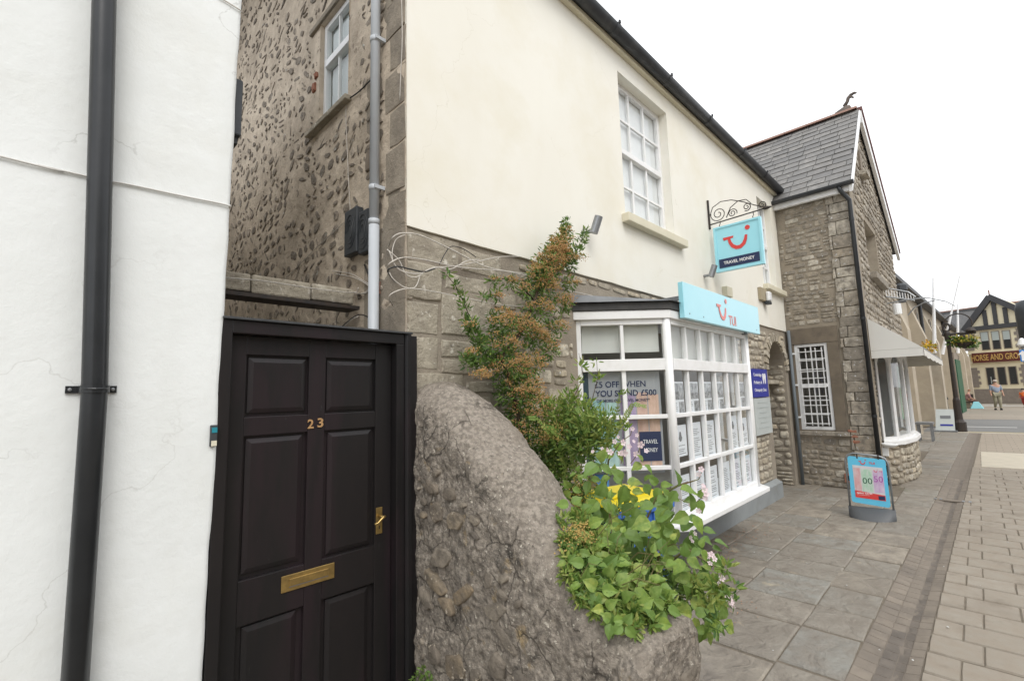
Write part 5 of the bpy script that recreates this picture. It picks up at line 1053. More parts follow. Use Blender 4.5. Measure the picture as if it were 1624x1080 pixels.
m_.add(vs, [(2*i, 2*i+2, 2*i+3, 2*i+1) for i in range(nv)]); m_.build('front_valance', M_canvas, aw, fix=False)
m_ = MB(); m_.tube([(AX+.02, AY+.01, zf-.01), (AXE-.02, AY+.01, zf-.01)], .02, 8); m_.tube([(AX+.05, AY, zf), (AX+.05, GY, 2.45)], .012, 6); m_.build('frame_bar', M_steel, aw)
for x in (13.65,):
    m_ = MB(); m_.tube([(x, GY-.06, 0), (x, GY-.06, 2.5)], .04, 10); tag(m_.build('downpipe', M_pipe, smooth=True, loc=(x, GY, 0)), 'black downpipe on stone wall just beyond the bow window', 'drainpipe')
m_ = MB(GFm); m_.box(13.24, .95, .03, 13.5, 2.1, .05); pst = m_.build('shop_poster', mat('green_poster', (.14, .45, .22), (.5, .62, .55), sc=3, rough=.4, bump=0)); tag(pst, 'green and white poster between the bow window and downpipe', 'poster')
# round white table, hanging lamp
rt = thing('wall_dish', 'small white round dish fixed low on stone corner behind the swinging sign', 'wall dish', (10.03, 1.16, .7))
m_ = MB(); m_.lathe((10.03, 1.14, 0), [(.06, .665), (.11, .70), (.118, .725), (.10, .728), (.07, .705)], 24); m_.build('dish', M_upvc, rt, smooth=True)
m_ = MB(); m_.box(10.0, 1.16, .52, 10.06, 1.262, .664); m_.build('bracket', M_upvc, rt, bevel=.01)
# illuminated street bracket: arched ladder frames on the gable
lb = thing('light_frame_bracket', 'pale metal ladder frames arching out from the gable above the awning', 'bracket', (14, 1.2, 3.8))
def bent(P, X): return [tuple(onX(x_, y_, X)) for x_, y_ in P]
BXX = 13.2
for P in ([(1394, 455), (1440, 463), (1452, 471)], [(1400, 470), (1425, 473), (1450, 476)]): m_ = MB(); m_.tube(bent(P, BXX), .016, 6); m_.build('rail', M_steel, lb)
for k in range(12):
    x_ = 1400+k*4.4; m_ = MB(); m_.tube(bent([(x_, 458+k*.9), (x_+1.5, 470+k*.7)], BXX), .009, 5); m_.build('rung', M_wpaint, lb)
for P in ([(1400, 483), (1440, 475), (1470, 472), (1500, 478), (1515, 485)], [(1440, 500), (1450, 488), (1465, 480), (1482, 477)]): m_ = MB(); m_.tube(bent(P, BXX), .014, 6); m_.build('arch_bar', M_steel, lb)
m_ = MB(); q = bent([(1421, 482), (1424, 498)], BXX); m_.tube(q, .075, 12); tag(m_.build('hanging_lamp', M_upvc, smooth=False), 'white cylinder lamp hanging on the stone gable above the awning', 'lamp')
# ================================================================= BEYOND: hall, pub, street furniture
HA = np.array([17.0, 2.15, 0]); HB = np.array([54.0, .55, 0]); hu = (HB-HA)/np.linalg.norm(HB-HA); hn = np.array([hu[1], -hu[0], 0]); HW = float(np.linalg.norm(HB-HA))
HFm = Frame(HA, hu, (0, 0, 1), hn); HE = 5.55
hl = thing('buttressed_hall', 'long beige stone hall with buttresses between gable and pub', 'building', tuple(HA))
m_ = MB(HFm); m_.box(0, 0, -8, HW, HE, 0); m_.build('wall', M_beige, hl)
m_ = MB(HFm); m_.add([(-.3, HE, .35), (HW+.3, HE, .35), (HW+.3, HE+3.2, -4), (-.3, HE+3.2, -4), (-.3, HE, -8), (HW+.3, HE, -8)], [(0, 1, 2, 3), (3, 2, 5, 4)]); m_.box(-.3, HE-.12, .02, HW+.3, HE, .34); m_.build('roof', M_slate_i, hl)
for u in (4, 8.5, 13, 18, 23, 28, 33):
    m_ = MB(HFm); m_.box(u, 0, 0, u+.7, 3.6, .45); m_.add([(u, 3.6, 0), (u+.7, 3.6, 0), (u+.7, 3.6, .45), (u, 3.6, .45), (u, 5.2, 0), (u+.7, 5.2, 0)], [(3, 2, 5, 4), (0, 3, 4), (1, 5, 2)]); m_.build('buttress', M_beige, hl)
for u in (6.3, 10.8, 15.5, 20.5, 25.5, 30.5):
    for zz, hh in ((3.4, 1.6), (.9, 1.7)):
        q = [(u-.3, zz), (u+.3, zz), (u+.3, zz+hh-.4)]+[(u+.3*math.cos(t), zz+hh-.4+.45*math.sin(t)) for t in np.linspace(0, math.pi, 7)][1:-1]+[(u-.3, zz+hh-.4)]
        m_ = MB(HFm); m_.prism(q, .012, .06); w = m_.build('lancet_window', M_beiged, hl)
        m_ = MB(HFm); m_.prism([(u+(a-u)*.72, zz+.12+(c-zz)*.86) for a, c in q], .065, .07); m_.build('pane', mat('dark_glass', (.03, .032, .034), None, rough=.15, bump=0) if 'dark_glass' not in MATS else MATS['dark_glass'], w)
M_dglass = MATS['dark_glass']
def hp(x_, y_): return float((onPl(x_, y_, HA, hn)-HA)@hu)
ga, gc = hp(1504, 620), hp(1512, 620); m_ = MB(HFm); m_.box(ga, 0, .02, gc, 3.1, .5); m_.build('green_door', M_green, hl); m_ = MB(HFm); m_.box(ga-.3, 0, .01, gc+.3, 3.5, .45); m_.build('door_surround', M_beiged, hl)
for u in (11.9, 21.6): m_ = MB(HFm); m_.tube([(u, 0, .08), (u, HE, .08)], .07, 8); m_.build('downpipe', M_pipe, hl)
for u in (12.3, 16.6): m_ = MB(HFm); m_.box(u, 2.2, .02, u+.5, 2.9, .1); m_.build('notice_board', M_dark, hl)
# pub
PB = np.array([56.0, 1.0, 0]); th = R(20); pu = np.array([-math.sin(th)*1.0, -math.cos(th), 0]); pn = np.array([-math.cos(th), math.sin(th), 0])
PU = Frame(PB, pu, (0, 0, 1), pn)
def pc(x_, y_):
    p = onPl(x_, y_, PB, pn); return float((p-PB)@pu), float(p[2])
pb = thing('black_and_white_pub', 'pub with black timbered gable and HORSE AND GROOM sign', 'building', tuple(PB))
L0 = pc(1541, 600)[0]; ze = pc(1541, 524)[1]; zg = pc(1552, 634)[1]
m_ = MB(PU); m_.box(L0, -.05, -9, L0+10.5, ze, 0); m_.build('wall', M_pubcream, pb)
za = pc(1568, 452); m_ = MB(PU); gl = pc(1536, 522); gr_ = pc(1622, 500); ax_, az_ = pc(1569, 463); az_ -= .55
hw = ax_-gl[0]
m_.prism([(gl[0], ze+.0), (gl[0]+2*hw+1.2, ze+.0), (ax_, az_)], -9, .02); m_.build('gable', M_pubcream, pb)
def bar(a, c, w, d=.12, nm='timber'):
    a = np.array(a); c = np.array(c); dd = (c-a)/np.linalg.norm(c-a); nn_ = np.array([-dd[1], dd[0]])*w/2; m_ = MB(PU); m_.prism([tuple(a+nn_), tuple(a-nn_), tuple(c-nn_), tuple(c+nn_)], .021, .021+d); return m_.build(nm, M_timber, pb)
gx1 = gl[0]+2*hw+1.2
bar((gl[0]-.25, ze+.0), (ax_+.05, az_+.15), .42, .3, 'bargeboard'); bar((gx1+.25, ze+.0), (ax_-.05, az_+.15), .42, .31, 'bargeboard'); bar((gl[0], ze+.1), (gx1, ze+.1), .34, .2)
for t in (.26, .40, .54, .71, .88):
    x = gl[0]+(gx1-gl[0])*t; zt_ = ze+(az_-ze)*(1-abs((x-ax_)/((ax_-gl[0]) if x < ax_ else (gx1-ax_)))); bar((x, ze+.3), (x, zt_-.2), .26, .1)
m_ = MB(PU); m_.tube([(ax_, az_, .1), (ax_, az_+.7, .1)], .05, 6); m_.build('finial', M_ridge, pb)
m_ = MB(PU); m_.add([(L0-5.8, ze-1.2, -.4), (L0+11, ze+.3, -.4), (L0+11, az_-.3, -3.5), (L0-5.8, az_-.3, -3.5)], [(0, 1, 2, 3)]); m_.box(L0-5.8, az_-.35, -3.6, L0+11, az_-.2, -3.4); m_.build('roof', M_slate_i, pb)
m_ = MB(PU); m_.box(L0-5.8, az_-.21, -3.62, L0+11, az_-.1, -3.38); m_.build('ridge', M_ridge, pb)
def pwin(x0, x1, y0, y1, slope, ns, lower):
    for k in range(3):
        xa = x0+(x1-x0)*k/3+1; xb = x0+(x1-x0)*(k+1)/3+1.4
        a = pc(xa, y0-slope*(xa-x0)); c = pc(xb, y1-slope*(xb-x0))
        m_ = MB(PU); m_.box(a[0], c[1], .021, c[0], a[1], .05); w = m_.build('window', M_beiged, pb)
        m_ = MB(PU); e = .05; m_.box(a[0]+e, c[1]+e, .052, c[0]-e, a[1]-e, .06); m_.build('pane', M_dglass, w)
        if not lower: m_ = MB(PU); m_.box(a[0]+e, (a[1]+c[1])/2, .061, c[0]-e, a[1]-e, .066); m_.build('blind', mat('pub_blind', (.36, .40, .38), None, rough=.6, bump=0) if 'pub_blind' not in MATS else MATS['pub_blind'], w)
        elif k != 1: m_ = MB(PU); m_.box(a[0]+.25, c[1]+.12, .061, c[0]-.25, c[1]+.7, .064); m_.build('window_notice', M_plaq, w)
pwin(1553, 1605, 527, 556, .07, 3, False); pwin(1562, 1615, 583, 612, .05, 3, True)
def prect(x0, y0, x1, y1, m, nm, d=.05, dz=.0):
    a = pc(x0, y0); c = pc(x1, y1); m_ = MB(PU); m_.box(a[0], c[1]+dz, .021, c[0], a[1], .021+d); return m_.build(nm, m, pb)
def toothed(x0, y0, x1, y1, left, right):
    a = pc(x0, y0); c = pc(x1, y1); n = 7; pts = []
    h = (a[1]-c[1])/n
    R_ = [(c[0]+(.14 if k % 2 else -.0)*right, c[1]+h*(k+d)) for k in range(n) for d in (0, 1)]; L_ = [(a[0]-(.14 if k % 2 else 0)*left, c[1]+h*(k+d)) for k in range(n) for d in (0, 1)]
    m_ = MB(PU); m_.prism(R_+L_[::-1], .021, .05); return m_.build('stone_panel', M_pubstone, pb)
toothed(1526, 528, 1546, 556, 0, 1); toothed(1534, 584, 1554, 614, 0, 1); toothed(1611, 521, 1660, 552, 1, 0); toothed(1619, 578, 1670, 610, 1, 0)
m_ = MB(PU); zz0 = pc(1560, 634)[1]; zz1 = pc(1560, 617)[1]; m_.box(L0-.02, zz0-.3, .022, L0+10.5, zz1, .10); m_.build('plinth', M_pubstone, pb)
m_ = MB(PU); za_, zb_ = pc(1580, 567)[1], pc(1580, 578)[1]; m_.box(L0, zb_+.15, .022, L0+10.5, zb_+.35, .16); m_.box(L0, pc(1560, 560)[1]-.05, .022, L0+10.5, pc(1560, 560)[1]+.08, .16); m_.build('string_course', M_pubcream, pb)
sg0 = pc(1540, 578); sg1 = pc(1622, 551); zs0 = pc(1581, 574)[1]; zs1 = pc(1581, 558)[1]
m_ = MB(PU); m_.box(L0+.3, zs0, .165, L0+9.5, zs1, .24); sgn = m_.build('sign_board', M_brown, pb)
ta = pc(1543, 570)[0]; tb = pc(1624, 562)[0]; text('HORSE AND GROOM', PU, ta, zs0+(zs1-zs0)*.2, (zs1-zs0)*.6, M_signgold, 'lettering', sgn, w=(tb-ta)*1.10, z=.245, depth=.02, bold=.01)
# flagpoles
for (P, lab) in ((((1482, 560), (1480, 441)), 'white flagpole nearest the gable'), (((1494, 562), (1512, 482), (1522, 438)), 'leaning white flagpole in the middle'), (((1519, 560), (1519, 482)), 'short white flagpole with pointed top')):
    u_ = {0: 30, 1: 34, 2: 40}[('nearest' not in lab)+('short' in lab)]
    m_ = MB(); pts = [tuple(onX(x_, y_, u_)) for x_, y_ in P]; m_.tube(pts, [.09]+[.035]*(len(pts)-1), 8); tag(m_.build('flagpole', M_wpaint, loc=pts[0]), lab, 'flagpole')
# lamp post
LX, LY = 23.2, .60
lpn = thing('lamp_post', 'black fluted lamp post with scrollwork and hanging flower basket', 'lamp post', (LX, LY, 0))
m_ = MB(); m_.lathe((LX, LY, 0), [(.19, 0), (.19, .32), (.15, .36), (.12, .42), (.10, 1.1), (.07, 1.2), (.055, 3.2), (.09, 3.24), (.09, 3.5), (.05, 3.6)], 14); m_.build('post', M_iron, lpn, smooth=False)
m_ = MB(); m_.tube([(LX, LY+.15, 3.46), (LX, LY-.75, 3.46)], .045, 8); m_.build('arm', M_iron, lpn)
m_ = MB(); m_.tube([(LX, .28+.36*math.cos(t), 3.82+.36*math.sin(t)) for t in np.linspace(-.4, 3.5, 16)], .022, 6); m_.tube([(LX, LY+.0+.10*math.cos(t), 3.72+.14*math.sin(t)) for t in np.linspace(0, 6.1, 12)], .035, 6); m_.build('scroll', M_iron, lpn)
m_ = MB(); m_.lathe((LX, -.02, 3.50), [(.05, 0), (.14, .02), (.12, .08), (.04, .16)], 12); m_.build('lantern', M_iron, lpn)
hbk = thing('hanging_basket', 'hanging basket of yellow flowers under the lamp post arm', 'flower basket', (LX, .2, 3.1))
m_ = MB(); m_.lathe((LX, .18, 3.1), [(.05, -.18), (.22, -.08), (.30, .02)], 12); m_.build('basket', M_iron, hbk)
def leafcloud(blobs, n, L, W, m, name, parent, seed=0, flat=.0, up=0, kind='stuff', cup=.25):
    r = np.random.default_rng(seed); wts = np.array([b_[3]**2 for b_ in blobs]); wts = wts/wts.sum(); idx = r.choice(len(blobs), n, p=wts)
    B = np.array([b_[:3] for b_ in blobs])[idx]; rad = np.array([b_[3] for b_ in blobs])[idx]
    d = r.normal(size=(n, 3)); d /= np.linalg.norm(d, axis=1)[:, None]; P = B+d*(rad*(r.random(n)**.45))[:, None]
    t = d*.6+r.normal(size=(n, 3))*.6+np.array([0, 0, up]); t /= np.linalg.norm(t, axis=1)[:, None]; q = r.normal(size=(n, 3)); s = np.cross(t, q); s /= np.linalg.norm(s, axis=1)[:, None]; nn_ = np.cross(s, t)
    l = L*r.uniform(.6, 1.25, n)[:, None]; w = W*r.uniform(.7, 1.2, n)[:, None]
    V = np.stack([P, P+t*l*.35+s*w*.5+nn_*w*cup, P+t*l*.35-s*w*.5+nn_*w*cup, P+t*l*.75+s*w*.36+nn_*w*cup*.6, P+t*l*.75-s*w*.36+nn_*w*cup*.6, P+t*l, P+t*l*.5], 1).reshape(-1, 3)
    off_ = np.array(wloc(parent)) if parent is not None else np.zeros(3)
    f = np.array([[0, 1, 6], [0, 6, 2], [1, 3, 6], [6, 4, 2], [3, 5, 6], [6, 5, 4]]); F_ = (f[None]+np.arange(n)[:, None, None]*7).reshape(-1, 3)
    me = bpy.data.meshes.new(name); me.from_pydata((V-off_).tolist(), [], F_.tolist()); me.materials.append(m); o = bpy.data.objects.new(name, me); COL.objects.link(o); o.parent = parent
    if kind: o['kind'] = kind
    return o
leafcloud([(LX, .18+q, 3.10+.05*k, .20) for k, q in enumerate((-.15, .1, .25))], 350, .12, .07, M_leaf, 'foliage', hbk, 1)
leafcloud([(LX-.1, .18+q, 3.22, .18) for q in (-.2, 0, .2)], 110, .07, .07, mat('soft_yellow_flower', (.52, .42, .05), None, rough=.7, bump=0, rand=[(.30, .26, .05)], isl=True), 'flowers', hbk, 2)
pk = thing('flower_planter', 'orange and yellow flowers above the awning tip', 'flower planter', tuple(onX(1470, 548, 24)))
leafcloud([(*onX(x_, y_, 24), .22) for x_, y_ in ((1469, 550), (1474, 552))], 110, .11, .08, mat('orange_flower', (.5, .22, .04), None, rough=.6, bump=0, rand=[(.7, .5, .03), (.05, .12, .02)], isl=True), 'flowers', pk, 3)
# bin, folded sign board, bench, arrow sign, black post
lb_ = thing('litter_bin', 'dark green litter bin against the hall wall', 'bin', (31, 1.4, 0))
m_ = MB(); m_.box(30.9, 1.12, 0, 31.5, 1.62, .95); m_.build('body', mat('bin_green', (.012, .022, .018), None, rough=.5, bump=0), lb_, bevel=.03); m_ = MB(); m_.prism([(30.85, 1.08), (31.55, 1.08), (31.55, 1.66), (30.85, 1.66)], .951, 1.1, .8); m_.build('lid', M_dark, lb_); m_ = MB(); m_.box(30.885, 1.2, .75, 30.898, 1.4, .82); m_.build('label_plate', M_signgold, lb_)
ab = thing('grey_pavement_sign', 'low grey and white pavement sign leaning by the lamp post base', 'sign', (23.1, 1.0, 0))
m_ = MB(); m_.add([(22.9, .72, .04), (22.9, 1.24, .04), (23.15, 1.18, .78), (23.15, .70, .78), (22.94, .72, .04), (22.94, 1.24, .04), (23.19, 1.18, .78), (23.19, .70, .78)], [(0, 1, 2, 3), (4, 7, 6, 5), (0, 3, 7, 4), (1, 5, 6, 2), (0, 4, 5, 1), (3, 2, 6, 7)]); m_.build('board', M_plaq, ab)
m_ = MB(); m_.box(22.75, .66, 0, 23.35, 1.28, .05); m_.build('base', M_steel, ab); m_ = MB(); m_.add([(22.945, .76, .20), (22.945, 1.1, .20), (22.965, 1.1, .26), (22.965, .76, .26)], [(0, 1, 2, 3)]); m_.build('blue_line', M_blue, ab)
m_ = MB(); m_.add([(23.03, .80, .46), (23.03, 1.08, .46), (23.07, 1.08, .56), (23.07, .80, .56)], [(0, 1, 2, 3)]); m_.build('printed_line', M_ink, ab)
bn = thing('grey_street_stool', 'small grey metal bench end at the corner of the bow window', 'bench', (16.2, 1.1, 0))
q = onZ(1460, 700, 0)
for (dx, dy) in ((0, 0), (.5, 0), (0, .3), (.5, .3)): m_ = MB(); m_.box(q[0]+dx, q[1]-.3+dy, 0, q[0]+dx+.05, q[1]-.25+dy, .5); m_.build('leg', M_steel, bn)
m_ = MB(); m_.box(q[0]-.05, q[1]-.33, .501, q[0]+.6, q[1]+.08, .56); m_.build('seat', M_steel, bn)
asg = thing('arrow_sign', 'blue road sign with white upward arrow at the right edge', 'sign', (20, -1.0, 0))
a = onX(1616, 555, 20); c = onX(1634, 573, 20); m_ = MB(); m_.box(19.98, c[1], c[2], 20.0, a[1], a[2]); m_.build('plate', mat('sign_blue', (.03, .22, .62), None, rough=.4, bump=0), asg)
my = (a[1]+c[1])/2+.03; mz = (a[2]+c[2])/2; AFm = Frame((19.979, my, mz), (0, -1, 0), (0, 0, 1), (-1, 0, 0)); m_ = MB(AFm); m_.prism([(-.035, -.15), (.035, -.15), (.035, .03), (.10, .03), (0, .15), (-.10, .03), (-.035, .03)], .001, .004); m_.build('arrow', M_wink, asg)
m_ = MB(); m_.tube([(20.03, my-.03, 0), (20.03, my-.03, a[2]+.2)], .04, 8); m_.build('post', M_steel, asg)
m_ = MB(); m_.lathe((20.03, my-.02, a[2]+.1), [(.08, 0), (.11, .05), (.06, .2), (.02, .24)], 12); m_.build('cap_lamp', M_upvc, asg)
bp_ = thing('tall_dark_post', 'dark round topped post rising at the right edge', 'post', (26, -1.3, 0))
a = onX(1625, 476, 26); m_ = MB(); m_.lathe((26, a[1]-.05, 0), [(.10, 0), (.10, 3.0), (.34, 3.05), (.36, a[2]-.35), (.30, a[2]-.1), (.15, a[2])], 16); m_.build('post', M_box, bp_, smooth=True)
m_ = MB(); q = onX(1428, 455, 19); m_.lathe((19, q[1], q[2]-1.0), [(.10, .5), (.10, .85), (.17, .88), (.17, 1.03), (.1, 1.10)], 12); tag(m_.build('chimney_cowl', M_box), 'dark chimney cowl peeping above the ladder frames', 'chimney cowl')

# ---------------------------------------------------------------- people
M_skin = mat('skin', (.42, .24, .17), None, rough=.6, bump=0); M_shirt = mat('blue_grey_shirt', (.20, .24, .31), (.26, .30, .37), sc=14, rough=.8, bump=0); M_khaki = mat('khaki_cloth', (.27, .25, .18), None, rough=.85, bump=0)
def skin(name, pts, edges, radii, m, parent, lv=2):
    off_ = wloc(parent); me = bpy.data.meshes.new(name); me.from_pydata([tuple(Vector(p)-off_) for p in pts], edges, []); me.materials.append(m)
    o = bpy.data.objects.new(name, me); COL.objects.link(o); o.parent = parent
    sk = o.modifiers.new('skin', 'SKIN'); sk.use_smooth_shade = True
    for i, r in enumerate(radii):
        d = me.skin_vertices[0].data[i]; d.radius = r if isinstance(r, tuple) else (r, r)
    me.skin_vertices[0].data[0].use_root = True
    s = o.modifiers.new('sub', 'SUBSURF'); s.levels = lv; s.render_levels = lv; return o
def man(x, y, H, face, label, top, legs, pose, group=None, hair=None):
    t = thing('person', label, 'person', (x, y, 0)); c, s_ = math.cos(face), math.sin(face); k = H/1.75
    def W(f, l, z): return (x+(f*c-l*s_)*k, y+(f*s_+l*c)*k, z*k)
    J = pose; P = [W(*q) for q in J['pts']]; skin('body', P, J['edges'], [r if isinstance(r, tuple) else r*k for r in J['rad']], M_skin, t)
    for nm, idx, ex, m in (('shirt', J['shirt'], 1.18, top), ('trousers', J['trou'], 1.18, legs)):
        mp = {v: i for i, v in enumerate(idx)}; skin(nm, [P[i] for i in idx], [(mp[a], mp[b_]) for a, b_ in J['edges'] if a in mp and b_ in mp], [J['rad'][i]*k*ex for i in idx], m, t)
    hd = P[J['head']]; hm = MB(); hm.lathe((hd[0], hd[1], hd[2]+.02*k), [(.098*k, -.02*k), (.10*k, .03*k), (.07*k, .09*k), (.02*k, .105*k)], 12)
    if hair: hm.build('hair', hair, t, smooth=True)
    for l in (-.035, .035): e = MB(); q = J['pts'][J['head']]; p = W(q[0]+.088, l, q[2]+.005); e.lathe(p, [(.004, -.008), (.010, 0), (.004, .008)], 8); e.build('eye', M_dark, t)
    for j in J['foot']: f = MB(); a = J['pts'][j]; f.fr = WORLD; p0 = W(a[0]-.06, a[1], .03); p1 = W(a[0]+.15, a[1], .03); f.tube([p0, W(a[0]+.02, a[1], .05), p1], [.045*k, .05*k, .035*k], 8); f.build('shoe', M_dark, t, smooth=True)
    return t
walk = dict(pts=[(0, 0, .95), (0, 0, 1.15), (0, 0, 1.40), (.01, 0, 1.50), (.02, 0, 1.64), (0, .09, .92), (.10, .09, .50), (.06, .09, .08), (0, -.09, .92), (.02, -.09, .50), (-.16, -.09, .12), (0, .19, 1.40), (-.05, .26, 1.13), (.03, .28, .88), (0, -.19, 1.40), (.03, -.26, 1.13), (.12, -.26, .90), (.10, .29, .80), (.17, -.27, .83)],
            edges=[(0, 1), (1, 2), (2, 3), (3, 4), (0, 5), (5, 6), (6, 7), (0, 8), (8, 9), (9, 10), (2, 11), (11, 12), (12, 13), (2, 14), (14, 15), (15, 16), (13, 17), (16, 18)],
            rad=[.14, .15, .14, .06, .10, .10, .07, .045, .10, .07, .045, .07, .045, .032, .07, .045, .032, .03, .03], shirt=[0, 1, 2, 11, 12, 14, 15], trou=[0, 5, 6, 7, 8, 9, 10], head=4, foot=(7, 10))
sit = dict(pts=[(0, 0, .52), (0, 0, .75), (.04, 0, .98), (.08, 0, 1.07), (.12, 0, 1.20), (.12, .10, .52), (.42, .12, .50), (.50, .12, .08), (.12, -.10, .52), (.42, -.12, .50), (.48, -.12, .08), (.04, .18, .96), (.10, .24, .72), (.30, .14, .64), (.04, -.18, .96), (.10, -.24, .72), (.30, -.14, .64), (.38, .12, .62), (.38, -.12, .62)],
           edges=walk['edges'], rad=walk['rad'], shirt=[0, 1, 2, 11, 12, 14, 15], trou=[0, 5, 6, 7, 8, 9, 10], head=4, foot=(7, 10))
q = onZ(1584, 650, 0)
man(q[0], q[1], 1.85, R(195), 'grey haired man in blue grey shirt and khaki trousers walking this way', M_shirt, M_khaki, walk, hair=mat('grey_hair', (.42, .36, .32), None, rough=.9, bump=0))
q = onX(1536, 643, 45); q[2] = 0
M_mar = mat('maroon_cloth', (.22, .09, .10), (.36, .24, .22), sc=9, rough=.9, bump=0)
man(q[0], q[1], 1.7, R(-75), 'person in maroon top sitting on a bench by the hall end', M_mar, mat('brown_cloth', (.10, .05, .04), None, rough=.9, bump=0), sit, hair=mat('auburn_hair', (.22, .10, .06), None, rough=.9, bump=0))
bn = thing('street_bench', 'dark bench by the hall end with a seated person on it', 'bench', (q[0], q[1], 0))
m_ = MB(); m_.box(q[0]-.25, q[1]-.3, .40, q[0]+.3, q[1]+.9, .45); m_.build('seat', M_iron, bn); m_ = MB(); m_.box(q[0]+.28, q[1]-.3, .45, q[0]+.33, q[1]+.9, .95); m_.build('backrest', M_iron, bn)
for (dx, dy) in ((-.2, -.25), (.22, -.25), (-.2, .8), (.22, .8)): m_ = MB(); m_.box(q[0]+dx, q[1]+dy, 0, q[0]+dx+.05, q[1]+dy+.05, .40); m_.build('leg', M_iron, bn)
qq = onX(1549, 645, 44.6); m_ = MB(); m_.prism([(qq[0]-.3, qq[1]-.3), (qq[0]+.3, qq[1]-.35), (qq[0]+.25, qq[1]+.35), (qq[0]-.25, qq[1]+.3)], 0, .45, .35); tag(m_.build('shopping_bag', mat('pale_blue_plastic', (.25, .55, .62), None, rough=.5, bump=.1)), 'pale blue bag on the ground beside the seated person', 'bag')
q = onZ(1626, 646, 0); man(q[0], q[1], 1.25, R(150), 'child in an orange top at the right edge of the picture', mat('orange_cloth', (.65, .14, .03), None, rough=.8, bump=0), mat('red_cloth', (.30, .05, .04), None, rough=.8, bump=0), walk, hair=M_dark)

# ================================================================= A-BOARD
swg = thing('swing_sign', 'cyan swinging pavement sign with banknote poster and GREAT RATES strip', 'pavement sign', (7.62, 1.1, 0))
a0 = np.array([7.60, 1.365, 0]); a1 = np.array([7.66, .885, 0]); uu = (a1-a0)/np.linalg.norm(a1-a0); nn_ = np.array([uu[1], -uu[0], 0]); nn_ = nn_ if nn_[0] < 0 else -nn_
WW = float(np.linalg.norm(a1-a0)); SF = Frame((a0+a1)/2, uu, (0, 0, 1), nn_)
hw = WW/2; fr_ = [(-hw+.02, .03, 0), (-hw+.02, .73, 0), (-hw+.05, .79, 0), (-hw+.11, .815, 0), (hw-.11, .79, 0), (hw-.05, .765, 0), (hw-.02, .70, 0), (hw-.02, .03, 0)]
m_ = MB(SF); m_.tube(fr_, .011, 8); m_.build('frame', M_steel, swg, smooth=True)
bs = MB(SF); q = [(-hw, .0)]+[(-hw+WW*t, .125-.105*math.sin(math.pi*t)) for t in np.linspace(0, 1, 9)]+[(hw, .0)]
bs.prism([(-hw, .0), (hw, .0), (hw, .15), (hw*.6, .085), (hw*.2, .06), (-hw*.2, .06), (-hw*.6, .085), (-hw, .15)], -.16, .16)
bs = MB(SF); bs.prism([(-hw, 0), (hw, 0), (hw, .10), (-hw, .10)], -.15, .15, .72)
bs = MB(SF); A_ = [(-hw+WW*t, .0, .17*math.sin(math.pi*t)) for t in np.linspace(0, 1, 13)]
vs = [(-hw+WW*t, 0, s*.17*math.sin(math.pi*t)**.7) for s in (1, -1) for t in np.linspace(0, 1, 13)]+[(-hw+WW*t, .135, s*.03) for s in (1, -1) for t in np.linspace(0, 1, 13)]
bs.add(vs, [(i, i+1, 26+i+1, 26+i) for i in range(12)]+[(13+i, 39+i, 39+i+1, 13+i+1) for i in range(12)]+[(26+i, 27+i, 40+i, 39+i) for i in range(12)]); BSO = bs.build('base', smooth=True, m=mat('grey_base_plastic', (.085, .09, .095), None, rough=.5, bump=.1), parent=swg)
m_ = MB(SF); ww = hw-.045; q = []
for (cx, cz, a_) in ((-ww+.03, .19+.03, 180), (ww-.03, .16+.03, 270), (ww-.03, .75-.03, 0), (-ww+.03, .775-.03, 90)):
    for t in (0, 30, 60, 90): q.append((cx+.03*math.cos(R(a_+t)), cz+.03*math.sin(R(a_+t))))
m_.prism(q, -.012, .012); m_.build('panel', mat('panel_cyan', (.12, .50, .72), None, rough=.4, bump=0), swg)
for sx in (-.1, .12): m_ = MB(SF); m_.box(sx, .75, -.014, sx+.015, .81, .014); m_.build('hanger', M_iron, swg)
m_ = MB(SF); m_.prism([(-ww+.045, .255), (ww-.04, .235), (ww-.04, .645), (-ww+.045, .665)], .0125, .014); po = m_.build('poster', mat('poster_pale', (.62, .60, .62), (.55, .56, .58), sc=20, rough=.5, bump=0), swg)
for i, (x0, x1, c1, c2) in enumerate(((-.145, -.075, (.62, .50, .52), (.60, .30, .30)), (-.068, .045, (.58, .62, .58), (.30, .55, .38)), (.052, .155, (.60, .52, .62), (.48, .30, .52)))):
    m_ = MB(SF); m_.box(x0, .335, .0142, x1, .63-.01*i, .0150); nt = m_.build('banknote', mat('aboard_note_%d' % i, c1, c2, sc=26, rough=.5, bump=0, aniso=(1, 1, .4)), po)
text('00', SF, -.060, .435, .075, M_green, 'lettering', po, w=.10, z=.0152, depth=.001); text('50', SF, .060, .465, .075, mat('note_purple', (.35, .08, .35), None, rough=.5, bump=0), 'lettering', po, w=.09, z=.0152, depth=.001)
m_ = MB(SF); m_.prism([(-ww+.045, .258), (ww-.04, .238), (ww-.04, .305), (-ww+.045, .345)], .0152, .0158); m_.build('red_strip', M_red, po)
text('GREAT RATES', SF, -.135, .305, .018, M_wink, 'lettering', po, w=.16, z=.0160, depth=.001, bold=.02); text('on travel money', SF, -.135, .285, .012, M_wink, 'lettering', po, w=.13, z=.0160, depth=.001)
m_ = MB(SF); m_.box(.085, .248, .0160, .15, .295, .0166); m_.build('navy_label', M_navy, po)
smile(SF, -.04, .70, .085, M_red, swg, .0125, .002); text('TUI', SF, .025, .683, .028, M_red, 'lettering', swg, w=.06, z=.0125, depth=.002, bold=.02)
smile(SF, .085, .60, .05, M_red, swg, .0155, .001); text('TUI', SF, .12, .593, .014, M_red, 'lettering', swg, w=.03, z=.0155, depth=.001)

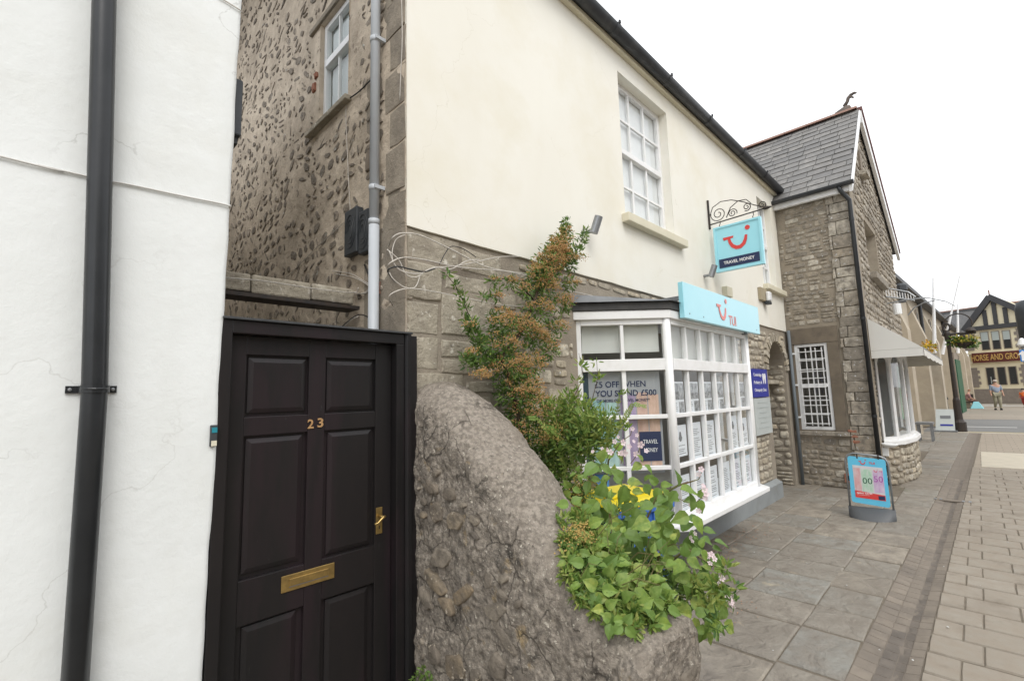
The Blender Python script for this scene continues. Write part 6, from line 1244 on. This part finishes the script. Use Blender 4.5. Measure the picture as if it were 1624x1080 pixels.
# ================================================================= BINS BEHIND THE PLANTS
def crate(x, y, w, d, h, rz, lab, lid=True):
    t = thing('recycling_box', lab, 'recycling box', (x, y, 0)); c, s_ = math.cos(rz), math.sin(rz); F_ = Frame((x, y, 0), (c, s_, 0), (-s_, c, 0), (0, 0, 1))
    m_ = MB(F_); m_.prism([(-w/2*.9, -d/2*.9), (w/2*.9, -d/2*.9), (w/2*.9, d/2*.9), (-w/2*.9, d/2*.9)], 0, h, 1.1); m_.build('tub', M_binb, t, bevel=.01)
    m_ = MB(F_); m_.box(-w/2-.02, -d/2-.02, h-.05, w/2+.02, d/2+.02, h); m_.build('rim', M_binb, t, bevel=.008)
    for k in range(5): m_ = MB(F_); m_.box(-w/2+.05+k*w/5, -d/2-.012, .08, -w/2+.07+k*w/5, -d/2+.03, h-.06); m_.build('rib', M_binb, t)
    if lid:
        m_ = MB(F_); m_.prism([(-w/2-.03, -d/2-.03), (w/2+.03, -d/2-.03), (w/2+.03, d/2+.03), (-w/2-.03, d/2+.03)], h+.001, h+.045, .93); ld = m_.build('lid', M_biny, t, bevel=.01)
        m_ = MB(F_); m_.box(-w/2*.6, -d/2*.6, h+.046, w/2*.6, d/2*.6, h+.07); m_.build('lid_panel', M_biny, ld, bevel=.008)
    return t
bq = onX(1010, 775, 3.1); crate(2.86, 1.84, .60, .42, .95, R(-12), 'blue recycling box with yellow lid behind the bramble')

# ================================================================= PLANTS
def pts3(L, Y): return [tuple(onY(x_, y_, Y)) for x_, y_ in L]
py = thing('flowering_shrub', 'tall climbing shrub with orange brown flower heads against stone wall', 'shrub', (2.5, 2.2, 0))
A_ = pts3([(835, 760), (828, 690), (815, 625), (795, 565), (832, 520), (850, 470), (862, 430), (882, 395), (900, 355)], 2.22)
for P, r0 in ((A_, .016), (pts3([(850, 480), (825, 452), (800, 442), (772, 447)], 2.24), .007), (pts3([(800, 580), (770, 548), (748, 512), (736, 480), (722, 452), (708, 436)], 2.26), .006), (pts3([(862, 440), (890, 425), (912, 402), (926, 372)], 2.2), .006), (pts3([(880, 700), (905, 640), (925, 600), (918, 560)], 2.1), .005), (pts3([(900, 720), (935, 650), (948, 600), (946, 568)], 2.0), .005)):
    m_ = MB(); n = len(P); m_.tube(P, [r0*(1-.7*i/(n-1)) for i in range(n)], 6); m_.build('branch', M_bark, py, smooth=True)
def blobs(L, Y, jit=.03):
    out = []
    for x_, y_, rp in L:
        p = onY(x_, y_, Y); d = float((p-EYEP)@AF); out.append((p[0], p[1], p[2], rp*d/FPX))
    return out
core_b = blobs([(832, 700, 48), (838, 655, 40), (820, 620, 36), (805, 585, 33), (792, 552, 30), (795, 515, 26), (832, 525, 24), (850, 492, 24), (862, 460, 22), (868, 432, 21), (878, 408, 19), (888, 385, 17), (880, 400, 22), (868, 420, 25), (855, 440, 24), (895, 372, 13), (900, 412, 14), (830, 462, 14), (808, 448, 11), (782, 446, 9), (842, 580, 22), (770, 560, 14), (880, 520, 17), (872, 556, 15), (890, 482, 17), (903, 450, 13), (785, 470, 10), (850, 540, 20)], 2.22)
leafcloud(core_b, 6000, .040, .013, M_leaf, 'foliage', py, 11)
leafcloud(blobs([(745, 512, 11), (752, 528, 12), (738, 488, 9), (730, 468, 7), (722, 452, 6), (760, 545, 13), (897, 365, 8), (912, 400, 13), (922, 380, 9), (902, 420, 13), (898, 352, 6), (928, 368, 5), (768, 470, 6), (742, 570, 13), (760, 578, 13), (710, 435, 5)], 2.22), 1000, .042, .013, M_leaf, 'tip_foliage', py, 12, up=.4)
def heads(B, n, m, name, parent, seed, per=16, spread=.02, sz=.0042):
    r = np.random.default_rng(seed); w = np.array([b_[3]**2 for b_ in B]); w = w/w.sum(); V = []; F_ = []; o = np.array(wloc(parent)); base = 0
    for i in range(n):
        b_ = B[r.choice(len(B), p=w)]; d = r.normal(size=3); d[1] = -abs(d[1]); d[2] = abs(d[2])*.8-.15; d /= np.linalg.norm(d); c = np.array(b_[:3])+d*b_[3]*r.uniform(.8, 1.12)
        for k in range(per):
            e = r.normal(size=3)*spread*np.array([1, 1, .45]); p = c+e-o; s = sz*r.uniform(.7, 1.4)
            V += [p+np.array(q)*s for q in ((1, 0, 0), (-1, 0, 0), (0, 1, 0), (0, -1, 0), (0, 0, 1), (0, 0, -1))]
            F_ += [(base+a, base+b2, base+c2) for a, b2, c2 in ((0, 2, 4), (2, 1, 4), (1, 3, 4), (3, 0, 4), (2, 0, 5), (1, 2, 5), (3, 1, 5), (0, 3, 5))]; base += 6
    me = bpy.data.meshes.new(name); me.from_pydata([tuple(v) for v in V], [], F_); me.materials.append(m); ob = bpy.data.objects.new(name, me); COL.objects.link(ob); ob.parent = parent; ob['kind'] = 'stuff'; return ob
heads(core_b, 640, M_berry, 'flower_heads', py, 21)
heads(blobs([(745, 560, 10), (760, 595, 14), (880, 400, 17), (920, 410, 7), (740, 515, 7)], 2.2), 60, M_berry, 'tip_flower_heads', py, 22)
# low leafy shrub in front
ls = thing('leafy_shrub', 'fresh green ferny shrub spilling between sloping wall and bay window', 'shrub', (2.5, 1.7, 0))
def xb(L, X):
    out = []
    for x_, y_, rp in L: p = onX(x_, y_, X); d = float((p-EYEP)@AF); out.append((p[0], p[1], p[2], rp*d/FPX))
    return out
low = xb([(865, 720, 38), (900, 700, 38), (890, 760, 34), (930, 700, 30), (905, 820, 30), (925, 780, 30), (930, 860, 34), (960, 830, 30), (970, 900, 36), (1010, 920, 36), (1000, 860, 36), (1040, 900, 36), (1060, 940, 32), (1090, 920, 28), (1040, 960, 22), (985, 950, 22)], 2.45)
leafcloud(low, 3000, .048, .017, M_leaf, 'foliage', ls, 31)
leafcloud(xb([(880, 650, 20), (905, 635, 18), (925, 655, 26), (955, 665, 20), (890, 690, 36), (935, 690, 34), (965, 690, 18), (850, 740, 20), (880, 740, 26), (915, 605, 8), (922, 580, 7), (948, 600, 7), (945, 575, 5), (985, 675, 10), (900, 665, 25)], 2.45), 2600, .045, .014, M_leafy, 'fresh_foliage', ls, 32, up=.5)
leafcloud(xb([(905, 870, 9), (920, 910, 16), (905, 930, 13), (935, 935, 14), (1010, 965, 16), (1040, 975, 12), (975, 960, 14), (1100, 930, 18), (1140, 935, 16), (1150, 900, 10), (1120, 960, 14)], 2.15), 900, .045, .014, M_leafy, 'edge_foliage', ls, 33, up=.3)
leafcloud(xb([(885, 790, 12), (890, 825, 13), (898, 855, 14), (905, 885, 13), (900, 910, 12), (925, 945, 13), (950, 965, 12), (985, 985, 14), (1015, 990, 12), (1045, 990, 10), (870, 760, 12), (1135, 990, 12), (1160, 950, 12), (1165, 930, 8)], 2.02), 500, .042, .014, M_leaf, 'edge_foliage', ls, 35, up=.2)
heads(xb([(905, 800, 26), (920, 770, 20), (900, 840, 18), (920, 830, 18), (880, 690, 26)], 2.4), 90, M_berry2, 'flower_heads', ls, 34)
# fern-like fronds
for k in range(14):
    r = random.Random(60+k); s = onX(r.uniform(870, 960), r.uniform(720, 790), 2.4); e = s+np.array([r.uniform(-.25, .2), r.uniform(-.25, .15), r.uniform(.25, .5)]); mid = (s+e)/2+np.array([0, -.05, .08])
    P = [s, (s+mid)/2+np.array([0, 0, .03]), mid, (mid+e)/2+np.array([0, -.01, .02]), e+np.array([.0, -.06, -.05])]
    m_ = MB(); m_.tube(P, [.003, .003, .0025, .002, .001], 5)
    for i in range(26):
        t = i/26*3.999; j = int(t); p = P[j]+(P[j+1]-P[j])*(t-j); d = P[j+1]-P[j]; d = d/np.linalg.norm(d); sd = np.cross(d, [r.uniform(-.3, .3), -.9, .3]); sd /= np.linalg.norm(sd); L_ = .035*(1-.6*i/26)
        for sg in (-1, 1): q = p+sd*sg*L_+d*.012; m_.add([tuple(p), tuple(p+sd*sg*L_*.5+d*.012), tuple(q), tuple(p+sd*sg*L_*.5-d*.004)], [(0, 1, 2, 3)])
    m_.build('frond', M_leafy, ls, fix=False)
# bramble with large leaves and pink flowers
bm_ = thing('bramble', 'bramble with broad leaves and pale pink flowers hanging over the wall', 'bramble', (2.2, 1.4, 0))
def onwall(x_, y_, back=.03):
    d = ray(x_, y_); d = d/np.linalg.norm(d); t = 1.0
    while t < 3.2:
        p = EYEP+d*t
        if p[0] > XL and YE < p[1] < 2.4:
            zc = ztops(p[1]); fr_ = min(1, (p[0]-XL)/.22); zz = zc-.15*(1-math.sqrt(max(0, 1-(1-fr_)**2)))
            if p[2] < zz: return p-d*back
        t += .01
    return onX(x_, y_, 1.9)
def wb_(L, back=.05):
    out = []
    for x_, y_, rp in L: p = onwall(x_, y_, back); out.append((p[0], p[1], p[2], rp*float((p-EYEP)@AF)/FPX))
    return out
def leafmesh(i):
    r = random.Random(i); n = 8; mb = MB(); L_ = []; rowv = []
    prof = [0, .34, .46, .50, .47, .38, .24, .10, 0]
    vs = []; 
    for k in range(9):
        t = k/8; w = prof[k]*(.95+.1*r.random()); ser = .03*(k % 2); droop = -.28*t*t; 
        for s_ in (-1, -.5, -.045, .045, .5, 1): vs.append((s_*(w+ser*abs(s_)) if abs(s_) > .1 else s_*.3*(1-t*.7), t, droop+.13*abs(s_)*w*2-(.025 if abs(s_) < .1 else 0)+.02*math.sin(k*2+s_*3+i)+(.02 if (k % 2 and abs(s_) == .5) else 0)))
    fs = [(k*6+j, k*6+j+1, (k+1)*6+j+1, (k+1)*6+j) for k in range(8) for j in range(5)]
    me = bpy.data.meshes.new('leaf'); me.from_pydata(vs, [], fs); me.materials.append(M_bleaf); me.materials.append(M_vein)
    for q_, pf in enumerate(me.polygons): pf.material_index = 1 if q_ % 5 == 2 else 0; me.polygons.foreach_set('use_smooth', [True]*len(me.polygons)); return me
LM = [leafmesh(i) for i in range(6)]; JOIN = None
def leaf(p, d, size, r, face=(-.45, -.6, .65)):
    d = Vector(d).normalized(); n = Vector(face)+Vector((r.uniform(-.5, .5), r.uniform(-.5, .5), r.uniform(-.3, .3))); n = (n-d*n.dot(d)).normalized(); s = d.cross(n).normalized()
    M = Matrix(((s[0], d[0], n[0], p[0]), (s[1], d[1], n[1], p[1]), (s[2], d[2], n[2], p[2]), (0, 0, 0, 1))) @ Matrix.Diagonal((size*r.uniform(.62, .80), size, size, 1))
    if JOIN is None: inst(r.choice(LM), 'leaf', bm_, M)
    else: me = r.choice(LM); b0 = len(JOIN[0]); JOIN[0].extend(tuple(M @ v_.co) for v_ in me.vertices); JOIN[1].extend(tuple(q+b0 for q in p_.vertices) for p_ in me.polygons)
def leaflets(px, py_, X, size, seed, ang=None, three=True, at=None):
    r = random.Random(seed); p = at if at is not None else onX(px, py_, X); a = ang if ang is not None else r.uniform(0, 6.28)
    up = AU*.9; rt = AR
    for k, da in enumerate((0, 2.0, -2.0) if three else (0,)):
        t = a+da+r.uniform(-.25, .25); d = rt*math.cos(t)+up*math.sin(t)-AF*r.uniform(.0, .5); d = d/np.linalg.norm(d)
        leaf(p+d*size*.12, d, size*(1 if k == 0 else .85)*r.uniform(.88, 1.1), r)
CANES = [[(990, 930), (975, 850), (960, 780), (965, 730), (985, 700)], [(1000, 940), (1010, 860), (1040, 790), (1075, 770), (1108, 760)], [(1010, 950), (1050, 900), (1090, 870), (1120, 890), (1150, 905)], [(1000, 950), (960, 900), (940, 860), (920, 830)], [(1010, 950), (1060, 940), (1100, 950), (1120, 985)], [(975, 960), (990, 985), (1000, 1010)], [(1040, 900), (1060, 830), (1090, 820)]]
for k, P in enumerate(CANES):
    Q = [onX(x_, y_, 2.2+.08*(i % 2)) for i, (x_, y_) in enumerate(P)]; m_ = MB(); m_.tube(Q, [.0055]*(len(Q)-1)+[.002], 6); m_.build('cane', M_gstem, bm_, smooth=True)
BL_ = [(950, 735, .075), (990, 765, .10), (975, 715, .07), (1020, 735, .07), (925, 800, .09), (950, 790, .09), (905, 805, .06), (985, 820, .10), (960, 830, .085), (1010, 800, .09), (1035, 825, .10), (1000, 850, .10), (960, 870, .08), (985, 880, .09), (1020, 870, .085), (1050, 850, .08), (940, 890, .085), (955, 905, .08), (925, 930, .08), (945, 945, .07), (1000, 915, .085), (1010, 935, .075), (1040, 920, .09), (1070, 900, .08), (1060, 950, .08), (1085, 885, .085), (1100, 920, .09), (1120, 940, .08), (1090, 950, .085), (1130, 965, .07), (1075, 775, .075), (1060, 790, .06), (1105, 790, .07), (1095, 815, .08), (1045, 770, .075), (1110, 870, .06), (1030, 890, .08), (1130, 905, .055), (1145, 985, .07), (1125, 990, .08), (1070, 980, .05), (975, 900, .08), (1000, 780, .085), (1040, 800, .09), (970, 755, .08), (935, 760, .06), (915, 750, .06), (1075, 860, .08), (1055, 875, .07), (1010, 890, .08), (985, 845, .09), (1030, 850, .08)]
for k, (x_, y_, s) in enumerate(BL_): leaflets(x_, y_, 2.16+.06*((k*7) % 5-2), s*rnd.uniform(.8, 1.3), k+500, ang=-1.57+((k*37) % 11-5)*.25)
for k, (x_, y_, s) in enumerate([(905, 775, .07), (893, 815, .05), (915, 850, .07), (940, 920, .08), (960, 950, .07), (975, 975, .06), (925, 880, .06), (1000, 960, .07), (1030, 955, .08), (1050, 975, .06), (985, 925, .08), (965, 885, .08), (1100, 975, .07), (1120, 1000, .06), (1140, 960, .06), (915, 890, .07), (935, 860, .07), (955, 925, .07), (925, 915, .06), (985, 955, .06), (945, 895, .06), (1010, 990, .05), (960, 790, .07), (1020, 765, .07), (1050, 830, .08)]): leaflets(x_, y_, 2.06+.03*(k % 3), s*(.88 if x_ < 1005 and y_ > 835 else 1), k+700, ang=-1.4+.3*(k % 5-2))
for k in range(16):
    r = random.Random(4000+k); a = onwall(r.uniform(915, 1040), r.uniform(850, 950), .09); b_ = a+np.array([r.uniform(-.05, .16), r.uniform(-.22, .05), r.uniform(.03, .20)]); m_ = MB(); m_.tube([a, (a+b_)/2+np.array([0, 0, .03]), b_], [.0022, .002, .001], 5); m_.build('cane', M_gstem, bm_)
    leaf(b_, (b_-a)+np.array([0, 0, -.03]), r.uniform(.03, .05), r); leaf((a+b_)/2, np.array([r.uniform(-1, 1), -.5, .3]), r.uniform(.025, .045), r)
JOIN = ([], [])
for k in range(95):
    r = random.Random(900+k); x_ = r.uniform(915, 1130); y_ = 760+(x_-930)*.6+r.uniform(-40, 150)
    leaflets(x_, min(y_, 970), 2.42, r.uniform(.05, .085), 1300+k, three=False)
mb = MB(); mb.v, mb.f = JOIN; mb.build('inner_leaves', M_bleaf, bm_, smooth=True, kind='stuff', fix=False); JOIN = None
def petalmesh():
    mb = MB(); vs = []; fs = []
    for k in range(5):
        a = 2*math.pi*k/5; c, s_ = math.cos(a), math.sin(a); b_ = len(vs)
        for (u, v, z) in ((.12, 0, .0), (.5, .34, .12), (.9, .32, .18), (1.0, 0, .16), (.9, -.32, .18), (.5, -.34, .12)): vs.append((u*c-v*s_, u*s_+v*c, z))
        fs.append(tuple(range(b_, b_+6)))
    b_ = len(vs)
    for k in range(6): vs.append((.16*math.cos(k), .16*math.sin(k), .05))
    vs.append((0, 0, .2)); fs += [(b_+k, b_+(k+1) % 6, b_+6) for k in range(6)]
    me = bpy.data.meshes.new('flower'); me.from_pydata(vs, [], fs); me.materials.append(M_petal); return me

leafcloud(wb_([(893, 825, 9), (899, 855, 11), (904, 885, 13), (901, 912, 12), (920, 945, 13), (945, 965, 13), (975, 985, 13), (1005, 995, 12), (935, 925, 14), (965, 955, 14), (940, 885, 16), (1000, 965, 16), (1035, 985, 11), (925, 865, 12), (970, 925, 14), (918, 820, 11), (930, 840, 18), (950, 865, 20), (975, 890, 20), (1000, 915, 18), (1030, 940, 18), (1060, 960, 14)]), 3300, .034, .012, M_leafy, 'hanging_foliage', ls, 37, up=.1)
leafcloud(wb_([(905, 870, 12), (935, 905, 16), (965, 940, 18), (1000, 975, 14), (925, 930, 12), (1030, 975, 10)], .03), 1500, .036, .013, M_leaf, 'hanging_foliage', ls, 38)
heads(wb_([(905, 850, 12), (915, 840, 12), (925, 855, 10), (897, 870, 8), (945, 845, 8)]), 42, M_berry2, 'flower_heads', ls, 36)
for k, (x_, y_, s) in enumerate([(915, 875, .055), (940, 860, .065), (930, 895, .06), (955, 900, .07), (925, 925, .06), (950, 935, .065), (938, 948, .055), (975, 930, .07), (960, 965, .05), (985, 955, .065), (1000, 940, .07), (970, 985, .045), (1010, 965, .06), (1030, 950, .07), (990, 990, .045), (1040, 985, .05), (970, 895, .07), (1000, 905, .07), (900, 890, .04), (965, 870, .075), (1055, 965, .06), (1015, 930, .07), (930, 835, .07), (950, 855, .075), (920, 815, .06), (975, 880, .07), (1025, 925, .075), (1045, 945, .07), (905, 800, .055), (960, 915, .06), (945, 925, .05)]): leaflets(0, 0, 0, s*1.3, k+800, ang=-1.45+.3*(k % 5-2), at=onwall(x_, y_, .07+.02*(k % 3)))
PMs = petalmesh()
for k, (x_, y_, s) in enumerate([(988, 702, .018), (990, 718, .020), (984, 719, .015), (968, 717, .017), (962, 713, .013), (1016, 705, .019), (1009, 720, .016), (980, 693, .010), (1005, 700, .010), (1003, 680, .012), (1120, 783, .014), (1117, 776, .016), (1112, 744, .014), (1108, 752, .012), (1100, 803, .014), (1095, 800, .011), (1122, 881, .016), (1128, 879, .014), (1133, 886, .013), (1145, 917, .014), (1158, 950, .013), (1160, 955, .012), (1152, 945, .010), (955, 712, .012), (1095, 852, .010), (1098, 858, .009), (1118, 790, .012), (975, 700, .014), (998, 708, .014), (1010, 690, .011), (1025, 715, .012), (1115, 770, .011), (1108, 810, .013), (1102, 846, .011), (1126, 893, .012), (1140, 925, .011), (1163, 962, .010), (948, 722, .012), (940, 716, .010)]):
    r = random.Random(k+70); p = onX(x_, y_, 2.14); n = Vector(-AF)+Vector((r.uniform(-.5, .5), r.uniform(-.5, .5), r.uniform(-.1, .8))); M = Matrix.Translation(tuple(p)) @ n.to_track_quat('Z', 'Y').to_matrix().to_4x4() @ Matrix.Diagonal((s, s, s, 1)); inst(PMs, 'flower', bm_, M)
for P in ([(985, 700), (1000, 690), (1003, 678)], [(960, 735), (965, 722), (968, 716)], [(985, 735), (988, 722), (990, 716)], [(1000, 735), (1010, 722), (1016, 708)], [(1108, 760), (1112, 750), (1113, 742)], [(1075, 790), (1100, 800), (1118, 785)], [(1095, 870), (1115, 885), (1130, 882)]):
    Q = [onX(x_, y_, 2.15) for x_, y_ in P]; m_ = MB(); m_.tube(Q, .002, 5); m_.build('flower_stalk', M_gstem, bm_)
m_ = MB(); r = random.Random(3)
for k in range(9):
    p = onX(r.uniform(985, 1002), r.uniform(960, 990), 2.02+.02*k % .05); d = np.array([r.uniform(-.3, .3), -.2, -1]); s = np.cross(d, [0, 1, .2]); s /= np.linalg.norm(s); L_ = r.uniform(.03, .05)
    m_.add([tuple(p), tuple(p+s*.009+d*L_*.4), tuple(p+d*L_), tuple(p-s*.009+d*L_*.4)], [(0, 1, 2, 3)])
m_.build('withered_leaf', M_dead, bm_, fix=False)
m_ = MB(); m_.tube([onX(x_, y_, 1.98) for x_, y_ in ((985, 900), (982, 930), (990, 970), (988, 1000), (1000, 1030), (1007, 1050))], .002, 5); m_.build('dry_stem', M_dead, bm_)
# small weeds at the foot of the door wall
wd = thing('weed', 'small green weed at the foot of the wall by the door', 'weed', tuple(onX(668, 1075, 1.53)))
leafcloud([(*onX(x_, y_, 1.52), .03) for x_, y_ in ((662, 1078), (672, 1066), (680, 1080), (668, 1090))], 110, .022, .012, M_grassm, 'foliage', wd, 44)
t_ = MB(); 
for (x_, y_) in ((1440, 778), (1432, 776), (1453, 722), (1448, 727)):
    p = onZ(x_, y_, 0)
    for k in range(14):
        r = random.Random(k+x_); a = r.uniform(0, 6.28); L_ = r.uniform(.02, .06); b0 = p+np.array([r.uniform(-.08, .08), r.uniform(-.04, .04), 0]); t_.add([tuple(b0), tuple(b0+np.array([.008, 0, 0])), tuple(b0+np.array([math.cos(a)*.03, math.sin(a)*.03, L_]))], [(0, 1, 2)])
tag(t_.build('grass_tufts', M_grassm, kind='stuff', fix=False), 'sparse grass tufts in the paving joints near the swing sign', 'grass')

# ================================================================= HOUSES ACROSS THE STREET (they show in the shop glass)
OT = [((.50, .46, .38), 'cream'), ((.34, .30, .25), 'grey stone'), ((.55, .53, .50), 'off white'), ((.36, .22, .17), 'red brick'), ((.48, .45, .40), 'buff')]
for i, (c_, nm) in enumerate(OT):
    x0 = -6+i*6.2; h_ = (6.0, 6.6, 5.8, 6.4, 6.1)[i]; oh = thing('terraced_house', nm + ' terraced house on the far side of the street, reflected in the glass', 'house', (x0+3, -10, 0), 'houses across the street')
    m_ = MB(); m_.box(x0, -16, 0, x0+6.15, -10, h_); m_.build('wall', mat('house_wall_%d' % i, c_, None, rough=.9, bump=0), oh)
    m_ = MB(); m_.add([(x0, -9.8, h_), (x0+6.15, -9.8, h_), (x0+6.15, -13, h_+2), (x0, -13, h_+2), (x0, -16, h_), (x0+6.15, -16, h_)], [(0, 1, 2, 3), (3, 2, 5, 4)]); m_.build('roof', M_slate_i, oh)
    for (a, z0, z1) in ((.9, 3.6, 5.0), (3.8, 3.6, 5.0), (3.4, .8, 2.4)):
        m_ = MB(); m_.box(x0+a, -9.999, z0, x0+a+1.2, -9.96, z1); w = m_.build('window', M_wpaint, oh); m_ = MB(); m_.box(x0+a+.08, -9.959, z0+.08, x0+a+1.12, -9.95, z1-.08); m_.build('pane', M_dglass, w)
    m_ = MB(); m_.box(x0+1.1, -9.999, 0, x0+2.0, -9.95, 2.1); m_.build('door', M_navy, oh)
